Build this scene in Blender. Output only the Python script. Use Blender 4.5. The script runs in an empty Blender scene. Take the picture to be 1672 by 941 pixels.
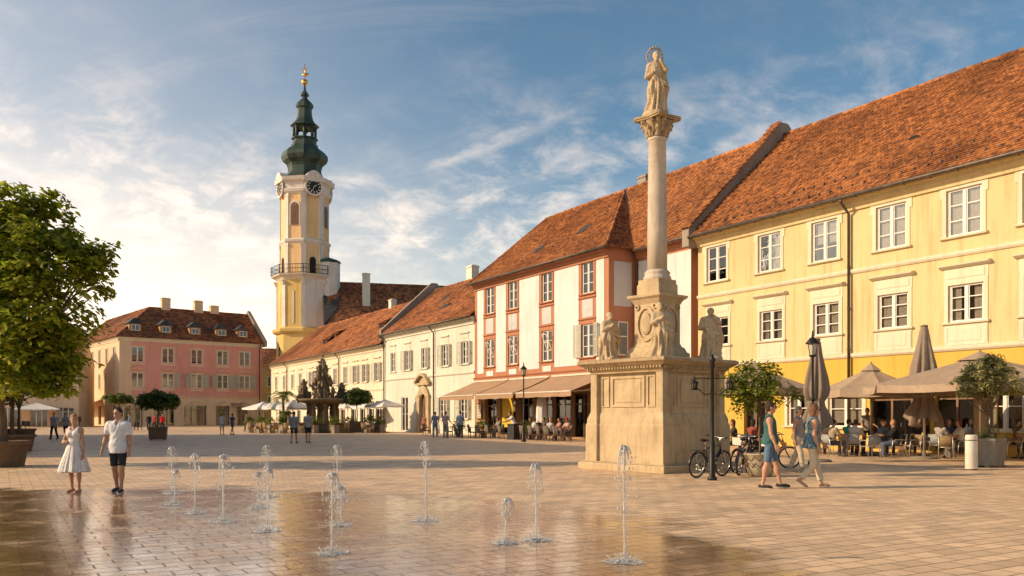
import bpy, bmesh, math, random
import numpy as np
from mathutils import Vector, Matrix, noise as mnoise
R = math.radians
V = Vector
sc = bpy.context.scene
col = sc.collection
rnd = random.Random(7)

# ------------------------------------------------------------------ camera
CAM_H, FPX, CX, HY = 1.58, 1400.0, 836.0, 679.0
cam = bpy.data.cameras.new('camera')
cam.sensor_width = 36.0
cam.lens = FPX / 1672 * 36
cam.shift_y = (HY - 470.5) / 1672
cam.clip_start = 0.1
cam.clip_end = 5000
camo = bpy.data.objects.new('camera', cam)
camo.location = (0, 0, CAM_H)
camo.rotation_euler = (R(90), 0, 0)
col.objects.link(camo)
sc.camera = camo

# ------------------------------------------------------------------ sun, sky, exposure
SUN_EL, SUN_AZ = 25.0, 186.0        # azimuth of the sun, degrees from +X, counter-clockwise
sun = bpy.data.lights.new('sun', 'SUN')
sun.energy = 3.15
sun.angle = R(0.6)
sun.color = (1.0, 0.745, 0.475)
suno = bpy.data.objects.new('sun', sun)
sd = V((math.cos(R(SUN_AZ)) * math.cos(R(SUN_EL)), math.sin(R(SUN_AZ)) * math.cos(R(SUN_EL)), math.sin(R(SUN_EL))))
suno.rotation_euler = sd.to_track_quat('Z', 'Y').to_euler()
suno.location = (-40, -10, 40)
col.objects.link(suno)
sc.view_settings.view_transform = 'Standard'
sc.view_settings.look = 'None'
sc.view_settings.gamma = 1.0
sc.view_settings.use_curve_mapping = False
sc.view_settings.exposure = 0.70

world = bpy.data.worlds.new('World')
sc.world = world
world.use_nodes = True
wt = world.node_tree
wt.nodes.clear()
def wn(t, **k):
    n = wt.nodes.new(t)
    for a, b in k.items(): setattr(n, a, b)
    return n
def wmath(op, a, b=None, clamp=False):
    n = wn('ShaderNodeMath', operation=op, use_clamp=clamp)
    for i, q in enumerate((a, b)):
        if q is None: continue
        if isinstance(q, (int, float)): n.inputs[i].default_value = q
        else: wt.links.new(q, n.inputs[i])
    return n.outputs[0]
sky = wn('ShaderNodeTexSky', sky_type='NISHITA')
sky.sun_disc = False
sky.sun_elevation = R(SUN_EL)
sky.sun_rotation = R(90 - SUN_AZ)
sky.air_density = 1.0
sky.dust_density = 1.0
sky.ozone_density = 1.6
tc = wn('ShaderNodeTexCoord')
sep = wn('ShaderNodeSeparateXYZ')
wt.links.new(tc.outputs['Generated'], sep.inputs[0])
zz = wmath('ADD', wmath('MAXIMUM', sep.outputs[2], 0.0), 0.42)
cmb = wn('ShaderNodeCombineXYZ')
wt.links.new(wmath('DIVIDE', sep.outputs[0], zz), cmb.inputs[0])
wt.links.new(wmath('DIVIDE', sep.outputs[1], zz), cmb.inputs[1])
def cloud(rot, scl, scale, detail, rough, lo, hi, dist=0.0, off=(0, 0, 0)):
    mp = wn('ShaderNodeMapping')
    mp.inputs['Rotation'].default_value = (0, 0, R(rot))
    mp.inputs['Scale'].default_value = scl
    mp.inputs['Location'].default_value = off
    wt.links.new(cmb.outputs[0], mp.inputs[0])
    nz = wn('ShaderNodeTexNoise')
    nz.inputs['Scale'].default_value = scale
    nz.inputs['Detail'].default_value = detail
    nz.inputs['Roughness'].default_value = rough
    nz.inputs['Distortion'].default_value = dist
    wt.links.new(mp.outputs[0], nz.inputs['Vector'])
    mr = wn('ShaderNodeMapRange', interpolation_type='SMOOTHSTEP')
    mr.inputs['From Min'].default_value = lo
    mr.inputs['From Max'].default_value = hi
    wt.links.new(nz.outputs[0], mr.inputs[0])
    return mr.outputs[0]
c_big = cloud(10, (1.0, 1.15, 1), 1.7, 4, 0.55, 0.40, 0.66, 0.5, (3.1, 1.7, 0))
c_puff = cloud(-30, (1.0, 1.2, 1), 10.0, 9, 0.64, 0.40, 0.74, 0.3)
c_wisp = cloud(-40, (0.5, 1.5, 1), 2.0, 9, 0.68, 0.46, 0.86, 1.2, (0.9, 0.2, 0))
leftness = wn('ShaderNodeMapRange', interpolation_type='SMOOTHSTEP')
leftness.inputs['From Min'].default_value = 0.42
leftness.inputs['From Max'].default_value = -0.50
wt.links.new(wmath('ADD', sep.outputs[0], wmath('MULTIPLY', sep.outputs[2], 0.9)), leftness.inputs[0])
lowness = wn('ShaderNodeMapRange', interpolation_type='SMOOTHSTEP')
lowness.inputs['From Min'].default_value = 0.46
lowness.inputs['From Max'].default_value = 0.06
wt.links.new(sep.outputs[2], lowness.inputs[0])
bank = wmath('MULTIPLY', leftness.outputs[0], lowness.outputs[0])
veil = wmath('MULTIPLY', leftness.outputs[0], 0.22)
m1 = wmath('MULTIPLY', c_puff, wmath('ADD', wmath('MULTIPLY', wmath('MULTIPLY', c_big, wmath('ADD', lowness.outputs[0], 0.06)), 0.70), wmath('MULTIPLY', bank, 0.55)))
m2 = wmath('MULTIPLY', c_wisp, 0.17)
m3 = wmath('MAXIMUM', wmath('MULTIPLY', bank, 0.70), veil)
# one longer wind-drawn streak high over the terrace
warp = cloud(0, (1, 1, 1), 9.0, 5, 0.65, 0.2, 0.8)
sx_ = wmath('SUBTRACT', wmath('DIVIDE', sep.outputs[0], zz), -0.1453)
sy_ = wmath('SUBTRACT', wmath('DIVIDE', sep.outputs[1], zz), 1.3936)
along = wmath('DIVIDE', wmath('ADD', wmath('MULTIPLY', sx_, 0.8431), wmath('MULTIPLY', sy_, -0.5378)), 0.3262)
across = wmath('ABSOLUTE', wmath('ADD', wmath('ADD', wmath('MULTIPLY', sx_, 0.5378), wmath('MULTIPLY', sy_, 0.8431)), wmath('MULTIPLY', wmath('SUBTRACT', warp, 0.5), 0.03)))
band = wmath('SUBTRACT', 1.0, wmath('DIVIDE', across, wmath('ADD', 0.012, wmath('MULTIPLY', along, 0.016))), True)
ends = wmath('MULTIPLY', wmath('MULTIPLY', along, 6.0, True), wmath('MULTIPLY', wmath('SUBTRACT', 1.0, along), 1.6, True), True)
m4 = wmath('MULTIPLY', wmath('MULTIPLY', wmath('MULTIPLY', band, ends), wmath('ADD', 0.25, warp)), 0.20, True)
keep = wmath('MULTIPLY', wmath('SUBTRACT', 1.0, m4), wmath('MULTIPLY', wmath('MULTIPLY', wmath('SUBTRACT', 1.0, wmath('MULTIPLY', m1, 0.8)), wmath('SUBTRACT', 1.0, m2)), wmath('SUBTRACT', 1.0, m3), True), True)
mask = wmath('SUBTRACT', 1.0, keep, True)
mixc = wn('ShaderNodeMix', data_type='RGBA')
wt.links.new(mask, mixc.inputs[0])
grade = wn('ShaderNodeMix', data_type='RGBA', blend_type='MULTIPLY')
grade.inputs[0].default_value = 1.0
wt.links.new(sky.outputs[0], grade.inputs[6])
grade.inputs[7].default_value = (0.68, 0.84, 0.83, 1)
wt.links.new(grade.outputs[2], mixc.inputs[6])
mixc.inputs[7].default_value = (14.2, 11.0, 8.2, 1)
bg = wn('ShaderNodeBackground')
bg.inputs['Strength'].default_value = 0.092
wt.links.new(mixc.outputs[2], bg.inputs[0])
wo = wn('ShaderNodeOutputWorld')
wt.links.new(bg.outputs[0], wo.inputs[0])

cy = sc.cycles
cy.use_adaptive_sampling = True
cy.adaptive_threshold = 0.025
cy.adaptive_min_samples = 16
cy.use_denoising = True
try: cy.denoiser = 'OPENIMAGEDENOISE'
except Exception: pass
cy.max_bounces = 6
cy.diffuse_bounces = 3
cy.glossy_bounces = 3
cy.transmission_bounces = 4
cy.transparent_max_bounces = 8
cy.caustics_reflective = False
cy.caustics_refractive = False
cy.sample_clamp_indirect = 6.0

# ------------------------------------------------------------------ helpers
def at(px, depth):                       # photo column at a depth -> ground point
    return ((px - CX) / FPX * depth, depth)
def gd(py):                              # depth of a ground point seen in photo row py
    return CAM_H * FPX / (py - HY)
def zat(py, depth):                      # height of a photo row at a depth
    return CAM_H + (HY - py) * depth / FPX

def tag(o, label=None, cat=None, group=None, kind=None):
    if label: o['label'] = label
    if cat: o['category'] = cat
    if group: o['group'] = group
    if kind: o['kind'] = kind
    return o
def empty(name, loc=(0, 0, 0), rz=0.0, label=None, cat=None, group=None):
    o = bpy.data.objects.new(name, None)
    o.empty_display_size = 0.2
    o.location = loc
    o.rotation_euler = (0, 0, rz)
    col.objects.link(o)
    return tag(o, label, cat, group)
def link(name, me, parent=None, loc=(0, 0, 0), rz=0.0):
    o = bpy.data.objects.new(name, me)
    o.location = loc
    o.rotation_euler = (0, 0, rz)
    col.objects.link(o)
    if parent: o.parent = parent
    return o
def copy_tree(o, parent=None):
    c = o.copy()
    col.objects.link(c)
    c.parent = parent
    for ch in list(o.children): copy_tree(ch, c)
    return c

class MB:
    def __init__(s): s.v, s.f, s.m, s.s = [], [], [], []
    def add(s, vs, fs, mi=0, sm=False):
        b = len(s.v)
        s.v.extend([tuple(p) for p in vs])
        for f in fs:
            s.f.append(tuple(i + b for i in f)); s.m.append(mi); s.s.append(sm)
        return s
    def box(s, x0, x1, y0, y1, z0, z1, mi=0):
        vs = [(x0, y0, z0), (x1, y0, z0), (x1, y1, z0), (x0, y1, z0), (x0, y0, z1), (x1, y0, z1), (x1, y1, z1), (x0, y1, z1)]
        return s.add(vs, [(3, 2, 1, 0), (4, 5, 6, 7), (0, 1, 5, 4), (1, 2, 6, 5), (2, 3, 7, 6), (3, 0, 4, 7)], mi)
    def obox(s, c, half, M=None, mi=0):
        hx, hy, hz = half
        vs = [V((a * hx, b * hy, d * hz)) for d in (-1, 1) for a, b in ((-1, -1), (1, -1), (1, 1), (-1, 1))]
        if M is not None: vs = [M @ p for p in vs]
        vs = [p + V(c) for p in vs]
        return s.add(vs, [(3, 2, 1, 0), (4, 5, 6, 7), (0, 1, 5, 4), (1, 2, 6, 5), (2, 3, 7, 6), (3, 0, 4, 7)], mi)
    def prism(s, poly, z0, z1, mi=0):
        n = len(poly)
        vs = [(x, y, z0) for x, y in poly] + [(x, y, z1) for x, y in poly]
        fs = [tuple(range(n - 1, -1, -1)), tuple(range(n, 2 * n))] + [(i, (i + 1) % n, n + (i + 1) % n, n + i) for i in range(n)]
        return s.add(vs, fs, mi)
    def uprism(s, poly, x0, x1, mi=0):   # polygon in (y, z), extruded along x
        n = len(poly)
        vs = [(x0, y, z) for y, z in poly] + [(x1, y, z) for y, z in poly]
        fs = [tuple(range(n)), tuple(range(2 * n - 1, n - 1, -1))] + [((i + 1) % n, i, n + i, n + (i + 1) % n) for i in range(n)]
        return s.add(vs, fs, mi)
    def yprism(s, poly, y0, y1, mi=0):   # polygon in (x, z), extruded along y
        n = len(poly)
        vs = [(x, y0, z) for x, z in poly] + [(x, y1, z) for x, z in poly]
        fs = [tuple(range(n)), tuple(range(2 * n - 1, n - 1, -1))] + [((i + 1) % n, i, n + i, n + (i + 1) % n) for i in range(n)]
        return s.add(vs, fs, mi)
    def lathe(s, prof, n=16, c=(0, 0, 0), mi=0, sm=True, a0=0.0, sx=1.0, sy=1.0, cap=True, fold=None):
        vs, fs = [], []
        k = len(prof)
        for j, (r, z) in enumerate(prof):
            for i in range(n):
                a = a0 + 2 * math.pi * i / n
                rr = r * (fold(a, z) if fold else 1.0)
                vs.append((c[0] + rr * math.cos(a) * sx, c[1] + rr * math.sin(a) * sy, c[2] + z))
        for j in range(k - 1):
            for i in range(n):
                a, b = j * n + i, j * n + (i + 1) % n
                fs.append((a, b, b + n, a + n))
        if cap:
            if prof[0][0] > 1e-5: fs.append(tuple(range(n - 1, -1, -1)))
            if prof[-1][0] > 1e-5: fs.append(tuple((k - 1) * n + i for i in range(n)))
        return s.add(vs, fs, mi, sm)
    def square(s, prof, c=(0, 0, 0), mi=0):          # four-sided lathe: prof of (half width, z)
        q = math.sqrt(2)
        return s.lathe([(r * q, z) for r, z in prof], 4, c, mi, False, math.pi / 4)
    def tube(s, pts, r, n=8, mi=0, sm=True, cap=True):
        pts = [V(p) for p in pts]
        k = len(pts)
        rr = r if isinstance(r, (list, tuple)) else [r] * k
        vs, fs = [], []
        u = None
        for i in range(k):
            t = (pts[min(i + 1, k - 1)] - pts[max(i - 1, 0)])
            if t.length < 1e-9: t = V((0, 0, 1))
            t.normalize()
            if u is None:
                u = t.cross(V((0, 0, 1)))
                if u.length < 0.1: u = t.cross(V((1, 0, 0)))
            u = u - t * u.dot(t)
            if u.length < 1e-6: u = t.orthogonal()
            u.normalize()
            w = t.cross(u)
            for j in range(n):
                a = 2 * math.pi * j / n
                vs.append(pts[i] + (u * math.cos(a) + w * math.sin(a)) * rr[i])
        for i in range(k - 1):
            for j in range(n):
                a, b = i * n + j, i * n + (j + 1) % n
                fs.append((a, b, b + n, a + n))
        if cap:
            fs.append(tuple(range(n - 1, -1, -1)))
            fs.append(tuple((k - 1) * n + j for j in range(n)))
        return s.add(vs, fs, mi, sm)
    def ball(s, c, r, n=10, m=6, mi=0):
        rx, ry, rz = r if isinstance(r, (tuple, list)) else (r, r, r)
        prof = [(math.sin(math.pi * j / m), -math.cos(math.pi * j / m)) for j in range(m + 1)]
        vs, fs = [(c[0], c[1], c[2] - rz)], []
        for j in range(1, m):
            for i in range(n):
                a = 2 * math.pi * i / n
                vs.append((c[0] + rx * prof[j][0] * math.cos(a), c[1] + ry * prof[j][0] * math.sin(a), c[2] + rz * prof[j][1]))
        vs.append((c[0], c[1], c[2] + rz))
        for i in range(n): fs.append((0, 1 + (i + 1) % n, 1 + i))
        for j in range(m - 2):
            for i in range(n):
                a, b = 1 + j * n + i, 1 + j * n + (i + 1) % n
                fs.append((a, b, b + n, a + n))
        L = len(vs) - 1
        for i in range(n): fs.append((L, 1 + (m - 2) * n + i, 1 + (m - 2) * n + (i + 1) % n))
        return s.add(vs, fs, mi, True)
    def ring(s, c, R0, r, axis='y', n=32, k=6, mi=0):
        pts = []
        vs, fs = [], []
        for i in range(n):
            a = 2 * math.pi * i / n
            for j in range(k):
                b = 2 * math.pi * j / k
                q = R0 + r * math.cos(b)
                h = r * math.sin(b)
                if axis == 'y': p = (q * math.cos(a), h, q * math.sin(a))
                elif axis == 'x': p = (h, q * math.cos(a), q * math.sin(a))
                else: p = (q * math.cos(a), q * math.sin(a), h)
                vs.append((c[0] + p[0], c[1] + p[1], c[2] + p[2]))
        for i in range(n):
            for j in range(k):
                a, b = i * k + j, i * k + (j + 1) % k
                c2, d = ((i + 1) % n) * k + (j + 1) % k, ((i + 1) % n) * k + j
                fs.append((a, b, c2, d) if axis != 'y' else (a, d, c2, b))
        return s.add(vs, fs, mi, True)
    def mesh(s, name, mats):
        me = bpy.data.meshes.new(name)
        me.from_pydata(s.v, [], s.f)
        if not isinstance(mats, (list, tuple)): mats = [mats]
        for m in mats: me.materials.append(m)
        if len(mats) > 1: me.polygons.foreach_set('material_index', s.m)
        me.polygons.foreach_set('use_smooth', s.s)
        me.update()
        return me
    def build(s, name, mats, parent=None, loc=(0, 0, 0), rz=0.0):
        return link(name, s.mesh(name, mats), parent, loc, rz)

def bevel(o, w=0.01, seg=2):
    b = o.modifiers.new('bevel', 'BEVEL')
    b.width, b.segments, b.limit_method = w, seg, 'ANGLE'
    b.angle_limit = R(40)
    return o

# ------------------------------------------------------------------ materials
class NT:
    def __init__(s, name):
        s.mat = bpy.data.materials.new(name)
        s.mat.use_nodes = True
        s.t = s.mat.node_tree
        s.bsdf = s.t.nodes['Principled BSDF']
        s.out = s.t.nodes['Material Output']
    def n(s, t, **k):
        x = s.t.nodes.new(t)
        for a, b in k.items(): setattr(x, a, b)
        return x
    def l(s, a, b): s.t.links.new(a, b)
    def math(s, op, a, b=None, clamp=False):
        x = s.n('ShaderNodeMath', operation=op, use_clamp=clamp)
        for i, q in enumerate((a, b)):
            if q is None: continue
            if isinstance(q, (int, float)): x.inputs[i].default_value = q
            else: s.l(q, x.inputs[i])
        return x.outputs[0]
    def coords(s, kind='Object', scale=(1, 1, 1), rot=(0, 0, 0)):
        tcn = s.n('ShaderNodeTexCoord')
        src = tcn.outputs['Object'] if kind == 'Object' else s.n('ShaderNodeNewGeometry').outputs['Position']
        mp = s.n('ShaderNodeMapping')
        mp.inputs['Scale'].default_value = scale
        mp.inputs['Rotation'].default_value = rot
        s.l(src, mp.inputs[0])
        return mp.outputs[0]
    def noise(s, vec, scale, detail=4, rough=0.55, dist=0.0):
        x = s.n('ShaderNodeTexNoise')
        x.inputs['Scale'].default_value = scale
        x.inputs['Detail'].default_value = detail
        x.inputs['Roughness'].default_value = rough
        x.inputs['Distortion'].default_value = dist
        s.l(vec, x.inputs['Vector'])
        return x.outputs[0]
    def ramp(s, fac, stops):
        x = s.n('ShaderNodeValToRGB')
        e = x.color_ramp.elements
        while len(e) < len(stops): e.new(0.5)
        for i, (p, c) in enumerate(stops):
            e[i].position = p
            e[i].color = (*c, 1) if len(c) == 3 else c
        s.l(fac, x.inputs[0])
        return x.outputs[0]
    def rng(s, v, a, b, c=0.0, d=1.0):
        x = s.n('ShaderNodeMapRange')
        for i, q in enumerate((a, b, c, d)): x.inputs[1 + i].default_value = q
        s.l(v, x.inputs[0])
        return x.outputs[0]
    def mix(s, fac, a, b, blend='MIX'):
        x = s.n('ShaderNodeMix', data_type='RGBA', blend_type=blend)
        for i, q in ((0, fac), (6, a), (7, b)):
            if isinstance(q, (int, float)): x.inputs[i].default_value = q
            elif isinstance(q, tuple): x.inputs[i].default_value = (*q[:3], 1)
            else: s.l(q, x.inputs[i])
        return x.outputs[2]
    def bump(s, h, strength=0.3, dist=0.02):
        x = s.n('ShaderNodeBump')
        x.inputs['Strength'].default_value = strength
        x.inputs['Distance'].default_value = dist
        s.l(h, x.inputs['Height'])
        s.l(x.outputs[0], s.bsdf.inputs['Normal'])
        return x
    def set(s, **k):
        for a, b in k.items():
            i = s.bsdf.inputs[a.replace('_', ' ')]
            if isinstance(b, (int, float)): i.default_value = b
            elif isinstance(b, tuple): i.default_value = (*b[:3], 1)
            else: s.l(b, i)
        return s
def hsv(c, f): return tuple(max(0.0, min(1.0, x * f)) for x in c)

def simple(name, c, rough=0.6, var=0.12, scale=3.0, bump=0.0, bscale=40.0, metal=0.0, spec=0.4, world=False, stretch=(1, 1, 1), tint=None):
    m = NT(name)
    co = m.coords('World' if world else 'Object', stretch)
    nz = m.noise(co, scale, 5, 0.6)
    c2 = tint or hsv(c, 1 - 2 * var)
    m.set(Base_Color=m.ramp(nz, [(0.30, c2), (0.68, hsv(c, 1 + var * 0.5))]), Roughness=rough, Metallic=metal)
    m.bsdf.inputs['Specular IOR Level'].default_value = spec
    if bump:
        m.bump(m.noise(co, bscale, 4, 0.6), bump, 0.02)
    return m.mat

def plaster(name, c, dirt=(0.35, 0.28, 0.2), amount=0.35):
    m = NT(name)
    co = m.coords('World')
    big = m.noise(co, 0.35, 5, 0.6)
    streak = m.noise(m.coords('World', (2.5, 2.5, 0.18)), 1.3, 5, 0.65)
    fine = m.noise(co, 9, 4, 0.6)
    base = m.ramp(big, [(0.25, hsv(c, 0.86)), (0.55, c), (0.8, hsv(c, 1.05))])
    base = m.mix(m.math('MULTIPLY', m.rng(streak, 0.50, 0.80), amount * 1.5), base, tuple(a * b * 1.6 for a, b in zip(c, dirt)))
    patch = m.noise(co, 1.1, 6, 0.7, 0.6)
    base = m.mix(m.math('MULTIPLY', m.rng(patch, 0.60, 0.74), amount * 1.0), base, tuple(min(1, a * 0.74 + 0.04) for a in c))
    base = m.mix(m.math('MULTIPLY', m.rng(fine, 0.4, 0.8), 0.10), base, hsv(c, 0.7))
    m.set(Base_Color=base, Roughness=0.88)
    m.bsdf.inputs['Specular IOR Level'].default_value = 0.2
    m.bump(m.math('ADD', m.noise(co, 14, 6, 0.7), m.math('MULTIPLY', m.noise(co, 1.2, 3, 0.5), 2.0)), 0.35, 0.014)
    return m.mat

def tile_mat(name, c1, c2, c3, moss=0.35, mscale=0.22):
    m = NT(name)
    g = m.n('ShaderNodeNewGeometry')
    rp = g.outputs['Random Per Island']
    co = m.coords('World')
    base = m.ramp(rp, [(0.0, hsv(c3, 0.8)), (0.14, c3), (0.40, c1), (0.85, c2), (1.0, hsv(c2, 1.2))])
    patch = m.noise(co, mscale, 5, 0.62, 0.5)
    base = m.mix(m.math('MULTIPLY', m.rng(patch, 0.46, 0.66), moss), base, hsv(c3, 0.55))
    fine = m.noise(co, 6, 4, 0.7)
    base = m.mix(m.math('MULTIPLY', m.rng(fine, 0.5, 0.8), 0.25), base, (0.10, 0.065, 0.04))
    m.set(Base_Color=base, Roughness=0.85)
    m.bsdf.inputs['Specular IOR Level'].default_value = 0.2
    m.bump(m.noise(co, 30, 3, 0.6), 0.2, 0.01)
    return m.mat

def leaf_mat(name, c_dark, c_mid, c_light, transl=0.45):
    m = NT(name)
    rp = m.n('ShaderNodeNewGeometry').outputs['Random Per Island']
    base = m.ramp(rp, [(0.0, c_dark), (0.5, c_mid), (0.85, c_light), (1.0, hsv(c_light, 1.3))])
    m.set(Base_Color=base, Roughness=0.5)
    m.bsdf.inputs['Specular IOR Level'].default_value = 0.35
    tr = m.n('ShaderNodeBsdfTranslucent')
    m.l(m.mix(0.6, base, (0.30, 0.40, 0.03), 'MIX'), tr.inputs[0])
    mx = m.n('ShaderNodeMixShader')
    mx.inputs[0].default_value = transl
    m.l(m.bsdf.outputs[0], mx.inputs[1])
    m.l(tr.outputs[0], mx.inputs[2])
    m.l(mx.outputs[0], m.out.inputs[0])
    return m.mat

def stone_mat(name, c, dirt, amount=0.6, scale=1.5):
    m = NT(name)
    co = m.coords('World')
    a = m.noise(co, scale, 7, 0.65, 0.4)
    b = m.noise(m.coords('World', (5, 5, 0.7)), 1.3, 7, 0.72, 0.3)
    f = m.noise(co, 25, 4, 0.7)
    base = m.ramp(a, [(0.25, hsv(c, 0.72)), (0.5, c), (0.75, hsv(c, 1.15))])
    base = m.mix(m.math('MULTIPLY', m.rng(b, 0.48, 0.72), amount), base, dirt)
    base = m.mix(m.math('MULTIPLY', m.rng(f, 0.45, 0.8), 0.3), base, hsv(c, 0.5))
    m.set(Base_Color=base, Roughness=0.9)
    m.bsdf.inputs['Specular IOR Level'].default_value = 0.2
    hb = m.math('ADD', m.math('MULTIPLY', f, 0.5), m.noise(co, 7, 6, 0.7))
    m.bump(hb, 0.5, 0.02)
    return m.mat

def fabric(name, c, wr=0.35, scale=9.0, pattern=None):
    m = NT(name)
    co = m.coords()
    nz = m.noise(co, scale, 5, 0.6, 0.8)
    base = m.ramp(nz, [(0.3, hsv(c, 0.82)), (0.7, hsv(c, 1.06))])
    if pattern:
        p = m.noise(co, pattern[1], 3, 0.6, 1.5)
        base = m.mix(m.rng(p, 0.52, 0.58), base, pattern[0])
    m.set(Base_Color=base, Roughness=0.85)
    m.bsdf.inputs['Specular IOR Level'].default_value = 0.25
    m.bump(nz, wr, 0.03)
    return m.mat

def glass_mat(name, tint=(0.03, 0.035, 0.04), clear=0.82):
    m = NT(name)
    co = m.coords('World')
    wob = m.noise(co, 1.2, 3, 0.5)
    gl = m.n('ShaderNodeBsdfGlossy')
    gl.inputs['Roughness'].default_value = 0.03
    gl.inputs['Color'].default_value = (0.95, 0.95, 0.95, 1)
    bp = m.n('ShaderNodeBump')
    bp.inputs['Strength'].default_value = 0.10
    bp.inputs['Distance'].default_value = 0.05
    m.l(wob, bp.inputs['Height'])
    m.l(bp.outputs[0], gl.inputs['Normal'])
    tr = m.n('ShaderNodeBsdfTransparent')
    tr.inputs[0].default_value = (clear, clear * 0.98, clear * 0.95, 1)
    fr = m.n('ShaderNodeFresnel')
    fr.inputs['IOR'].default_value = 1.45
    mx = m.n('ShaderNodeMixShader')
    m.l(m.math('ADD', fr.outputs[0], 0.05, True), mx.inputs[0])
    m.l(tr.outputs[0], mx.inputs[1])
    m.l(gl.outputs[0], mx.inputs[2])
    m.l(mx.outputs[0], m.out.inputs[0])
    return m.mat

M = {}
M['yellow'] = plaster('pale yellow plaster', (0.66, 0.51, 0.265), amount=0.45)
M['deep_yellow'] = plaster('deep yellow plaster', (0.66, 0.42, 0.085), amount=0.25)
M['trim'] = plaster('cream trim plaster', (0.70, 0.62, 0.46), amount=0.25)
M['orange'] = plaster('orange red plaster', (0.46, 0.205, 0.115), amount=0.25)
M['white_wall'] = plaster('white plaster', (0.70, 0.68, 0.65), amount=0.30)
M['offwhite'] = plaster('old off-white plaster', (0.70, 0.66, 0.55), amount=0.45)
M['cream'] = plaster('cream plaster', (0.70, 0.62, 0.47), amount=0.45)
M['pink'] = plaster('pink plaster', (0.72, 0.34, 0.27), amount=0.3)
M['pinkcream'] = plaster('beige plaster', (0.72, 0.53, 0.35), amount=0.25)
M['tower_yellow'] = plaster('tower yellow plaster', (0.82, 0.55, 0.28), amount=0.35)
M['tower_deep'] = plaster('tower deep yellow plaster', (0.70, 0.49, 0.18), amount=0.35)
M['tower_white'] = plaster('tower white plaster', (0.74, 0.66, 0.58), amount=0.40)
M['grey_plaster'] = plaster('grey firewall plaster', (0.32, 0.27, 0.22), amount=0.5)
M['shopfront'] = plaster('brown cafe front', (0.40, 0.24, 0.12), amount=0.3)
M['panel_grey'] = plaster('pale grey stucco panel', (0.55, 0.54, 0.52), amount=0.3)
M['tiles'] = tile_mat('clay roof tiles', (0.36, 0.138, 0.05), (0.46, 0.185, 0.065), (0.22, 0.085, 0.038), 0.6, 0.3)
M['tiles_old'] = tile_mat('weathered clay roof tiles', (0.35, 0.13, 0.05), (0.46, 0.18, 0.065), (0.18, 0.072, 0.036), 0.75, 0.12)
M['tiles_dark'] = tile_mat('dark brown roof tiles', (0.25, 0.095, 0.042), (0.38, 0.14, 0.055), (0.13, 0.055, 0.032), 0.7, 0.15)
M['slate'] = simple('dark slate roofing', (0.06, 0.055, 0.05), 0.6, 0.3, 1.5, 0.3, 12, world=True)
M['copper'] = simple('verdigris copper', (0.045, 0.080, 0.058), 0.5, 0.25, 0.6, 0.2, 4, 0.15, world=True, stretch=(1.5, 1.5, 0.4), tint=(0.014, 0.018, 0.014))
M['gold'] = simple('gilded metal', (0.75, 0.42, 0.08), 0.3, 0.1, 4, metal=0.9)
M['stone'] = stone_mat('weathered limestone', (0.53, 0.405, 0.25), (0.20, 0.145, 0.09), 0.5)
M['stone_dark'] = stone_mat('darkened limestone', (0.42, 0.31, 0.18), (0.12, 0.08, 0.05), 0.75)
M['marble'] = stone_mat('pale column marble', (0.56, 0.47, 0.37), (0.28, 0.21, 0.16), 0.7, 0.9)
M['bronze'] = stone_mat('dark weathered fountain stone', (0.22, 0.165, 0.10), (0.08, 0.06, 0.04), 0.6, 2.0)
M['white_paint'] = simple('white window paint', (0.80, 0.76, 0.68), 0.45, 0.06, 6)
M['grey_paint'] = simple('grey green shutter paint', (0.50, 0.47, 0.38), 0.6, 0.12, 5)
M['glass'] = glass_mat('window glass')
M['glass_far'] = simple('dim window glass', (0.10, 0.09, 0.075), 0.08, 0.3, 0.6, world=True, spec=0.8)
M['curtain'] = fabric('net curtain', (0.74, 0.69, 0.60), 0.3, 6)
M['dark'] = simple('dark interior', (0.02, 0.016, 0.013), 0.9, 0.2)  # near-black colour standing in for the shade inside rooms and openings
M['metal_dark'] = simple('dark painted iron', (0.028, 0.025, 0.022), 0.45, 0.2, 20, 0.05, 60, 0.4)
M['gutter'] = simple('aged zinc gutter', (0.13, 0.10, 0.075), 0.5, 0.25, 3, metal=0.5, world=True)
M['alu'] = simple('brushed aluminium', (0.62, 0.58, 0.52), 0.35, 0.1, 20, metal=0.7)
M['wicker'] = simple('grey wicker weave', (0.20, 0.165, 0.13), 0.8, 0.2, 60, 0.6, 120)
M['wicker_tan'] = simple('tan wicker weave', (0.36, 0.25, 0.13), 0.8, 0.2, 60, 0.6, 120)
M['dark_seat'] = simple('black woven seat', (0.035, 0.03, 0.028), 0.7, 0.2, 60, 0.5, 120)
M['seat_grey'] = simple('grey blue mesh seat', (0.34, 0.36, 0.37), 0.6, 0.1, 60, 0.4, 120)
M['wood'] = simple('brown wood', (0.22, 0.12, 0.06), 0.55, 0.25, 4, 0.2, 25, stretch=(1, 1, 0.15))
M['canvas'] = fabric('taupe parasol canvas', (0.40, 0.295, 0.205), 0.25, 3)
M['canvas_dark'] = fabric('grey brown parasol canvas', (0.27, 0.21, 0.16), 0.3, 3)
M['canvas_white'] = fabric('white parasol canvas', (0.78, 0.74, 0.68), 0.2, 3)
M['awning'] = fabric('brown awning cloth', (0.42, 0.27, 0.165), 0.12, 1.5)
M['terracotta'] = stone_mat('brown planter clay', (0.20, 0.13, 0.085), (0.10, 0.07, 0.05), 0.5, 2.0)
M['planter_grey'] = stone_mat('grey concrete planter', (0.26, 0.22, 0.17), (0.13, 0.10, 0.07), 0.5, 2.0)
M['planter_beige'] = stone_mat('beige planter', (0.50, 0.42, 0.30), (0.30, 0.23, 0.15), 0.4, 3.0)
M['soil'] = simple('planter soil', (0.05, 0.035, 0.02), 0.95, 0.3, 12, 0.6, 30)
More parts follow.
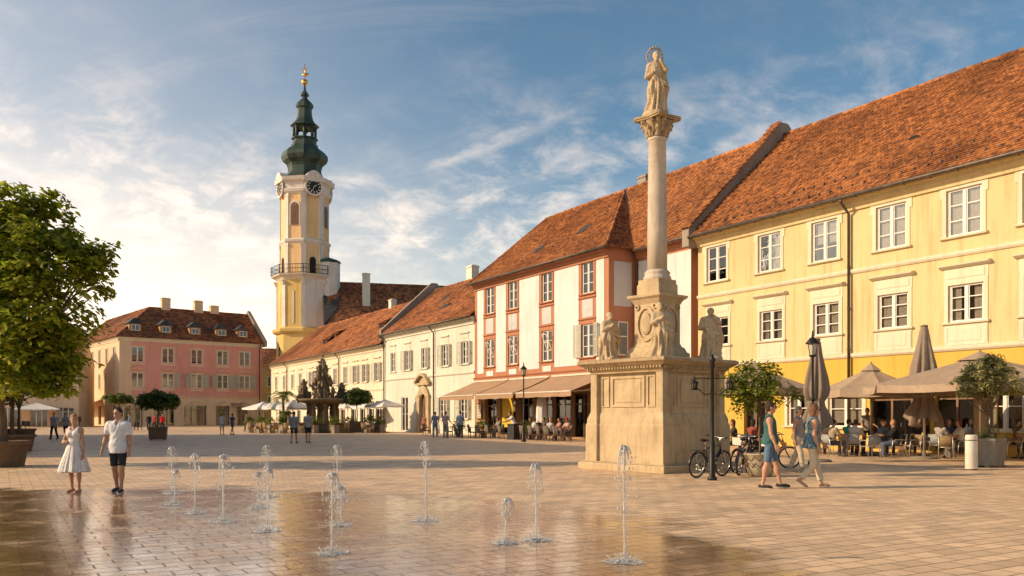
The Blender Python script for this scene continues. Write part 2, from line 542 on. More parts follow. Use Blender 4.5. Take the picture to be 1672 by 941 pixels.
M['bark'] = stone_mat('tree bark', (0.17, 0.115, 0.07), (0.07, 0.05, 0.03), 0.7, 6.0)
M['leaf'] = leaf_mat('broad green leaves', (0.070, 0.105, 0.012), (0.27, 0.29, 0.025), (0.54, 0.48, 0.04), 0.64)
M['leaf_dark'] = leaf_mat('dark clipped leaves', (0.022, 0.042, 0.010), (0.048, 0.078, 0.013), (0.11, 0.135, 0.018), 0.3)
M['leaf_yellow'] = leaf_mat('bright yellow green leaves', (0.035, 0.055, 0.008), (0.13, 0.15, 0.014), (0.26, 0.26, 0.02), 0.5)
M['leaf_olive'] = leaf_mat('olive leaves', (0.15, 0.14, 0.055), (0.29, 0.26, 0.10), (0.45, 0.40, 0.18), 0.35)
M['leaf_palm'] = leaf_mat('palm fronds', (0.045, 0.060, 0.012), (0.12, 0.13, 0.025), (0.22, 0.20, 0.04), 0.4)
M['rubber'] = simple('black rubber', (0.012, 0.012, 0.012), 0.7, 0.2, 20)
M['bike_black'] = simple('black bicycle paint', (0.015, 0.015, 0.017), 0.3, 0.1, 10, spec=0.6)
M['bike_red'] = simple('red plastic', (0.45, 0.03, 0.03), 0.4, 0.1, 10)
M['chrome'] = simple('chromed steel', (0.6, 0.58, 0.55), 0.2, 0.05, 10, metal=1.0)
M['bin_white'] = simple('cream enamel bin', (0.74, 0.66, 0.54), 0.4, 0.08, 3)
M['sign_yellow'] = simple('yellow banner', (0.80, 0.52, 0.02), 0.6, 0.08, 3)
M['lamp_glass'] = simple('frosted lantern glass', (0.55, 0.50, 0.42), 0.25, 0.05, 4)

# ------------------------------------------------------------------ smooth bodies: signed distances polygonised with surface nets
class SDF:
    def __init__(s): s.p = []
    def cone(s, a, b, ra, rb, k=0.03, flat=False, sub=False):
        s.p.append(('cone', np.array(a, float), np.array(b, float), ra, rb, k, flat, sub)); return s
    def ell(s, c, r, k=0.03, rz=0.0, sub=False):
        s.p.append(('ell', np.array(c, float), np.array(r, float), rz, 0, k, False, sub)); return s
    def func(s, fn, lo, hi, k=0.02, sub=False):
        s.p.append(('func', np.array(lo, float), np.array(hi, float), fn, 0, k, False, sub)); return s
    def mesh(s, name, h, mats, cut=None, disp=None):
        lo = np.full(3, 1e9); hi = np.full(3, -1e9)
        for t, a, b, ra, rb, k, fl, sub in s.p:
            if sub: continue
            if t == 'cone':
                r = max(ra, rb)
                lo = np.minimum(lo, np.minimum(a, b) - r); hi = np.maximum(hi, np.maximum(a, b) + r)
            elif t == 'ell':
                r = b.max() if ra else b
                lo = np.minimum(lo, a - r); hi = np.maximum(hi, a + r)
            else:
                lo = np.minimum(lo, a); hi = np.maximum(hi, b)
        lo = lo - 3 * h; hi = hi + 3 * h
        n = np.ceil((hi - lo) / h).astype(int) + 1
        ax = [lo[i] + h * np.arange(n[i]) for i in range(3)]
        D = np.full(tuple(n), 1.0, dtype=np.float32)
        for t, a, b, ra, rb, k, fl, sub in s.p:
            if t == 'cone': r = max(ra, rb); l0, h0 = np.minimum(a, b) - r, np.maximum(a, b) + r
            elif t == 'ell': r = b.max() if ra else b; l0, h0 = a - r, a + r
            else: l0, h0 = a, b
            mg = 1.5 * k + 3 * h
            i0 = np.clip(np.floor((l0 - mg - lo) / h).astype(int), 0, n - 1)
            i1 = np.clip(np.ceil((h0 + mg - lo) / h).astype(int) + 1, 1, n)
            sl = tuple(slice(i0[i], i1[i]) for i in range(3))
            X, Y, Z = np.meshgrid(ax[0][sl[0]], ax[1][sl[1]], ax[2][sl[2]], indexing='ij')
            if t == 'cone':
                ba = b - a
                L2 = float(ba @ ba) + 1e-12
                tt = ((X - a[0]) * ba[0] + (Y - a[1]) * ba[1] + (Z - a[2]) * ba[2]) / L2
                tcl = np.clip(tt, 0, 1)
                d = np.sqrt((X - a[0] - tcl * ba[0]) ** 2 + (Y - a[1] - tcl * ba[1]) ** 2 + (Z - a[2] - tcl * ba[2]) ** 2) - (ra + (rb - ra) * tcl)
                if fl: d = np.maximum(d, (tt - 1) * math.sqrt(L2))
            elif t == 'ell':
                x, y, z = X - a[0], Y - a[1], Z - a[2]
                if ra:
                    c_, s_ = math.cos(-ra), math.sin(-ra)
                    x, y = c_ * x - s_ * y, s_ * x + c_ * y
                k0 = np.sqrt((x / b[0]) ** 2 + (y / b[1]) ** 2 + (z / b[2]) ** 2)
                k1 = np.sqrt((x / b[0] ** 2) ** 2 + (y / b[1] ** 2) ** 2 + (z / b[2] ** 2) ** 2) + 1e-9
                d = k0 * (k0 - 1) / k1
            else:
                d = ra(X, Y, Z)
            old = D[sl]
            if sub:
                D[sl] = np.maximum(old, -d)
            else:
                hh = np.clip(0.5 + 0.5 * (old - d) / k, 0, 1)
                D[sl] = old * (1 - hh) + d * hh - k * hh * (1 - hh)
        if cut is not None or disp is not None:
            X, Y, Z = np.meshgrid(*ax, indexing='ij')
            if disp is not None: D = D + disp(X, Y, Z)
            if cut is not None: D = np.maximum(D, cut(X, Y, Z))
        return nets(D, lo, h, name, mats)

def nets(D, lo, h, name, mats):
    D = np.asarray(D, dtype=np.float32)
    D[[0, -1]] = 1; D[:, [0, -1]] = 1; D[:, :, [0, -1]] = 1
    S = D < 0
    nx, ny, nz = D.shape
    def cn(A, i, j, k): return A[i:nx - 1 + i, j:ny - 1 + j, k:nz - 1 + k]
    cs = [(i, j, k) for i in (0, 1) for j in (0, 1) for k in (0, 1)]
    tot = sum(cn(S, *c).astype(np.int8) for c in cs)
    act = (tot > 0) & (tot < 8)
    I = np.argwhere(act)
    pos = np.zeros((len(I), 3)); cnt = np.zeros(len(I))
    vals = {c: D[I[:, 0] + c[0], I[:, 1] + c[1], I[:, 2] + c[2]] for c in cs}
    for a in cs:
        for ax_ in range(3):
            if a[ax_]: continue
            b = list(a); b[ax_] = 1; b = tuple(b)
            va, vb = vals[a], vals[b]
            m = (va < 0) != (vb < 0)
            t = np.where(m, va / np.where(m, va - vb, 1), 0)
            p = np.tile(np.array(a, float), (len(I), 1))
            p[:, ax_] += t
            pos[m] += p[m]; cnt[m] += 1
    pos = lo + h * (I + pos / np.maximum(cnt, 1)[:, None])
    idx = np.full(act.shape, -1, dtype=np.int64)
    idx[tuple(I.T)] = np.arange(len(I))
    faces = []
    for ax_ in range(3):
        o1, o2 = [(1, 2), (2, 0), (0, 1)][ax_]
        sl0 = [slice(1, -1)] * 3; sl1 = [slice(1, -1)] * 3
        sl0[ax_] = slice(0, -1); sl1[ax_] = slice(1, None)
        A, B = S[tuple(sl0)], S[tuple(sl1)]
        for flip, m in ((False, A & ~B), (True, ~A & B)):
            E = np.argwhere(m)
            if not len(E): continue
            E = E.copy()
            for q in range(3):
                if q != ax_: E[:, q] += 1
            def g(d1, d2):
                F = E.copy(); F[:, o1] += d1; F[:, o2] += d2
                return idx[F[:, 0], F[:, 1], F[:, 2]]
            q = np.stack([g(-1, -1), g(0, -1), g(0, 0), g(-1, 0)], 1)
            if flip: q = q[:, ::-1]
            faces.append(q)
    F = np.concatenate(faces) if faces else np.zeros((0, 4), int)
    F = F[(F >= 0).all(1)]
    me = bpy.data.meshes.new(name)
    me.vertices.add(len(pos)); me.vertices.foreach_set('co', pos.astype(np.float32).ravel())
    me.loops.add(F.size); me.loops.foreach_set('vertex_index', F.ravel().astype(np.int32))
    me.polygons.add(len(F))
    me.polygons.foreach_set('loop_start', np.arange(0, F.size, 4, dtype=np.int32))
    me.polygons.foreach_set('loop_total', np.full(len(F), 4, dtype=np.int32))
    me.polygons.foreach_set('use_smooth', np.ones(len(F), dtype=bool))
    for m in (mats if isinstance(mats, (list, tuple)) else [mats]): me.materials.append(m)
    me.update(calc_edges=True)
    me.validate()
    return me

# ------------------------------------------------------------------ people
_cm = {}
def skin_m(c):
    k = ('skin', c)
    if k not in _cm:
        _cm[k] = simple('skin tone', c, 0.5, 0.08, 8, 0.05, 60)
    return _cm[k]
def cloth_m(c, pat=None):
    k = ('cloth', c, pat)
    if k not in _cm: _cm[k] = fabric('cloth', c, 0.45, 8.0, pat)
    return _cm[k]
def hair_m(c):
    k = ('hair', c)
    if k not in _cm:
        _cm[k] = simple('hair', c, 0.7, 0.4, 60, 0.9, 90, stretch=(1, 1, 0.25))
    return _cm[k]
SKIN = (0.50, 0.27, 0.16)

def skeleton(p):
    """joints in a frame facing +Y; angles in degrees"""
    J = {}
    f = p.get('fem', False)
    lean = R(p.get('lean', 0)); side = R(p.get('side', 0))
    up = V((math.sin(side), math.sin(lean), math.cos(lean))).normalized()
    P = V((0, 0, 0))
    J['up'] = up; J['pelvis'] = P
    J['chest'] = P + up * 0.38; J['sh'] = P + up * 0.47; J['neck'] = P + up * 0.52
    hl = R(p.get('nod', 0))
    J['head'] = P + up * 0.70 + V((0, 0.025 + math.sin(hl) * 0.06, -abs(math.sin(hl)) * 0.02))
    sw = 0.155 if f else 0.178
    for s, n in ((-1, 'l'), (1, 'r')):          # facing +Y the person's right is +X
        a = p.get('arm_' + n, (4, 8, 14))        # swing forward, abduct, elbow
        sh = J['sh'] + V((s * sw, 0, -0.02))
        tw = R(p.get('twist', 0))
        sh.y += -s * math.sin(tw) * sw
        sw_, ab, el = R(a[0]), R(a[1]), R(a[2])
        inw = R(a[3]) if len(a) > 3 else 0
        d = V((s * math.sin(ab), math.sin(sw_) * math.cos(ab), -math.cos(sw_) * math.cos(ab)))
        elb = sh + d * 0.29
        d2 = V((s * math.sin(ab * 0.6 - inw), math.sin(sw_ + el) * math.cos(inw), -math.cos(sw_ + el)))
        d2.normalize()
        wr = elb + d2 * 0.245
        J['sh' + n], J['el' + n], J['wr' + n], J['hd' + n] = sh, elb, wr, d2
        g = p.get('leg_' + n, (2, 2, 3))         # thigh swing, knee bend, abduct
        hp = P + V((s * 0.092, 0, -0.03))
        th, kn, ab = R(g[0]), R(g[1]), R(g[2])
        d = V((s * math.sin(ab), math.sin(th) * math.cos(ab), -math.cos(th) * math.cos(ab)))
        knee = hp + d * 0.44
        d2 = V((s * math.sin(ab) * 0.3, math.sin(th - kn), -math.cos(th - kn)))
        an = knee + d2 * 0.42
        pt = R(g[3]) if len(g) > 3 else 0        # heel lift
        fd = V((s * 0.12, math.cos(pt), -math.sin(pt)))
        fd.normalize()
        J['hp' + n], J['kn' + n], J['an' + n], J['fd' + n] = hp, knee, an, fd
        J['he' + n] = an + V((0, 0, -0.045)) - fd * 0.04 + (V((0, 0, 0.02)) if pt > 0.2 else V())
        J['to' + n] = an + V((0, 0, -0.055)) + fd * 0.165
    low = min(min(J['he' + n].z, J['to' + n].z) for n in 'lr') - 0.033
    if 'seat' in p: low = -(p['seat'] + 0.115)
    off = V((0, 0, -low))
    for k in list(J):
        if k in ('up',) or k.startswith('hd') or k.startswith('fd'): continue
        J[k] = J[k] + off
    return J

def torso(S, J, g, p, arms=True, lo=-0.02):
    f = p.get('fem', False); w = p.get('wide', 1.0)
    up = J['up']; P = J['pelvis']
    X = V((1, 0, 0))
    S.cone(P - X * 0.075 * w, P + X * 0.075 * w, 0.112 * w + g, 0.112 * w + g, 0.05)
    if f: S.ell(P + up * 0.20, (0.122 * w + g, 0.095 * w + g, 0.16), 0.08)
    else: S.ell(P + up * 0.20 + V((0, 0.012, 0)), (0.142 * w + g, 0.11 * w + g, 0.17), 0.08)
    c = J['chest']
    S.cone(c - X * 0.07 * w, c + X * 0.07 * w, 0.104 * w + g, 0.104 * w + g, 0.08)
    if f:
        for s in (-1, 1): S.ell(c + V((s * 0.07, 0.085, -0.02)), (0.058 + g, 0.05 + g, 0.055 + g), 0.04)
    if arms: S.cone(J['shl'], J['shr'], 0.058 + g, 0.058 + g, 0.06)
    else: S.cone(J['sh'] - X * 0.105, J['sh'] + X * 0.105, 0.06 + g, 0.06 + g, 0.06)

def body_sdf(J, p, fingers=True, feet=True):
    S = SDF()
    torso(S, J, 0.0, p)
    up = J['up']; H = J['head']
    yaw = R(p.get('head', 0))
    F = V((-math.sin(yaw), math.cos(yaw), 0)); X = V((math.cos(yaw), math.sin(yaw), 0)); Z = V((0, 0, 1))
    S.cone(J['neck'] - up * 0.03, H - Z * 0.06 - F * 0.01, 0.056, 0.052, 0.03)
    S.ell(H + Z * 0.025 - F * 0.01, (0.076, 0.094, 0.098), 0.02, yaw)
    S.ell(H - Z * 0.05 + F * 0.022, (0.058, 0.066, 0.066), 0.035, yaw)
    S.cone(H + F * 0.088 + Z * 0.012, H + F * 0.107 - Z * 0.022, 0.008, 0.013, 0.012)
    S.cone(H + F * 0.078 - Z * 0.062 - X * 0.018, H + F * 0.078 - Z * 0.062 + X * 0.018, 0.010, 0.010, 0.008)
    S.cone(H + F * 0.075 + Z * 0.03 - X * 0.035, H + F * 0.075 + Z * 0.03 + X * 0.035, 0.013, 0.013, 0.014)
    for s in (-1, 1):
        S.ell(H + X * s * 0.077 - F * 0.005 - Z * 0.008, (0.012, 0.022, 0.032), 0.008, yaw)
        S.ell(H + X * s * 0.031 + F * 0.090 + Z * 0.008, (0.016, 0.012, 0.010), 0.004, yaw, True)
    fat = p.get('limb', 1.08)
    for n, s in (('l', -1), ('r', 1)):
        S.cone(J['sh' + n], J['el' + n], 0.050 * fat, 0.038 * fat, 0.035)
        el, wr, hd = J['el' + n], J['wr' + n], J['hd' + n]
        S.cone(el, el + (wr - el) * 0.35, 0.038 * fat, 0.040 * fat, 0.02)
        S.cone(el + (wr - el) * 0.3, wr, 0.040 * fat, 0.025, 0.02)
        fwd = V((0, 1, 0)) - hd * hd.y
        if fwd.length < 0.3: fwd = V((-s, 0, 0)) - hd * (-s * hd.x)
        fwd.normalize()
        pal = hd.cross(fwd)
        if pal.x * s > 0: pal = -pal            # palm faces the body
        S.cone(wr + hd * 0.02 - fwd * 0.016, wr + hd * 0.075 - fwd * 0.024, 0.019, 0.017, 0.012)
        S.cone(wr + hd * 0.02 + fwd * 0.012, wr + hd * 0.075 + fwd * 0.024, 0.019, 0.017, 0.012)
        if fingers:
            for q, (o, L) in enumerate(((0.033, 0.068), (0.011, 0.078), (-0.011, 0.072), (-0.032, 0.056))):
                a = wr + hd * 0.085 + fwd * o
                b = a + hd * L * 0.55 + pal * 0.014
                S.cone(a, b, 0.0105, 0.0095, 0.006)
                S.cone(b, b + hd * L * 0.38 + pal * 0.028, 0.0095, 0.008, 0.004)
            a = wr + hd * 0.03 + fwd * 0.03
            b = a + hd * 0.035 + fwd * 0.026 + pal * 0.012
            S.cone(a, b, 0.013, 0.011, 0.01)
            S.cone(b, b + hd * 0.032 + fwd * 0.004 + pal * 0.008, 0.011, 0.009, 0.005)
        else:
            S.cone(wr + hd * 0.06, wr + hd * 0.145 + pal * 0.03, 0.028, 0.018, 0.02)
        hp, kn, an = J['hp' + n], J['kn' + n], J['an' + n]
        S.cone(hp, kn, 0.083 * fat, 0.053 * fat, 0.05)
        back = V((0, -1, 0))
        S.cone(kn, an, 0.049 * fat, 0.033, 0.03)
        S.ell(kn + (an - kn) * 0.32 + back * 0.016, (0.050 * fat, 0.053 * fat, 0.11), 0.04)
        S.cone(J['he' + n], J['to' + n] - J['fd' + n] * 0.05, 0.034, 0.031, 0.03)
        S.cone(J['to' + n] - J['fd' + n] * 0.06, J['to' + n], 0.034, 0.024, 0.02)
    return S

def person(label, loc, yaw, p, h=1.75, vox=0.010, hero=False, group=None):
    """p: pose and clothes. Returns the body mesh object; hair and clothes are its children"""
    J = skeleton(p)
    skin = skin_m(p.get('skin', SKIN))
    S = body_sdf(J, p, fingers=vox < 0.014)
    me = S.mesh('person', vox, skin)
    o = link('person', me, None, loc, R(yaw))
    k = h / 1.75
    o.scale = (k, k, k)
    tag(o, label, p.get('cat', 'person'), group)
    def part(name, S, m, cut=None, v=None, disp=None):
        m_ = S.mesh(name, v or vox, m, cut, disp)
        if len(m_.vertices): return link(name, m_, o)
    up = np.array(J['up']); P = np.array(J['pelvis'])
    def axis(X, Y, Z): return (X - P[0]) * up[0] + (Y - P[1]) * up[1] + (Z - P[2]) * up[2]
    g = p.get('loose', 0.016)
    def wrinkle(X, Y, Z): return 0.0035 * np.sin(38 * Z + 14 * X + 9 * np.sin(11 * X + 7 * Y)) * np.sin(17 * X + 12 * Y + 5 * Z)
    top = p.get('top')
    if top:
        kind, c = top[0], top[1]
        T = SDF()
        sleeves = kind in ('tshirt', 'shirt', 'jacket')
        torso(T, J, g, p, sleeves)
        T.cone(J['neck'] - J['up'] * 0.05, J['neck'] + J['up'] * 0.012, 0.075 + g * 0.5, 0.056 + g * 0.6, 0.04)
        hem = p.get('hem', -0.10)
        if hem < -0.02 and 'seat' not in p:
            T.cone(P + up * 0.02, P + up * (hem - 0.03), 0.155 * p.get('wide', 1.0) + g * 0.6, 0.165 * p.get('wide', 1.0) + g * 0.8, 0.05)
        for n, s in (('l', -1), ('r', 1)):
            if sleeves:
                sh, el = J['sh' + n], J['el' + n]
                if kind == 'jacket':
                    T.cone(sh, el, 0.058 + g, 0.048 + g, 0.03)
                    T.cone(el, el + (J['wr' + n] - el) * 0.95, 0.048 + g, 0.036 + g, 0.02, True)
                else:
                    T.cone(sh, sh + (el - sh) * 0.72, 0.056 + g, 0.055 + g * 1.3, 0.03, True)
        if kind in ('tank', 'camisole'):
            nk = np.array(J['neck'])
            T.ell(J['neck'] + V((0, 0.10, 0.035)), (0.085, 0.13, 0.12), 0.01, 0, True)
            for s in (-1, 1):
                T.ell(J['sh'] + V((s * (0.20 if kind == 'tank' else 0.185), 0, 0.01)), (0.075, 0.20, 0.135), 0.01, 0, True)
        else:
            T.ell(J['neck'] + V((0, 0.085, 0.035)), (0.045, 0.07, 0.085 if kind != 'shirt' else 0.12), 0.01, 0, True)
        part({'tank': 'vest', 'camisole': 'sleeveless_top', 'tshirt': 'tshirt', 'shirt': 'shirt', 'jacket': 'jacket'}[kind], T,
             cloth_m(c, p.get('pattern')), lambda X, Y, Z: np.maximum(hem - axis(X, Y, Z), -1 + 0 * X), disp=wrinkle)
        if kind == 'shirt' and hero:
            B = MB()
            b0 = J['chest'] + V((0, 0.104 + g, 0.03)); b1 = P_ = V(P) + V((0, 0.155, -0.06))
            for q in range(6):
                c_ = b0.lerp(b1, q / 5)
                B.ball(c_ + V((0, 0.008, 0)), 0.006, 6, 4)
            B.build('button', cloth_m((0.55, 0.5, 0.45)), o)
    if p.get('under'):
        T = SDF()
        T.cone(P + up * 0.0, P + up * (hem - 0.07), 0.155 + g * 0.4, 0.162 + g * 0.5, 0.03)
        part('undershirt', T, cloth_m(p['under']), lambda X, Y, Z: np.maximum((hem - 0.045) - axis(X, Y, Z), axis(X, Y, Z) + 0.03))
    bot = p.get('bottom')
    if bot:
        kind, c = bot[0], bot[1]
        T = SDF()
        w = p.get('wide', 1.0)
        T.cone(J['pelvis'] - V((0.075 * w, 0, 0)), J['pelvis'] + V((0.075 * w, 0, 0)), 0.120 * w + g * 0.4, 0.120 * w + g * 0.4, 0.05)
        T.cone(J['pelvis'], J['pelvis'] + J['up'] * 0.08, 0.138 * w, 0.135 * w, 0.05)
        for n in 'lr':
            hp, kn, an = J['hp' + n], J['kn' + n], J['an' + n]
            if kind == 'shorts':
                L = p.get('short', 0.86)
                T.cone(hp, hp + (kn - hp) * L, 0.098, 0.078, 0.045, True)
            else:
                T.cone(hp, kn, 0.096, 0.070, 0.045)
                L = p.get('crop', 0.97)
                T.cone(kn, kn + (an - kn) * L, 0.070, p.get('cuff', 0.062), 0.03, True)
        part('shorts' if kind == 'shorts' else 'trousers', T, cloth_m(c), lambda X, Y, Z: axis(X, Y, Z) - 0.12, disp=wrinkle)
    if p.get('dress'):
        c = p['dress']
        T = SDF()
        torso(T, J, 0.012, p, False)
        nk = J['neck']
        T.ell(nk + V((0, 0.09, 0.03)), (0.08, 0.13, 0.115), 0.01, 0, True)
        T.ell(nk + V((0, -0.09, 0.03)), (0.08, 0.10, 0.09), 0.01, 0, True)
        for s in (-1, 1): T.ell(J['sh'] + V((s * 0.19, 0, 0.01)), (0.072, 0.20, 0.14), 0.01, 0, True)
        zt, zb = P[2] + 0.17, P[2] - 0.50
        def skirt(X, Y, Z):
            t = np.clip((zt - Z) / (zt - zb), 0, 1)
            th = np.arctan2(Y - P[1], X - P[0])
            r = 0.115 + 0.235 * t ** 0.85 + t * (0.020 * np.sin(7 * th + 0.6) + 0.014 * np.sin(13 * th + 2.0) + 0.008 * np.sin(23 * th))
            q = np.sqrt((X - P[0] - 0.02 * t) ** 2 + ((Y - P[1]) * 1.12) ** 2)
            d = (q - r) * 0.85
            return np.maximum(d, np.maximum(Z - zt, zb + 0.016 * np.sin(5 * th) - Z))
        T.func(skirt, (P[0] - 0.42, P[1] - 0.40, zb - 0.02), (P[0] + 0.42, P[1] + 0.40, zt), 0.02)
        part('dress', T, cloth_m(c), None, disp=lambda X, Y, Z: 0.5 * wrinkle(X, Y, Z))
    H = J['head']
    yw = R(p.get('head', 0))
    F = np.array((-math.sin(yw), math.cos(yw), 0)); hx = np.array((math.cos(yw), math.sin(yw), 0))
    hs = p.get('hair')
    if hs:
        c, style = hs
        T = SDF()
        Hn = np.array(H)
        T.ell(H + V((0, 0, 0.032)) - V(F) * 0.017, (0.083, 0.101, 0.104), 0.02, yw)
        if style == 'long':
            T.ell(H - V(F) * 0.055 - V((0, 0, 0.06)), (0.085, 0.06, 0.12), 0.05, yw)
            for s in (-1, 1): T.ell(H + V(hx) * s * 0.07 - V(F) * 0.03 - V((0, 0, 0.07)), (0.03, 0.045, 0.10), 0.03, yw)
        elif style == 'tail':
            T.ell(H - V(F) * 0.10 - V((0, 0, -0.01)), (0.045, 0.045, 0.05), 0.03, yw)
            T.cone(H - V(F) * 0.11, H - V(F) * 0.12 - V((0, 0, 0.20)) + V(hx) * -0.03, 0.035, 0.018, 0.03)
            T.ell(H - V(F) * 0.055 - V((0, 0, 0.03)), (0.075, 0.055, 0.085), 0.04, yw)
        else:
            T.ell(H - V(F) * 0.045 - V((0, 0, 0.03)), (0.074, 0.052, 0.075), 0.03, yw)
        def face(X, Y, Z):
            f = (X - Hn[0]) * F[0] + (Y - Hn[1]) * F[1]
            z = Z - Hn[2]
            d1 = 0.885 * (f - 0.012) - 0.466 * (z + 0.02)           # cut away the face below the hairline
            d2 = -(z + 0.005) * 0.8 + (f - 0.012) * 0.7 if style == 'short' else -(z + 0.30)
            return np.maximum(d1, d2) * 0.8
        part('hair', T, hair_m(c), face, disp=lambda X, Y, Z: 0.003 * np.sin(90 * X + 40 * np.sin(20 * Z)) * np.cos(70 * Y))
    if hero:
        E = MB()
        W = MB()
        for s in (-1, 1):
            c_ = np.array(H) + hx * s * 0.031 + F * 0.083 + np.array((0, 0, 0.008))
            if p.get('glasses'):
                E.ball(c_ + F * 0.016 + np.array((0, 0, 0.002)), (0.026, 0.014, 0.019), 10, 6)
                E.tube([c_ + F * 0.012 + hx * s * 0.022 + np.array((0, 0, 0.008)), np.array(H) + hx * s * 0.082 + np.array((0, 0, 0.012))], 0.003, 5)
            else:
                E.ball(c_ + F * 0.004, (0.009, 0.009, 0.007), 8, 5)
        if p.get('glasses'):
            E.tube([np.array(H) + hx * -0.02 + F * 0.103 + np.array((0, 0, 0.014)), np.array(H) + hx * 0.02 + F * 0.103 + np.array((0, 0, 0.014))], 0.003, 5)
            E.build('sunglasses', M['bike_black'], o)
        else: E.build('eyes', hair_m((0.03, 0.02, 0.015)), o)
    if p.get('shoes'):
        c, style = p['shoes']
        for n in 'lr':
            T = SDF()
            he, to, fd = J['he' + n], J['to' + n], J['fd' + n]
            T.cone(he - fd * 0.008, to - fd * 0.05, 0.043, 0.041, 0.03)
            T.cone(to - fd * 0.06, to + fd * 0.008, 0.042, 0.031, 0.02)
            if style == 'boot': T.cone(J['an' + n] + V((0, 0, 0.05)), J['an' + n], 0.048, 0.046, 0.03)
            zc = he + fd * 0.1
            cuth = np.array(J['an' + n])
            sh = part('shoe', T, cloth_m(c), lambda X, Y, Z: (Z - (cuth[2] + (0.01 if style == 'slip' else 0.05)))) if style != 'sandal' else None
            B = MB()
            a, b = he - fd * 0.04, to + fd * 0.03
            sidev = fd.cross(V((0, 0, 1))).normalized()
            dn = sidev.cross(fd).normalized()
            if dn.z > 0: dn = -dn
            pts = []
            for t, w in ((0, 0.026), (0.1, 0.036), (0.4, 0.036), (0.75, 0.044), (0.93, 0.036), (1.0, 0.018)):
                pts.append((a.lerp(b, t), w))
            vs = []
            for q, w in pts:
                for dz in (0.024, 0.036):
                    vs += [q + sidev * w + dn * dz, q - sidev * w + dn * dz]
            fs = []
            for i in range(len(pts) - 1):
                u, w = i * 4, (i + 1) * 4
                fs += [(u, u + 1, w + 1, w), (u + 2, w + 2, w + 3, u + 3), (u, w, w + 2, u + 2), (u + 1, u + 3, w + 3, w + 1)]
            fs += [(0, 2, 3, 1), tuple(len(vs) - 4 + i for i in (0, 1, 3, 2))]
            B.add(vs, fs)
            B.build('sole' if style != 'sandal' else 'sandal', cloth_m(p.get('sole', (0.6, 0.55, 0.48))), sh if sh else o)
    return o

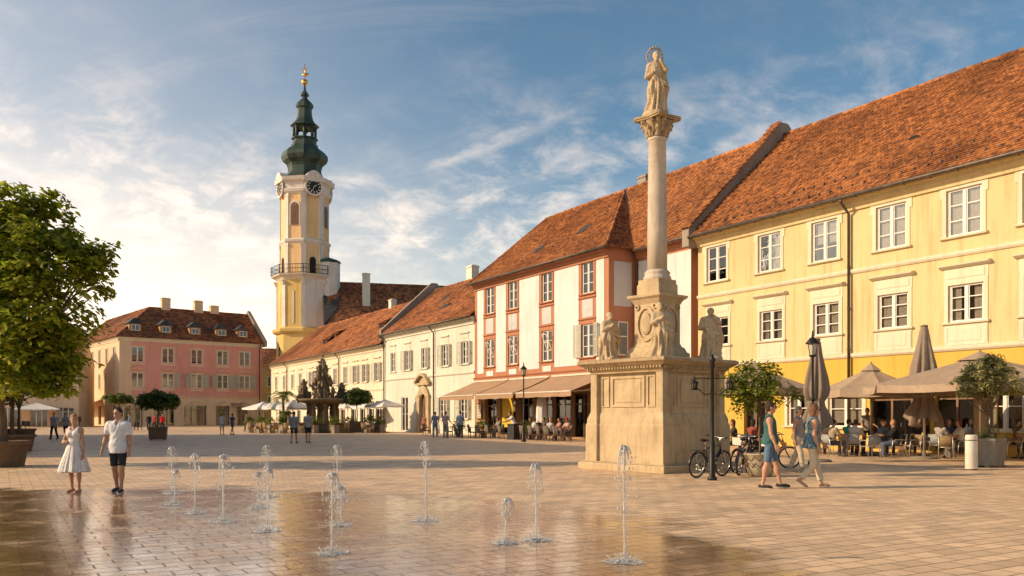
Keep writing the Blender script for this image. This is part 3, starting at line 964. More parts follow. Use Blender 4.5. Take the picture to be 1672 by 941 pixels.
# ------------------------------------------------------------------ stone figures
def statue_mesh(name, seed, m, h=0.02, H=1.5, arms='fold', hood=False):
    q = random.Random(seed)
    S = SDF()
    k = H / 1.75
    ph = q.uniform(0, 6)
    sway = q.uniform(0.04, 0.07) * q.choice((-1, 1))
    def robe(X, Y, Z):
        t = np.clip(Z / (1.18 * k), 0, 1)
        cx = sway * np.sin(t * 3.0)
        th = np.arctan2(Y, X - cx)
        r = (0.33 - 0.13 * t ** 0.7 + 0.05 * np.exp(-((t - 0.62) / 0.12) ** 2)) * k
        fold = (0.085 * (np.abs(np.sin(4.5 * th + 1.6 * t + ph)) - 0.6) + 0.055 * (np.abs(np.sin(7.5 * th - 2.5 * t + ph * 2)) - 0.6) + 0.02 * np.sin(5 * th + 8 * t)) * (1.15 - 0.6 * t) * k
        d = np.sqrt((X - cx) ** 2 + (Y * 1.12) ** 2) - r - fold
        return np.maximum(d * 0.75, np.maximum(-Z, Z - 1.2 * k))
    S.func(robe, (-0.5 * k, -0.5 * k, 0), (0.5 * k, 0.5 * k, 1.2 * k), 0.03)
    # rock base
    for i in range(5):
        a = q.uniform(0, 6.28)
        S.ell((0.22 * k * math.cos(a), 0.22 * k * math.sin(a), 0.03), (0.20 * k, 0.18 * k, 0.11 * k), 0.05)
    S.ell((0, 0, 1.22 * k), (0.22 * k, 0.155 * k, 0.26 * k), 0.08)
    S.cone((-0.17 * k, 0, 1.37 * k), (0.17 * k, 0, 1.37 * k), 0.075 * k, 0.075 * k, 0.06)
    tilt = q.uniform(-0.05, 0.05)
    S.cone((0, 0, 1.4 * k), (tilt, 0.02, 1.52 * k), 0.06 * k, 0.055 * k, 0.04)
    hd = V((tilt * 1.3, 0.04 * k, 1.60 * k))
    S.ell(hd, (0.082 * k, 0.10 * k, 0.118 * k), 0.03)
    S.cone(hd + V((0, 0.095 * k, 0.01)), hd + V((0, 0.11 * k, -0.025)), 0.012 * k, 0.016 * k, 0.02)
    S.ell(hd + V((0, 0.05 * k, -0.085 * k)), (0.05 * k, 0.055 * k, 0.055 * k), 0.03)
    S.ell(hd + V((0, -0.03 * k, 0.03 * k)), (0.105 * k, 0.11 * k, 0.115 * k), 0.02)
    if hood: S.ell(hd + V((0, -0.05 * k, -0.08 * k)), (0.13 * k, 0.11 * k, 0.19 * k), 0.05)
    if arms == 'fold':
        S.cone((-0.2 * k, 0, 1.34 * k), (-0.25 * k, 0.08 * k, 1.08 * k), 0.075 * k, 0.07 * k, 0.04)
        S.cone((-0.25 * k, 0.08 * k, 1.08 * k), (0.05 * k, 0.22 * k, 1.20 * k), 0.065 * k, 0.04 * k, 0.03)
        S.cone((0.2 * k, 0, 1.34 * k), (0.25 * k, 0.08 * k, 1.08 * k), 0.075 * k, 0.07 * k, 0.04)
        S.cone((0.25 * k, 0.08 * k, 1.08 * k), (-0.02 * k, 0.23 * k, 1.27 * k), 0.065 * k, 0.04 * k, 0.03)
        S.ell((0.02 * k, 0.25 * k, 1.26 * k), (0.06 * k, 0.05 * k, 0.07 * k), 0.03)
    elif arms == 'raise':
        S.cone((-0.2 * k, 0, 1.34 * k), (-0.28 * k, 0.14 * k, 1.22 * k), 0.07 * k, 0.06 * k, 0.04)
        S.cone((-0.28 * k, 0.14 * k, 1.22 * k), (-0.10 * k, 0.17 * k, 1.47 * k), 0.055 * k, 0.04 * k, 0.03)
        S.cone((0.2 * k, 0, 1.34 * k), (0.27 * k, 0.04 * k, 1.05 * k), 0.075 * k, 0.07 * k, 0.04)
        S.cone((0.27 * k, 0.04 * k, 1.05 * k), (0.12 * k, 0.22 * k, 1.12 * k), 0.06 * k, 0.04 * k, 0.03)
    # cloak over one shoulder, falling in a swag
    s = q.choice((-1, 1))
    S.cone((s * 0.22 * k, -0.02, 1.36 * k), (s * 0.30 * k, 0.02, 0.75 * k), 0.08 * k, 0.10 * k, 0.05)
    S.cone((s * 0.30 * k, 0.02, 0.75 * k), (s * 0.24 * k, 0.05, 0.35 * k), 0.10 * k, 0.05 * k, 0.05)
    S.cone((-s * 0.2 * k, 0.15 * k, 1.12 * k), (s * 0.27 * k, 0.20 * k, 0.82 * k), 0.045 * k, 0.055 * k, 0.03)
    S.cone((-s * 0.1 * k, 0.19 * k, 0.98 * k), (s * 0.22 * k, 0.20 * k, 0.62 * k), 0.03 * k, 0.04 * k, 0.03)
    def rough(X, Y, Z): return 0.006 * np.sin(31 * X + 5 * np.sin(17 * Z)) * np.sin(27 * Y + 3) * np.sin(23 * Z + 4 * X)
    return S.mesh(name, h, m, None, rough)

# ------------------------------------------------------------------ the ground
def ground():
    m = NT('plaza paving')
    ang = math.atan2(0.5127, 0.8586)
    co = m.coords('World', (1, 1, 1), (0, 0, -ang))
    wv = m.n('ShaderNodeVectorMath', operation='ADD')
    nzc = m.n('ShaderNodeTexNoise'); nzc.inputs['Scale'].default_value = 1.1; nzc.inputs['Detail'].default_value = 2
    m.l(co, nzc.inputs['Vector'])
    sc_ = m.n('ShaderNodeVectorMath', operation='SCALE'); sc_.inputs['Scale'].default_value = 0.035
    m.l(nzc.outputs['Color'], sc_.inputs[0])
    m.l(co, wv.inputs[0]); m.l(sc_.outputs[0], wv.inputs[1])
    def brick(c1, c2, mo, size):
        b = m.n('ShaderNodeTexBrick')
        b.offset = 0.5
        b.inputs['Color1'].default_value = (*c1, 1)
        b.inputs['Color2'].default_value = (*c2, 1)
        b.inputs['Mortar'].default_value = (*mo, 1)
        b.inputs['Scale'].default_value = 1.0
        b.inputs['Mortar Size'].default_value = size
        b.inputs['Mortar Smooth'].default_value = 0.3
        b.inputs['Brick Width'].default_value = 0.43
        b.inputs['Row Height'].default_value = 0.265
        m.l(wv.outputs[0], b.inputs['Vector'])
        return b
    b = brick((0.88, 0.61, 0.365), (0.56, 0.385, 0.235), (0.25, 0.172, 0.11), 0.012)
    pos = m.coords('World')
    tone = m.noise(pos, 0.16, 5, 0.6)
    blot = m.noise(pos, 0.9, 6, 0.65)
    fine = m.noise(pos, 14, 5, 0.7)
    base = m.mix(m.rng(tone, 0.35, 0.7), b.outputs['Color'], m.mix(0.35, b.outputs['Color'], (0.78, 0.55, 0.34)))
    base = m.mix(m.math('MULTIPLY', m.rng(blot, 0.50, 0.68), 0.45), base, (0.24, 0.18, 0.13))
    base = m.mix(m.math('MULTIPLY', m.rng(fine, 0.45, 0.85), 0.3), base, (0.26, 0.20, 0.15))
    # wet round the water jets
    sx = m.n('ShaderNodeSeparateXYZ'); m.l(pos, sx.inputs[0])
    dx = m.math('DIVIDE', m.math('ADD', sx.outputs[0], 7.5), 10.6)
    dy = m.math('DIVIDE', m.math('SUBTRACT', sx.outputs[1], 8.5), 10.4)
    rad = m.math('SQRT', m.math('ADD', m.math('MULTIPLY', dx, dx), m.math('MULTIPLY', dy, dy)))
    edge = m.noise(pos, 0.75, 5, 0.6)
    wob = m.math('ADD', rad, m.math('MULTIPLY', m.math('SUBTRACT', edge, 0.5), 0.5))
    wet = m.math('MULTIPLY', m.rng(wob, 1.02, 0.93), m.rng(m.noise(pos, 1.3, 6, 0.65, 0.5), 0.30, 0.52, 0.35, 1.0))
    puddle = m.math('MULTIPLY', wet, m.rng(m.noise(pos, 0.42, 4, 0.55, 0.4), 0.40, 0.56))
    dark = m.mix(wet, base, m.mix(1.0, base, (0.42, 0.35, 0.29), 'MULTIPLY'))
    m.set(Base_Color=dark)
    rdry = m.rng(fine, 0.3, 0.8, 0.50, 0.68)
    rw = m.math('ADD', m.math('MULTIPLY', wet, -0.40), rdry)
    rough = m.math('MAXIMUM', m.math('SUBTRACT', rw, m.math('MULTIPLY', puddle, 0.16)), 0.045)
    m.set(Roughness=rough)
    m.l(m.math('MULTIPLY', m.math('ADD', 0.42, m.math('MULTIPLY', wet, 0.25)), m.math('SUBTRACT', 1.0, m.math('MULTIPLY', b.outputs['Fac'], 0.9))), m.bsdf.inputs['Specular IOR Level'])
    h = m.math('MULTIPLY', b.outputs['Fac'], -1.0)
    rip = m.noise(m.coords('World', (1, 1, 1)), 8.0, 4, 0.55, 0.8)
    h = m.math('ADD', h, m.math('MULTIPLY', m.noise(pos, 7, 5, 0.6), 0.55))
    h = m.math('ADD', h, m.math('MULTIPLY', fine, 0.25))
    h = m.math('ADD', m.math('MULTIPLY', h, m.math('SUBTRACT', 1.0, m.math('MULTIPLY', puddle, 0.5))), m.math('MULTIPLY', m.math('MULTIPLY', rip, puddle), 1.1))
    m.bump(h, 0.7, 0.012)
    cb = m.n('ShaderNodeBump'); cb.inputs['Strength'].default_value = 0.5; cb.inputs['Distance'].default_value = 0.006
    hw = m.math('ADD', m.math('ADD', m.math('MULTIPLY', rip, 0.35), m.math('MULTIPLY', m.noise(pos, 3.2, 3, 0.5), 1.9)), m.math('MULTIPLY', b.outputs['Fac'], -1.3))
    m.l(hw, cb.inputs['Height']); m.l(cb.outputs[0], m.bsdf.inputs['Coat Normal'])
    m.l(m.math('MULTIPLY', m.math('MULTIPLY', wet, m.rng(puddle, 0.0, 1.0, 0.40, 0.95)), m.math('SUBTRACT', 1.0, m.math('MULTIPLY', b.outputs['Fac'], 0.8))), m.bsdf.inputs['Coat Weight'])
    m.bsdf.inputs['Coat Roughness'].default_value = 0.13
    m.bsdf.inputs['Coat IOR'].default_value = 1.45
    g = MB()
    n = 1
    g.add([(-400, -60, 0), (400, -60, 0), (400, 700, 0), (-400, 700, 0)], [(0, 1, 2, 3)])
    o = g.build('plaza_ground', m.mat)
    o['kind'] = 'structure'
ground()

# ------------------------------------------------------------------ facade tools (local frame: +x right along the facade, +y inward, z up)
D_ANG = math.atan2(-0.8586, 0.5127)
P0 = (10.56, 48.0)
def U(px):
    k = (px - CX) / FPX
    return (k * P0[1] - P0[0]) / (0.5127 + 0.8586 * k)
def fac(u, w=0.0, z=0.0):               # u along the row, w metres out from the facade -> world
    return V((P0[0] + 0.5127 * u - 0.8586 * w, P0[1] - 0.8586 * u - 0.5127 * w, z))

def wall_grid(mb, u0, u1, z0, z1, ops, y=0.0, depth=0.25, mi=0):
    us = sorted({u0, u1, *[min(max(q, u0), u1) for o in ops for q in (o[0], o[1])]})
    zs = sorted({z0, z1, *[min(max(q, z0), z1) for o in ops for q in (o[2], o[3])]})
    for i in range(len(us) - 1):
        for j in range(len(zs) - 1):
            uc, zc = (us[i] + us[i + 1]) / 2, (zs[j] + zs[j + 1]) / 2
            if any(o[0] < uc < o[1] and o[2] < zc < o[3] for o in ops): continue
            mb.add([(us[i], y, zs[j]), (us[i + 1], y, zs[j]), (us[i + 1], y, zs[j + 1]), (us[i], y, zs[j + 1])], [(0, 1, 2, 3)], mi)
    for a, b, c, d in ops:
        mb.add([(a, y, c), (b, y, c), (b, y, d), (a, y, d), (a, y + depth, c), (b, y + depth, c), (b, y + depth, d), (a, y + depth, d)],
               [(0, 4, 5, 1), (1, 5, 6, 2), (2, 6, 7, 3), (3, 7, 4, 0)], mi)

def in_poly(u, s, poly):
    r = False
    n = len(poly)
    for i in range(n):
        (x1, y1), (x2, y2) = poly[i], poly[(i + 1) % n]
        if (y1 > s) != (y2 > s) and u < (x2 - x1) * (s - y1) / (y2 - y1) + x1: r = not r
    return r

def roof_plane(mb, O, Uv, Sv, poly, tw, tl, seed=1, base=True, jit=0.012, sag=0.04):
    """clay tiles laid in courses over a plane; poly in (along the eave, up the slope)"""
    q = random.Random(seed)
    O, Uv, Sv = V(O), V(Uv).normalized(), V(Sv).normalized()
    N = Uv.cross(Sv).normalized()
    if N.z < 0: N = -N
    if base:
        mb.add([O + Uv * u + Sv * s for u, s in poly], [tuple(range(len(poly)))], 0)
    u0, u1 = min(p[0] for p in poly), max(p[0] for p in poly)
    s0, s1 = min(p[1] for p in poly), max(p[1] for p in poly)
    j = 0
    s = s0
    while s < s1 - tl * 0.4:
        u = u0 + (tw * 0.5 if j % 2 else 0)
        wav = 0.02 * math.sin(j * 1.7)
        while u < u1:
            if in_poly(u + tw / 2, s + tl / 2, poly):
                a, b, c = q.uniform(0.032, 0.032 + jit * 2), q.uniform(0.032, 0.032 + jit * 2), q.uniform(-0.012, 0.012)
                g = 0.006
                dz = N * sag * (math.sin(u * 0.42 + seed) * math.sin(s * 0.55 + seed * 2) + 0.4 * math.sin(u * 1.1 + 3 * seed))
                p0 = O + Uv * (u + g) + Sv * (s + c) + N * a
                p1 = O + Uv * (u + tw - g) + Sv * (s + c) + N * b
                p2 = O + Uv * (u + tw - g) + Sv * (s + tl * 1.1 + c) + N * 0.006
                p3 = O + Uv * (u + g) + Sv * (s + tl * 1.1 + c) + N * 0.006
                p4, p5 = p0 - N * 0.028, p1 - N * 0.028
                mb.add([p + dz + N * sag for p in (p0, p1, p2, p3, p4, p5)], [(0, 1, 2, 3), (4, 5, 1, 0)], 0)
            u += tw
        s += tl
        j += 1

def ridge_tiles(mb, a, b, r=0.12, L=0.4, seed=3):
    q = random.Random(seed)
    a, b = V(a), V(b)
    n = max(2, int((b - a).length / L))
    for i in range(n):
        p, t = a.lerp(b, i / n), a.lerp(b, (i + 1.08) / n)
        o = V((0, 0, q.uniform(-0.01, 0.015)))
        mb.tube([p + o, t + o], [r * q.uniform(0.95, 1.1), r * 0.88], 7)

# window kits: meshes cached by style, then copied
_wk = {}
def win_mesh(style, w, h):
    key = (style, round(w, 2), round(h, 2))
    if key in _wk: return _wk[key]
    d = {}
    F = MB()
    b, y0, y1 = 0.075, 0.07, 0.13
    rows = {'yellow': 3, 'yellow_top': 3, 'orange': 3, 'white': 3, 'cream': 3, 'pink': 2, 'shop': 1}.get(style, 2)
    F.box(-w / 2, -w / 2 + b, y0, y1, 0, h); F.box(w / 2 - b, w / 2, y0, y1, 0, h)
    F.box(-w / 2 + b, w / 2 - b, y0, y1, 0, b); F.box(-w / 2 + b, w / 2 - b, y0, y1, h - b, h)
    F.box(-0.06, 0.06, y0 - 0.015, y1, b, h - b)
    for s in (-1, 1):
        x0, x1 = (0.06, w / 2 - b) if s > 0 else (-w / 2 + b, -0.06)
        F.box(x0, x0 + 0.045, y0 + 0.02, y1 - 0.002, b, h - b); F.box(x1 - 0.045, x1, y0 + 0.02, y1 - 0.002, b, h - b)
        for r in range(1, rows):
            z = h * r / rows
            F.box(x0 + 0.045, x1 - 0.045, y0 + 0.025, y1 - 0.005, z - 0.02, z + 0.02)
    d['frame'] = F.mesh('window', M['white_paint'])
    G = MB(); G.box(-w / 2 + 0.02, w / 2 - 0.02, 0.112, 0.118, 0.02, h - 0.02)
    d['pane'] = G.mesh('pane', M['glass'])
    Cc = MB()
    def strip(xa, xb, zt=h, zb=0.03):
        n = 9
        vs = []
        for i in range(n):
            x = xa + (xb - xa) * i / (n - 1)
            yy = 0.22 + 0.03 * math.sin(i * 2.3)
            vs += [(x, yy, zb), (x, yy, zt)]
        Cc.add(vs, [(2 * i, 2 * i + 2, 2 * i + 3, 2 * i + 1) for i in range(n - 1)], 0, True)
    def done(nm):
        d[nm] = Cc.mesh('curtain', M['curtain'])
        Cc.__init__()
    strip(-w / 2, -w * 0.20); strip(w * 0.16, w / 2); done('curtain')
    strip(-w / 2, -0.02, h, h * 0.05); strip(0.0, w / 2, h, h * 0.05); done('curtain1')
    strip(-w / 2, w / 2, h, h * 0.45); done('curtain2')
    strip(-w / 2, -w * 0.05); strip(w * 0.40, w / 2); done('curtain3')
    strip(-w / 2, w * 0.48, h, h * 0.12); done('curtain4')
    # casing
    T = MB()
    c, t = 0.17, 0.035
    T.box(-w / 2 - c, -w / 2, -t, 0.0, -0.0, h); T.box(w / 2, w / 2 + c, -t, 0.0, 0, h)
    T.box(-w / 2 - c, w / 2 + c, -t, 0.0, h, h + c)
    if style == 'yellow':
        T.box(-w / 2 - c - 0.02, w / 2 + c + 0.02, -t + 0.01, 0, h + c, h + c + 0.50)
        T.box(-w / 2 - 0.05, w / 2 + 0.05, -t - 0.012, -t + 0.01, h + c + 0.1, h + c + 0.40)
        T.uprism([(0, h + c + 0.50), (-0.10, h + c + 0.52), (-0.24, h + c + 0.60), (-0.26, h + c + 0.66), (0, h + c + 0.70)], -w / 2 - c - 0.14, w / 2 + c + 0.14)
        T.box(-w / 2 - c, w / 2 + c, -t, 0, -0.95, -0.10)
        T.box(-w / 2 + 0.1, w / 2 - 0.1, -t - 0.015, -t, -0.78, -0.25)
        for s in (-1, 1): T.box(s * (w / 2 + 0.08) - 0.07, s * (w / 2 + 0.08) + 0.07, -t - 0.015, -t, -0.85, -0.2)
    elif style == 'yellow_top':
        T.box(-0.09, 0.09, -t - 0.03, 0, h + c, h + c + 0.22)
        for s in (-1, 1): T.box(s * (w / 2 + c + 0.05) - 0.05, s * (w / 2 + c + 0.05) + 0.05, -t, 0, h - 0.3, h + c)
    elif style == 'white':
        T.uprism([(0, h + c + 0.45), (-0.12, h + c + 0.50), (-0.14, h + c + 0.58), (0, h + c + 0.62)], -w / 2 - c, w / 2 + c)
        T.box(-w / 2, w / 2, -t, 0, h + c + 0.08, h + c + 0.42)
    elif style == 'cream':
        T.uprism([(0, h + c + 0.25), (-0.14, h + c + 0.30), (-0.16, h + c + 0.40), (0, h + c + 0.44)], -w / 2 - c - 0.1, w / 2 + c + 0.1)
    elif style == 'pink_hood':
        n = 9
        pts = [(-w / 2 - c - 0.12 + (w + 2 * c + 0.24) * i / n, h + c + 0.16 + 0.42 * math.sin(math.pi * i / n)) for i in range(n + 1)]
        low = [(x, z - 0.14) for x, z in reversed(pts)]
        T.yprism(pts + low, -0.18, 0.0)
        T.box(-w / 2 - c, w / 2 + c, -t, 0, -0.5, -0.12)
    elif style == 'pink':
        T.box(-w / 2 - c, w / 2 + c, -t, 0, -0.4, -0.12)
    mt = {'orange': M['orange'], 'white': M['offwhite'], 'cream': M['trim'], 'pink': M['pinkcream'], 'pink_hood': M['pinkcream']}.get(style, M['trim'])
    if style not in ('shop',): d['surround'] = T.mesh('surround', mt)
    Sl = MB()
    Sl.uprism([(0.10, 0.0), (-0.12, -0.012), (-0.15, -0.04), (-0.13, -0.09), (0, -0.10)][::-1], -w / 2 - c - 0.08, w / 2 + c + 0.08)
    d['sill'] = Sl.mesh('sill', mt)
    _wk[key] = d
    return d

def shutter_mesh(w, h):
    key = ('shutter', round(w, 2), round(h, 2))
    if key in _wk: return _wk[key]
    B = MB()
    B.box(0, 0.07, 0, 0.04, 0, h); B.box(w - 0.07, w, 0, 0.04, 0, h)
    for z in (0, h / 2 - 0.04, h - 0.09): B.box(0.07, w - 0.07, 0.002, 0.038, z, z + 0.09)
    n = int(h / 0.09)
    for i in range(n):
        z = 0.09 + (h - 0.18) * i / n
        B.add([(0.07, 0.03, z), (w - 0.07, 0.03, z), (w - 0.07, 0.008, z + 0.07), (0.07, 0.008, z + 0.07)], [(0, 1, 2, 3)])
    _wk[key] = B.mesh('shutter', M['grey_paint'])
    return _wk[key]

def window(root, u, z, w, h, style, parts=('pane', 'curtain', 'surround', 'sill'), shutters=0, y=0.0, glass=None):
    d = win_mesh(style, w, h)
    o = link('window', d['frame'], root, (u, y, z))
    for p in parts:
        if p not in d: continue
        c = link(p, d[p] if p != 'curtain' else d[rnd.choice(('curtain1', 'curtain1', 'curtain4', 'curtain2') if style == 'yellow_top' or (style == 'orange' and z > 9) else ('curtain1', 'curtain1', 'curtain4') if style.startswith('pink') else ('curtain', 'curtain2', 'curtain1', 'curtain1', 'curtain4', 'curtain3'))], o)
        if p == 'pane' and glass:
            c.data = d.setdefault('pane_far', d['pane'].copy())
            c.data.materials[0] = glass
    sw = w / 2
    if shutters:
        me = shutter_mesh(sw, h)
        for s in (-1, 1):
            if shutters == 1 or (shutters == 2 and s < 0) or (shutters == 3 and s > 0):
                c = link('shutter', me, o, (-w / 2 - 0.02 if s < 0 else w / 2 + 0.02, -0.075, 0))
                c.rotation_euler = (0, 0, R(180 + 14) if s < 0 else R(-14))
                if s < 0: c.location = (-w / 2 - 0.02, -0.04, 0)
    return o

def gutter(root, a, b, r=0.09):
    B = MB()
    a, b = V(a), V(b)
    B.tube([a, b], r, 8)
    n = int((b - a).length / 1.2)
    for i in range(n + 1):
        p = a.lerp(b, i / max(n, 1))
        B.box(p.x - 0.015, p.x + 0.015, p.y - 0.02, p.y + 0.22, p.z - r - 0.015, p.z - r + 0.01)
    return B.build('gutter', M['gutter'], root)
def downpipe(root, u, z1, z0=0.0, y=-0.14, r=0.065, over=0.55):
    B = MB()
    B.tube([(u, -over, z1), (u, -over, z1 - 0.15), (u, y, z1 - 0.65), (u, y, z0)], r, 8)
    for i in range(5):
        z = z0 + 0.8 + (z1 - z0 - 2) * i / 5
        B.tube([(u, y, z), (u, y, z + 0.06)], r + 0.018, 8)
    return B.build('downpipe', M['gutter'], root)
def chimney(roof, x, y, z0, z1, w=0.8, d=0.6, m=None, cap=True):
    B = MB()
    B.box(-w / 2, w / 2, -d / 2, d / 2, z0, z1 - 0.12)
    B.box(-w / 2 - 0.07, w / 2 + 0.07, -d / 2 - 0.07, d / 2 + 0.07, z1 - 0.12, z1)
    B.box(-w / 2 + 0.1, w / 2 - 0.1, -d / 2 + 0.1, d / 2 - 0.1, z1, z1 + 0.12)
    return B.build('chimney', m or M['offwhite'], roof, (x, y, 0))
def roof_vent(roof, p, s=0.45):
    B = MB()
    n = 8
    pts = [(s * math.cos(math.pi * i / n), s * 0.75 * math.sin(math.pi * i / n)) for i in range(n + 1)]
    B.yprism(pts, 0, 0.9, 0)
    q = [(x * 0.8, z * 0.8 + 0.02) for x, z in pts]
    B.yprism(q, -0.03, -0.002, 1)
    return B.build('roof_vent', [M['tiles_dark'], M['dark']], roof, p)
def gable_roof(root, u0, u1, e, hd, rz, ov=0.55, tw=0.20, tl=0.17, m='tiles', seed=1, back=True, x_trim=(0, 0), front=True):
    """front slope from the eave (z e, overhang ov) to the ridge (z rz at depth hd)"""
    mb = MB()
    run = hd + ov
    pitch = (rz - e) / run
    Ls = math.hypot(run, rz - e)
    Sv = V((0, run, rz - e))
    if front: roof_plane(mb, (u0, -ov, e), (1, 0, 0), Sv, [(0, 0), (u1 - u0, 0), (u1 - u0 - x_trim[1], Ls), (x_trim[0], Ls)], tw, tl, seed)
    if back: mb.add([(u0, 2 * hd + ov, e), (u1, 2 * hd + ov, e), (u1, hd, rz), (u0, hd, rz)], [(1, 0, 3, 2)])
    mb.add([(u0, -ov, e - 0.03), (u1, -ov, e - 0.03), (u1, 0.1, e - 0.03), (u0, 0.1, e - 0.03)], [(3, 2, 1, 0)])
    ridge_tiles(mb, (u0 + x_trim[0], hd, rz + 0.02), (u1 - x_trim[1], hd, rz + 0.02), 0.14, 0.42, seed)
    return mb.build('roof', M[m], root)
def firewall(root, u0, u1, e, hd, rz, up=0.6, ov=0.6, m='grey_plaster', tiled=True):
    B = MB()
    p = [(-ov, e - 0.5), (-ov, e + up * 0.9), (hd - 0.3, rz + up + 0.25), (hd + 0.3, rz + up + 0.25), (2 * hd + ov, e + up), (2 * hd + ov, e - 0.5)]
    B.uprism(p, u0, u1)
    o = B.build('firewall', M[m], root)
    if tiled:
        T = MB()
        Sv = V((0, hd - 0.3 + ov, rz + 0.25 - e + up * 0.1))
        roof_plane(T, (u0 - 0.12, -ov - 0.05, e + up * 0.9 + 0.03), (1, 0, 0), Sv, [(0, 0), (u1 - u0 + 0.24, 0), (u1 - u0 + 0.24, Sv.length), (0, Sv.length)], 0.3, 0.2, 5)
        T.build('coping', M['tiles'], o)
    return o
def moulding(root, u0, u1, z, prof, m, name='cornice', y=0.0):
    B = MB()
    B.uprism([(y - a, z + b) for a, b in prof], u0, u1)
    return B.build(name, m, root)
CORN = [(0, -0.55), (0.10, -0.55), (0.12, -0.38), (0.22, -0.30), (0.26, -0.16), (0.42, -0.08), (0.46, 0.0), (0, 0.0)][::-1]
STRING = [(0, -0.12), (0.05, -0.12), (0.11, -0.04), (0.12, 0.05), (0.03, 0.10), (0, 0.10)][::-1]

def shell(mb, u0, u1, dpt, z0, z1, hd=None, rz=None, mi=0, left=True, right=True, back=True):
    """side and back walls, with gables when a ridge is given"""
    for u, fl, on in ((u0, True, left), (u1, False, right)):
        if not on: continue
        if rz: pts = [(u, 0, z0), (u, dpt, z0), (u, dpt, z1), (u, hd, rz), (u, 0, z1)]
        else: pts = [(u, 0, z0), (u, dpt, z0), (u, dpt, z1), (u, 0, z1)]
        mb.add(pts, [tuple(range(len(pts)))[::(-1 if fl else 1)]], mi)
    if back: mb.add([(u0, dpt, z0), (u1, dpt, z0), (u1, dpt, z1), (u0, dpt, z1)], [(3, 2, 1, 0)], mi)

# ================================================================== yellow house
def yellow_house():
    root = empty('yellow_house', (*P0, 0), D_ANG, 'long pale yellow town house with deep yellow ground floor and steep orange tile roof', 'house')
    u0, u1, e, hd, rz = -0.2, 31.0, 11.55, 7.0, 18.5
    ups, los, gr = [], [], []
    W, H2, H1 = 1.50, 1.92, 1.52
    for px in (1170, 1256, 1346, 1455, 1574, 1703): 
        ups.append(U(px)); los.append(U(px + 3))
    step = ups[-1] - ups[-2]
    while ups[-1] + step < u1 - 1.5:
        ups.append(ups[-1] + step); los.append(los[-1] + step)
    ops_up = [(u - W / 2, u + W / 2, 8.95, 8.95 + H2) for u in ups] + [(u - W / 2, u + W / 2, 5.42, 5.42 + H1) for u in los]
    mb = MB()
    wall_grid(mb, u0, u1, 4.32, e + 0.4, ops_up)
    shell(mb, u0, u1, 14, 0, e + 0.3, hd, rz - 0.2, back=True)
    mb.build('wall', M['yellow'], root)
    # ground floor
    g_ops, wins, doors = [], [], []
    for px, w, z0, z1, kind in ((1238, 2.0, 0.1, 2.9, 'door'), (1303, 1.3, 1.1, 2.8, 'win'), (1380, 1.9, 1.05, 2.75, 'win'), (1468, 2.9, 0.1, 3.1, 'door'), (1575, 2.6, 0.1, 3.0, 'door'), (1640, 1.5, 1.0, 2.9, 'win'), (1740, 2.4, 0.1, 3.0, 'door'), (1850, 1.6, 1.0, 2.9, 'win')):
        u = U(px)
        if u + w > u1: continue
        g_ops.append((u - w / 2, u + w / 2, z0, z1)); (wins if kind == 'win' else doors).append((u, w, z0, z1))
    mg = MB()
    wall_grid(mg, u0, u1, 0.0, 4.32, g_ops, 0.0, 0.35)
    mg.build('ground_floor_wall', M['deep_yellow'], root)
    for u in ups: window(root, u, 8.95, W, H2, 'yellow_top')
    for u in los: window(root, u, 5.42, W, H1, 'yellow')
    for u, w, z0, z1 in wins: window(root, u, z0, w, z1 - z0, 'shop2')
    for u, w, z0, z1 in doors:
        D = MB()
        n = 3
        for i in range(n + 1): 
            x = -w / 2 + w * i / n
            D.box(x - 0.05, x + 0.05, 0.2, 0.28, 0, z1 - z0)
        D.box(-w / 2, w / 2, 0.21, 0.27, z1 - z0 - 0.1, z1 - z0); D.box(-w / 2, w / 2, 0.21, 0.27, 2.15, 2.22); D.box(-w / 2, w / 2, 0.21, 0.27, 0, 0.35)
        d = D.build('glazed_door', M['wood'], root, (u, 0, z0))
        G = MB(); G.box(-w / 2, w / 2, 0.235, 0.245, 0.3, z1 - z0 - 0.05)
        G.build('pane', M['glass'], d)
        K = MB(); K.box(-0.02, 0.02, 0.14, 0.2, 1.0, 1.15); K.build('handle', M['chrome'], d)
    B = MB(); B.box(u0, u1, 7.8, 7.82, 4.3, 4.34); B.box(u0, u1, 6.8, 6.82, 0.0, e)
    B.build('dark_backing', M['dark'], root)  # near-black sheet behind the windows, room shade put into its colour
    moulding(root, u0, u1, 4.36, STRING, M['trim'], 'string_course')
    moulding(root, u0, u1, 8.22, STRING, M['trim'], 'string_course')
    moulding(root, u0, u1, e, CORN, M['yellow'])
    rf = gable_roof(root, u0, u1, e, hd, rz, 0.62, 0.20, 0.175, 'tiles', 11)
    SG = MB(); kk = (rz - e) / (hd + 0.62)
    for rr_ in range(2):
        for i in range(int((u1 - u0) / 0.62)):
            y_ = -0.1 + 0.75 * rr_; x_ = u0 + 0.3 + 0.62 * i + 0.3 * rr_
            SG.obox((x_, y_, e + kk * (y_ + 0.62) + 0.12), (0.03, 0.05, 0.06))
    SG.build('snow_guard', M['slate'], rf)['kind'] = 'stuff'
    roof_vent(rf, (U(1381) + 2.0, 2.2, e + 2.55))
    gutter(root, (u0, -0.74, e - 0.02), (u1, -0.74, e - 0.02))
    downpipe(root, U(1389), e - 0.05, 0.0, over=0.7)
    firewall(root, -0.75, -0.21, e, hd, rz, 0.5, 0.7)
    return root
yellow_house()

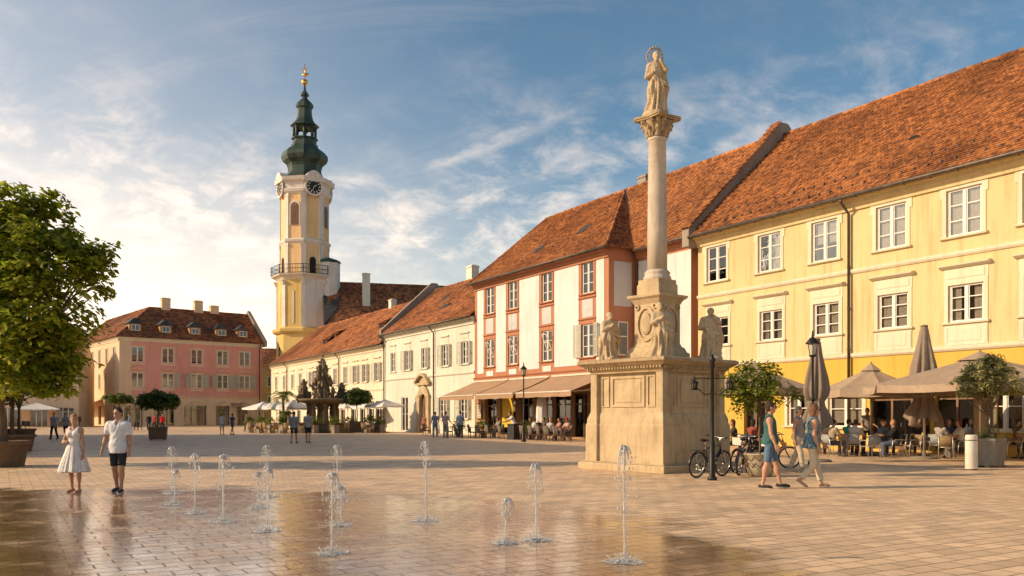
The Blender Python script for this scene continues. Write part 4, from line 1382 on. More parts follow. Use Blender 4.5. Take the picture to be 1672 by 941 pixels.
# ================================================================== orange and white cafe house
def cafe_house():
    root = empty('cafe_house', (*P0, 0), D_ANG, 'white house with orange red painted bands, corner bay and cafe awning', 'house')
    uL, uC, uR, rec = -26.55, -8.44, -0.78, 2.2
    e, hd, rz = 12.35, 7.0, 18.6
    W = 1.35
    cols = [U(800), U(837.5), U(893), U(959.5)]
    up = [(u - W / 2, u + W / 2, 9.75, 11.85) for u in cols]
    lo = [(u - W / 2, u + W / 2, 5.50, 7.70) for u in cols]
    mb = MB()
    wall_grid(mb, uL, uC, 4.3, e + 0.25, up + lo)
    # return of the bay, chamfer side
    mb.add([(uC, 0, 0), (uC, rec, 0), (uC, rec, e + 0.2), (uC, 0, e + 0.2)], [(0, 1, 2, 3)])
    c2 = [U(1095) + 1.0, U(1050) + 0.4]
    r_up = [(c2[0] - W / 2, c2[0] + W / 2, 9.55, 11.55)]
    r_lo = [(c2[0] - W / 2, c2[0] + W / 2, 5.50, 7.40)]
    wall_grid(mb, uC, uR, 0, e + 0.2, r_up + r_lo, rec)
    shell(mb, uL, uR, 14, 0, e, hd, rz - 0.25)
    mb.build('wall', M['orange'], root)
    # painted white panels between the window strips
    edges = [(uL + 0.45, cols[0] - 1.0), (cols[0] + 1.0, cols[1] - 1.0), (cols[1] + 1.0, cols[2] - 1.0), (cols[2] + 1.0, cols[3] - 1.0), (cols[3] + 1.0, uC - 0.45)]
    for a, b in edges:
        B = MB(); B.box(a, b, -0.030, -0.002, 5.0, e - 0.55)
        B.build('white_panel', M['white_wall'], root)
    B = MB(); B.box(c2[0] + 1.0, uR - 0.5, rec - 0.03, rec - 0.002, 4.9, e - 0.7); B.build('white_panel', M['white_wall'], root)
    B = MB(); B.box(uC + 0.35, c2[0] - 1.05, rec - 0.03, rec - 0.002, 4.9, e - 0.7); B.build('white_panel', M['white_wall'], root)
    B = MB(); B.box(uC + 0.002, uC + 0.03, 0.4, rec - 0.35, 8.7, e - 0.75); B.build('grey_panel', M['panel_grey'], root)
    for k, u in enumerate(cols):
        window(root, u, 9.75, W, 2.1, 'orange')
        o = window(root, u, 5.50, W, 2.2, 'orange', shutters=1 if k == 3 else 0)
        if k < 3:
            s = MB(); w2 = W / 2 - 0.08
            s.box(0, w2, -0.03, 0.01, 0, 0.06); s.box(0, w2, -0.03, 0.01, 1.2, 1.26); s.box(0, 0.06, -0.03, 0.01, 0, 1.26); s.box(w2 - 0.06, w2, -0.03, 0.01, 0, 1.26); s.box(0.06, w2 - 0.06, -0.025, 0.005, 0.6, 0.64)
            c = s.build('open_casement', M['white_paint'], o, (0.02, 0.04, 0.75))
            c.rotation_euler = (R(24), 0, 0)
        B = MB()
        B.box(-0.62, 0.62, -0.03, -0.002, 8.15, 9.35)
        B.add([(0, -0.031, 8.4), (0.42, -0.031, 8.75), (0, -0.031, 9.1), (-0.42, -0.031, 8.75), (0, -0.07, 8.75)], [(0, 1, 4), (1, 2, 4), (2, 3, 4), (3, 0, 4)])
        B.build('stucco_panel', M['panel_grey'], root, (u, 0, 0))
        B = MB()
        B.box(-0.55, 0.55, -0.03, -0.002, 4.75, 5.15)
        B.build('apron_panel', M['white_wall'], root, (u, 0, 0))
        for z in (9.45, 8.02):
            B = MB(); B.uprism([(0, z - 0.06), (-0.1, z), (-0.1, z + 0.06), (0, z + 0.09)][::-1], -1.0, 1.0)
            B.build('band', M['orange'], root, (u, 0, 0))

    for z, st, hh in ((9.55, 'orange', 2.0), (5.5, 'orange', 1.9)):
        window(root, c2[0], z, W, hh, st, y=rec, shutters=3 if z < 6 else 0)
    # narrow window in the shaded return of the bay
    nw = MB(); nw.box(0.06, 0.10, 0.7, 1.5, 5.5, 7.7); nw.box(0.101, 0.12, 0.78, 1.42, 5.58, 7.62, 1); nw.box(0.12, 0.14, 0.78, 1.42, 6.7, 6.76)
    nw.build('window', [M['white_paint'], M['glass_far']], root, (uC, 0, 0))
    moulding(root, uL, uC, 4.45, [(0, -0.3), (0.08, -0.3), (0.12, 0.1), (0.22, 0.2), (0, 0.26)][::-1], M['orange'], 'string_course')
    moulding(root, uL, uC, e + 0.02, CORN, M['orange'])
    moulding(root, uC, uR, e + 0.02, CORN, M['orange'], y=rec)
    # roof: bay slope, hipped end of the bay, recessed slope
    t = MB()
    ov = 0.6
    run = hd + ov; Ls = math.hypot(run, rz - e)
    xr = U(1016) + 2.2
    xr = -15.6
    roof_plane(t, (uL - 0.15, -ov, e), (1, 0, 0), (0, run, rz - e), [(0, 0), (uC + 0.5 - uL, 0), (xr - uL, Ls), (0.1, Ls)], 0.21, 0.18, 21)
    # hip end: triangle from the bay corner to the ridge
    a, b, c = V((uC + 0.5, -ov, e)), V((uC + 0.5, rec - 0.3, e)), V((xr, hd, rz))
    Uv = (b - a).normalized()
    foot = a + Uv * (c - a).dot(Uv)
    Sv = c - foot
    roof_plane(t, a, Uv, Sv, [(0, 0), ((b - a).length, 0), ((c - a).dot(Uv), Sv.length)], 0.21, 0.18, 22)
    run2 = hd - rec + ov; L2 = math.hypot(run2, rz - e)
    x0 = uC + 0.3
    roof_plane(t, (x0, rec - ov, e - 0.1), (1, 0, 0), (0, run2, rz - e + 0.1), [(0.1, 0), (uR - x0, 0), (uR - x0, L2), (xr - x0, L2)], 0.21, 0.18, 23)
    t.add([(uL, 2 * hd + ov, e), (uR, 2 * hd + ov, e), (uR, hd, rz), (uL, hd, rz)], [(1, 0, 3, 2)])
    t.add([(uL, -ov, e - 0.04), (uC + 0.5, -ov, e - 0.04), (uC + 0.5, 0.1, e - 0.04), (uL, 0.1, e - 0.04)], [(3, 2, 1, 0)])
    ridge_tiles(t, (uL, hd, rz + 0.03), (uR, hd, rz + 0.03), 0.15, 0.42, 4)
    ridge_tiles(t, a + V((0, 0, 0.05)), c, 0.12, 0.4, 6)
    ridge_tiles(t, (uL - 0.1, -ov, e + 0.05), (uL - 0.1, hd, rz), 0.10, 0.4, 8)
    rf = t.build('roof', M['tiles'], root)
    v = MB(); v.tube([b + V((0.1, 0, 0.05)), c + V((0.05, -0.1, 0.02))], 0.09, 6); v.build('valley_flashing', M['gutter'], rf)
    for u, y in ((U(850), 1.6), (U(905), 2.6), (U(1080) + 1.5, 3.4)):
        s = MB(); z = e + (y + ov) / run * (rz - e) if u < uC else e + (y - rec + ov) / run2 * (rz - e)
        s.obox((0, 0, 0), (0.45, 0.55, 0.05), Matrix.Rotation(math.atan2(rz - e, run), 3, 'X'))
        s.build('skylight', M['slate'], rf, (u, y, z + 0.1))
    chimney(rf, U(987) - 5.0, hd + 0.5, rz - 1, rz + 0.75, 0.9, 0.6, M['grey_plaster'])
    gutter(root, (uL - 0.1, -0.72, e - 0.02), (uC + 0.6, -0.72, e - 0.02))
    gutter(root, (uC + 0.6, rec - 0.72, e - 0.1), (uR + 0.3, rec - 0.72, e - 0.1))
    p = MB(); p.tube([(uC + 0.35, rec - 0.6, e - 0.1), (uC + 0.25, rec - 0.12, e - 0.9), (uC + 0.25, rec - 0.12, 0)], 0.07, 8); p.build('downpipe', M['gutter'], root)
    # ground floor behind the awning
    g = MB()
    gops = []
    for px, w in ((801, 1.9), (829, 2.3), (858, 2.0), (888, 2.3), (917, 2.4), (948, 2.4), (975, 2.2)):
        u = U(px); gops.append((u - w / 2, u + w / 2, 0.12, 3.15))
    wall_grid(g, uL, uC, 0, 4.3, gops, 0.0, 0.4)
    g.build('ground_floor_wall', M['shopfront'], root)
    for a, b, z0, z1 in gops:
        D = MB(); w = b - a
        for x in (0.0, w * 0.5, w): D.box(x - 0.05, x + 0.05, 0.28, 0.36, 0, z1 - z0)
        D.box(0, w, 0.29, 0.35, 2.2, 2.3); D.box(0, w, 0.29, 0.35, z1 - z0 - 0.1, z1 - z0)
        d = D.build('glazed_door', M['wood'], root, (a, 0, z0))
        G = MB(); G.box(0, w, 0.31, 0.32, 0, z1 - z0); G.build('pane', M['glass'], d)
    B = MB(); B.box(uL + 0.3, uR - 0.3, 6.4, 6.45, 0, e); B.box(uL + 0.2, uC, 0.45, 6.4, 3.5, 3.55); B.build('dark_backing', M['dark'], root)  # backing and ceiling sheets coloured near-black to stand for shaded rooms
    # awnings
    secs = [(U(774), U(831)), (U(833.5), U(898)), (U(903), uC + 0.2)]
    for i, (a, b) in enumerate(secs):
        A = MB(); pr = 3.1
        n = 10
        vs = []
        for j in range(n + 1):
            x = a + (b - a) * j / n
            for y, z in ((-0.05, 4.32), (-pr * 0.5, 3.72 - 0.03), (-pr, 3.14), (-pr, 2.80 + 0.02 * math.sin(j * 2.0))):
                vs.append((x, y, z))
        fs = [(j * 4 + r, j * 4 + r + 1, j * 4 + 5 + r, j * 4 + 4 + r) for j in range(n) for r in range(3)]
        A.add(vs, fs, 0)
        aw = A.build('awning', M['awning'], root)
        sm = aw.modifiers.new('thick', 'SOLIDIFY'); sm.thickness = 0.02
        F = MB()
        F.box(a, b, -pr - 0.035, -pr + 0.03, 3.10, 3.17); F.box(a, b, -0.14, 0.0, 4.32, 4.44)
        for x in (a + 0.3, b - 0.3):
            F.tube([(x, -0.05, 3.6), (x, -pr * 0.55, 3.2), (x, -pr, 3.10)], 0.025, 6)
        F.build('awning_frame', M['bin_white'], aw)
    return root
cafe_house()

# ================================================================== old white house with the arched portal
def white_house():
    root = empty('white_house', (*P0, 0), D_ANG, 'old off-white house with stone arched portal between the cream terrace and orange house', 'house')
    uL, uR = -46.1, -26.6
    e, hd, rz = 9.75, 5.5, 14.7
    W, H = 1.2, 1.9
    cols = [U(642), U(665.5), U(692.6), U(727), U(759.6)]
    ops = [(u - W / 2, u + W / 2, 5.95, 5.95 + H) for u in cols]
    g = [U(662) - 0.2, U(723), U(757)]
    gop = [(u - 0.65, u + 0.65, 1.3, 3.2) for u in g[1:]] + [(g[0] - 0.8, g[0] + 0.8, 0.1, 3.4)]
    ud = U(693)
    gop.append((ud - 0.75, ud + 0.75, 0.1, 3.6))
    mb = MB()
    wall_grid(mb, uL, uR, 0, e + 0.2, ops + gop)
    shell(mb, uL, uR, 11, 0, e, hd, rz - 0.2)
    mb.build('wall', M['offwhite'], root)
    for i, u in enumerate(cols): window(root, u, 5.95, W, H, 'white', shutters=1 if i in (1, 3, 4) else (3 if i == 2 else 0))
    for u in g[1:]: window(root, u, 1.3, 1.3, 1.9, 'white', ('pane', 'sill'), shutters=1)
    window(root, g[0], 0.1, 1.6, 3.3, 'shop2', ('pane',), shutters=0)
    # stone portal
    B = MB()
    for s in (-1, 1):
        B.box(ud + s * 1.0 - 0.28, ud + s * 1.0 + 0.28, -0.22, 0, 0, 3.3)
        B.box(ud + s * 1.0 - 0.34, ud + s * 1.0 + 0.34, -0.28, 0, 0, 0.5); B.box(ud + s * 1.0 - 0.34, ud + s * 1.0 + 0.34, -0.28, 0, 3.3, 3.5)
    n = 12
    arc = [(ud + 1.28 * math.cos(math.pi * i / n), 3.0 + 1.35 * math.sin(math.pi * i / n)) for i in range(n + 1)]
    inn = [(ud + 0.74 * math.cos(math.pi * i / n), 2.75 + 0.84 * math.sin(math.pi * i / n)) for i in range(n + 1)]
    for i in range(n): B.yprism([arc[i], arc[i + 1], inn[i + 1], inn[i]], -0.20, -0.003)
    B.box(ud - 1.45, ud + 1.45, -0.3, 0, 4.4, 4.62)
    hood = [(ud - 1.55 + 3.1 * i / n, 4.65 + 0.85 * math.sin(math.pi * i / n)) for i in range(n + 1)]
    hin = [(x, z - 0.22 if 0 < i < n else z - 0.05) for i, (x, z) in enumerate(hood)]
    for i in range(n): B.yprism([hood[i], hood[i + 1], hin[i + 1], hin[i]][::-1], -0.45, -0.003)
    B.yprism([(ud + 0.9 * math.cos(math.pi * i / n), 4.63 + 0.62 * math.sin(math.pi * i / n)) for i in range(n + 1)], -0.12, -0.003)
    B.build('stone_portal', M['stone'], root)
    D = MB(); D.box(ud - 0.74, ud + 0.74, 0.10, 0.16, 0.1, 3.6)
    for s in (-1, 1):
        for z in (0.4, 1.5): D.box(ud + s * 0.37 - 0.24, ud + s * 0.37 + 0.24, 0.07, 0.10, z, z + 0.85)
    d = D.build('door', M['wood'], root)
    K = MB(); K.ball((ud + 0.1, 0.05, 1.2), 0.05); K.build('handle', M['gold'], d)
    moulding(root, uL, uR, 5.2, STRING, M['offwhite'], 'string_course')
    moulding(root, uL, uR, e, CORN, M['offwhite'])
    rf = gable_roof(root, uL + 0.45, uR, e, hd, rz, 0.55, 0.30, 0.24, 'tiles_old', 31)
    chimney(rf, U(727) - 6.3, hd + 0.6, rz - 1.2, rz + 1.5, 1.15, 0.8)
    chimney(rf, U(752) - 6.0, hd + 0.3, rz - 1.2, rz + 0.45, 1.0, 0.8, M['grey_plaster'])
    for u, y in ((U(690) - 2, 3.3), (U(706) - 1, 1.8)):
        B = MB(); B.obox((0, 0, 0), (0.5, 0.35, 0.05), Matrix.Rotation(R(42), 3, 'X')); B.build('skylight', M['slate'], rf, (u, y, e + (y + 0.55) / 6.05 * (rz - e) + 0.08))
    gutter(root, (uL, -0.66, e - 0.02), (uR, -0.66, e - 0.02))
    downpipe(root, U(710), e - 0.05, over=0.62); downpipe(root, uL + 0.3, e - 0.05, over=0.62)
    firewall(root, uL, uL + 0.42, e, hd, rz, 0.55, 0.5, tiled=False)
white_house()

# ================================================================== long cream terrace
def terrace():
    root = empty('terrace_house', (*P0, 0), D_ANG, 'long low cream terrace with brown tile roof below the church tower', 'house')
    uL, uR = -88.5, -46.15
    e, hd, rz = 8.85, 7.0, 14.6
    W, H = 1.25, 1.9
    cols = [U(x) for x in (451.5, 464.5, 478, 490.5, 508, 521.5, 547.5, 564, 580.5, 596, 616)]
    ops = [(u - W / 2, u + W / 2, 5.2, 5.2 + H) for u in cols]
    gcols = [U(x) for x in (458, 472, 488, 506, 524, 545, 560, 577, 592, 606, 618)]
    gops = [(u - 0.75, u + 0.75, 0.2, 3.1) for u in gcols]
    mb = MB()
    wall_grid(mb, uL, uR, 0, e + 0.2, ops + gops)
    shell(mb, uL, uR, 14, 0, e, hd, rz - 0.2)
    mb.build('wall', M['cream'], root)
    for i, u in enumerate(cols): window(root, u, 5.2, W, H, 'cream', ('pane', 'surround', 'sill'), shutters=1 if i in (4, 5, 8, 9, 10) else 0)
    for u in gcols:
        D = MB()
        for x in (-0.75, 0, 0.75): D.box(x - 0.05, x + 0.05, 0.12, 0.2, 0, 2.9)
        D.box(-0.75, 0.75, 0.13, 0.19, 2.1, 2.2)
        d = D.build('glazed_door', M['white_paint'], root, (u, 0, 0.2))
        G = MB(); G.box(-0.74, 0.74, 0.15, 0.16, 0, 2.9); G.build('pane', M['glass'], d)
    B = MB(); B.box(uL + 0.3, uR - 0.3, 4.5, 4.55, 0, e); B.build('dark_backing', M['dark'], root)  # black backing in place of real shade behind the panes
    moulding(root, uL, uR, 4.3, STRING, M['cream'], 'string_course')
    moulding(root, uL, uR, e, CORN, M['trim'])
    rf = gable_roof(root, uL, uR, e, hd, rz, 0.55, 0.36, 0.30, 'tiles_old', 41)
    k = (rz - e) / (hd + 0.55)
    for u, y in ((U(505), 1.9), (U(512) - 1, 2.8), (U(585), 2.6)):
        B = MB()
        B.box(-0.9, 0.9, 0.1, 1.6, -0.3, 0.75)
        B.add([(-1.05, -0.15, 0.72), (1.05, -0.15, 0.72), (1.05, 2.4, 1.55), (-1.05, 2.4, 1.55), (-1.05, -0.15, 0.84), (1.05, -0.15, 0.84), (1.05, 2.4, 1.67), (-1.05, 2.4, 1.67)],
              [(3, 2, 1, 0), (4, 5, 6, 7), (0, 1, 5, 4), (1, 2, 6, 5), (3, 0, 4, 7)])
        B.box(-0.65, 0.65, 0.07, 0.098, 0.1, 0.6, 1)
        B.build('shed_dormer', [M['tiles_dark'], M['dark']], rf, (u, y, e + k * (y + 0.55) - 0.1))
    chimney(rf, U(572) - 5.0, hd + 0.2, rz - 1, rz + 1.0, 0.8, 0.7)
    gutter(root, (uL, -0.66, e - 0.02), (uR - 0.1, -0.66, e - 0.02))
    for px in (470, 555): downpipe(root, U(px), e - 0.05, over=0.62)
terrace()

# ================================================================== pink corner house
def pink_house():
    root = empty('pink_house', (-57.2, 125.0, 0), math.atan2(0.636, 0.772), 'pink corner house with beige side wall, small roof dormers and shop arches', 'house')
    Wd, Dp, e, hd, rz = 21.7, 31.0, 13.1, 6.0, 18.4
    def u_(px):
        k = (px - CX) / FPX
        return (125 * k + 57.2) / (0.772 - 0.636 * k)
    cols = [u_(x) for x in (224.7, 274.5, 321.5, 363.7, 399.5)]
    W = 1.75
    ops = [(u - W / 2, u + W / 2, 9.55, 11.75) for u in cols] + [(u - W / 2, u + W / 2, 5.85, 7.95) for u in cols]
    mb = MB()
    wall_grid(mb, 0, Wd, 4.4, e + 0.2, ops)
    mb.build('wall', M['pink'], root)
    for i, u in enumerate(cols):
        window(root, u, 9.55, W, 2.2, 'pink', ('pane', 'surround', 'curtain'))
        window(root, u, 5.85, W, 2.1, 'pink_hood', ('pane', 'surround', 'curtain') if i != 3 else ('pane', 'surround'), shutters=1 if i > 1 else (3 if i == 1 else 0))
    g = MB()
    gx = [u_(x) for x in (218, 268, 319.5, 364, 396)]
    gops = [(u - w / 2, u + w / 2, 0.1, 3.1) for u, w in zip(gx, (2.6, 3.0, 3.4, 2.2, 1.8))]
    wall_grid(g, 0, Wd, 0, 4.4, gops, 0, 0.5)
    # beige side wall: facade along local +y on x = 0
    side_cols = [2.9, 6.9, 11.0, 15.2, 19.4, 23.6, 27.8]
    tmp = MB()
    sops = [(-c - 0.6, -c + 0.6, 9.55, 11.75) for c in side_cols] + [(-c - 0.6, -c + 0.6, 5.8, 8.0) for c in side_cols] + [(-c - 0.8, -c + 0.8, 0.2, 3.1) for c in side_cols[::2]]
    wall_grid(tmp, -Dp, 0, 0, e + 0.2, sops)
    g.add([(y, -x, z) for x, y, z in tmp.v], tmp.f)
    g.add([(Wd, 0, 0), (Wd, 12, 0), (Wd, 12, e), (Wd, hd, rz), (Wd, 0, e)], [(0, 1, 2, 3, 4)])
    g.add([(0, Dp, 0), (12, Dp, 0), (12, Dp, e), (6, Dp, rz), (0, Dp, e)], [(4, 3, 2, 1, 0)])
    g.add([(12, 12, 0), (Wd, 12, 0), (Wd, 12, e), (12, 12, e), (12, Dp, 0), (12, Dp, e)], [(0, 1, 2, 3), (0, 3, 5, 4)])
    g.build('beige_wall', M['pinkcream'], root)
    for c in side_cols:
        for z, hh in ((9.55, 2.2), (5.8, 2.2)):
            o = window(root, 0, z, 1.2, hh, 'pink', ('pane', 'surround', 'sill'))
            o.location = (0, c, z); o.rotation_euler = (0, 0, R(-90))
    for (a, b, z0, z1) in gops:
        D = MB(); w = b - a
        for x in (0, w / 3, 2 * w / 3, w): D.box(x - 0.06, x + 0.06, 0.3, 0.4, 0, 3)
        D.box(0, w, 0.31, 0.39, 2.3, 2.4)
        d = D.build('shop_window', M['wood'], root, (a, 0, z0))
        G = MB(); G.box(0, w, 0.34, 0.36, 0, 3.0); G.build('pane', M['glass'], d)
        B = MB(); n = 8
        pts = [(a - 0.3 + (w + 0.6) * i / n, 3.3 + 0.75 * math.sin(math.pi * i / n)) for i in range(n + 1)]
        for i in range(n): B.yprism([pts[i], pts[i + 1], (pts[i + 1][0], pts[i + 1][1] - 0.2), (pts[i][0], pts[i][1] - 0.2)][::-1], -0.2, -0.003)
        B.build('arched_hood', M['trim'], root)
    B = MB(); B.box(0.5, Wd - 0.3, 3.0, 3.05, 0, e); B.build('dark_backing', M['dark'], root)  # sheet painted dark so the rooms look unlit
    B = MB()
    B.box(-0.06, 1.6, -0.06, -0.004, 4.4, e - 0.55); B.build('corner_pilaster', M['pinkcream'], root)
    moulding(root, -0.1, Wd, 4.5, STRING, M['pinkcream'], 'string_course')
    moulding(root, -0.3, Wd, e, CORN, M['trim'])
    c = moulding(root, -Dp, 0.3, e, CORN, M['trim']); c.rotation_euler = (0, 0, R(-90))
    t = MB(); ov = 0.6; run = hd + ov; Ls = math.hypot(run, rz - e)
    roof_plane(t, (-ov, -ov, e), (1, 0, 0), (0, run, rz - e), [(0, 0), (Wd + ov, 0), (Wd + ov, Ls), (run, Ls)], 0.42, 0.36, 51)
    roof_plane(t, (-ov, Dp, e), (0, -1, 0), (run, 0, rz - e), [(0, 0), (Dp + ov, 0), (Dp + ov - run, Ls), (0, Ls)], 0.42, 0.36, 52)
    t.add([(hd, hd, rz), (Wd, hd, rz), (Wd, 12.6, e), (12.6, 12.6, e), (12.6, Dp, e), (hd, Dp, rz)], [(0, 1, 2, 3), (0, 3, 4, 5)])
    ridge_tiles(t, (hd, hd, rz), (Wd, hd, rz), 0.18, 0.5); ridge_tiles(t, (-ov, -ov, e), (hd, hd, rz), 0.16, 0.5)
    ridge_tiles(t, (hd, hd, rz), (hd, Dp, rz), 0.18, 0.5)
    rf = t.build('roof', M['tiles_dark'], root)
    k = (rz - e) / run
    for u in [u_(x) for x in (223, 273, 321, 364, 399)]:
        B = MB()
        B.box(-0.85, 0.85, 0, 2.2, -0.2, 1.25, 0)
        B.box(-0.58, 0.58, -0.05, -0.003, 0.18, 1.06, 1)
        B.box(-0.49, -0.05, -0.07, -0.051, 0.27, 0.97, 2); B.box(0.05, 0.49, -0.07, -0.051, 0.27, 0.97, 2)
        B.add([(-1.15, -0.3, 1.2), (1.15, -0.3, 1.2), (1.15, 2.6, 1.2), (-1.15, 2.6, 1.2), (0, 0.5, 2.15), (0, 2.6, 2.15)], [(0, 1, 4), (1, 2, 5, 4), (3, 0, 4, 5), (3, 2, 1, 0)], 3)
        B.build('dormer', [M['shopfront'], M['white_paint'], M['glass_far'], M['slate']], rf, (u, 0.55, e + k * (0.55 + ov)))
    for px, hh in ((280, 1.6), (335, 1.6), (362, 1.0)):
        chimney(rf, u_(px) + 1.0, hd, rz - 1.5, rz + hh, 1.3, 0.9, M['pinkcream'])
    B = MB(); B.uprism([(-0.8, e - 0.4), (-0.8, e + 0.5), (hd, rz + 0.7), (12.8, e + 0.5), (12.8, e - 0.4)], Wd, Wd + 0.5); B.build('firewall', M['grey_plaster'], root)
    downpipe(root, Wd - 0.5, e, over=0.6)
    # small awnings over the side shop
    A = MB(); A.add([(-0.02, 9, 4.2), (-0.02, 20, 4.2), (-2.6, 20, 3.1), (-2.6, 9, 3.1), (-2.6, 20, 2.8), (-2.6, 9, 2.8)], [(0, 1, 2, 3), (3, 2, 4, 5)])
    aw = A.build('awning', M['pinkcream'], root); sm = aw.modifiers.new('thick', 'SOLIDIFY'); sm.thickness = 0.03
    A = MB(); A.add([(16.5, -0.02, 3.6), (18.3, -0.02, 3.6), (18.3, -1.2, 3.0), (16.5, -1.2, 3.0)], [(3, 2, 1, 0)])
    aw = A.build('awning', M['awning'], root); sm = aw.modifiers.new('thick', 'SOLIDIFY'); sm.thickness = 0.03
pink_house()

# ================================================================== houses at the back
def plain_house(name, label, loc, rz_, W, Dp, e, rz, wallm, roofm, cols, rows, shop=True, seed=60):
    root = empty(name, loc, rz_, label, 'house')
    mb = MB(); ops = []
    for c in cols:
        for z in rows: ops.append((c - 0.6, c + 0.6, z, z + 1.8))
    gops = [(c - 1.1, c + 1.1, 0.1, 2.7) for c in cols] if shop else []
    wall_grid(mb, 0, W, 0, e + 0.2, ops + gops)
    shell(mb, 0, W, Dp, 0, e, Dp / 2, rz - 0.2)
    mb.build('wall', wallm, root)
    for c in cols:
        for z in rows: window(root, c, z, 1.2, 1.8, 'cream', ('pane', 'surround', 'sill'))
        if shop:
            D = MB()
            for x in (-1.1, -0.35, 0.35, 1.1): D.box(x - 0.06, x + 0.06, 0.15, 0.22, 0, 2.6)
            d = D.build('shop_window', M['white_paint'], root, (c, 0, 0.1))
            G = MB(); G.box(-1.1, 1.1, 0.17, 0.19, 0, 2.6); G.build('pane', M['glass'], d)
    B = MB(); B.box(0.3, W - 0.3, Dp / 2, Dp / 2 + 0.05, 0, e); B.build('dark_backing', M['dark'], root)  # dark-painted backing, stands for the unlit room depth
    moulding(root, 0, W, e, CORN, M['trim'])
    gable_roof(root, 0, W, e, Dp / 2, rz, 0.5, 0.42, 0.36, roofm, seed)
p_ = at(422, 158)
plain_house('yellow_house', 'small ochre house glimpsed in the gap between pink house and church tower', (p_[0], p_[1], 0), 0.15, 9, 9, 10.6, 14.2, M['tower_deep'], 'tiles_dark', [2.2, 6.0], [3.4, 7.0], False, 61)
p_ = at(-60, 118)
plain_house('cream_house', 'low cream shop house behind the big planter tree', (p_[0], p_[1], 0), 0.25, 14.5, 10, 9.0, 13.0, M['pinkcream'], 'tiles_dark', [2.2, 5.8, 9.4, 12.8], [4.8], True, 62)
# the row that closes the square on its west side, outside the frame, whose shade lies on the paving
def west_row(a, b, e, rz, label, hip0, hip1):
    a, b = V((*a, 0)), V((*b, 0))
    d = (b - a)
    root = empty('town_house', a, math.atan2(d.y, d.x), label, 'house')
    L = d.length
    mb = MB(); cols = [3 + 4.2 * i for i in range(int((L - 4) / 4.2))]
    ops = [(c - 0.6, c + 0.6, z, z + 1.8) for c in cols for z in (1.2, 5.0)]
    wall_grid(mb, 0, L, 0, e + 0.1, ops)
    shell(mb, 0, L, 10, 0, e)
    mb.build('wall', M['pinkcream'], root)
    t = MB(); hd, ov = 5.0, 0.5
    t.add([(-ov, -ov, e), (L + ov, -ov, e), (L - hip1, hd, rz), (hip0, hd, rz), (L + ov, 10 + ov, e), (-ov, 10 + ov, e)], [(0, 1, 2, 3), (1, 4, 2), (4, 5, 3, 2), (5, 0, 3)])
    t.build('roof', M['tiles_dark'], root)
west_row((-22.6, 36), (-35.4, 58), 12.6, 16.4, 'hipped beige town house shading the paving beside the planter trees', 5, 0)
west_row((-35.6, 58.4), (-42.6, 70.0), 15.2, 18.8, 'taller beige town house closing the shaded side of the square', 0, 4)

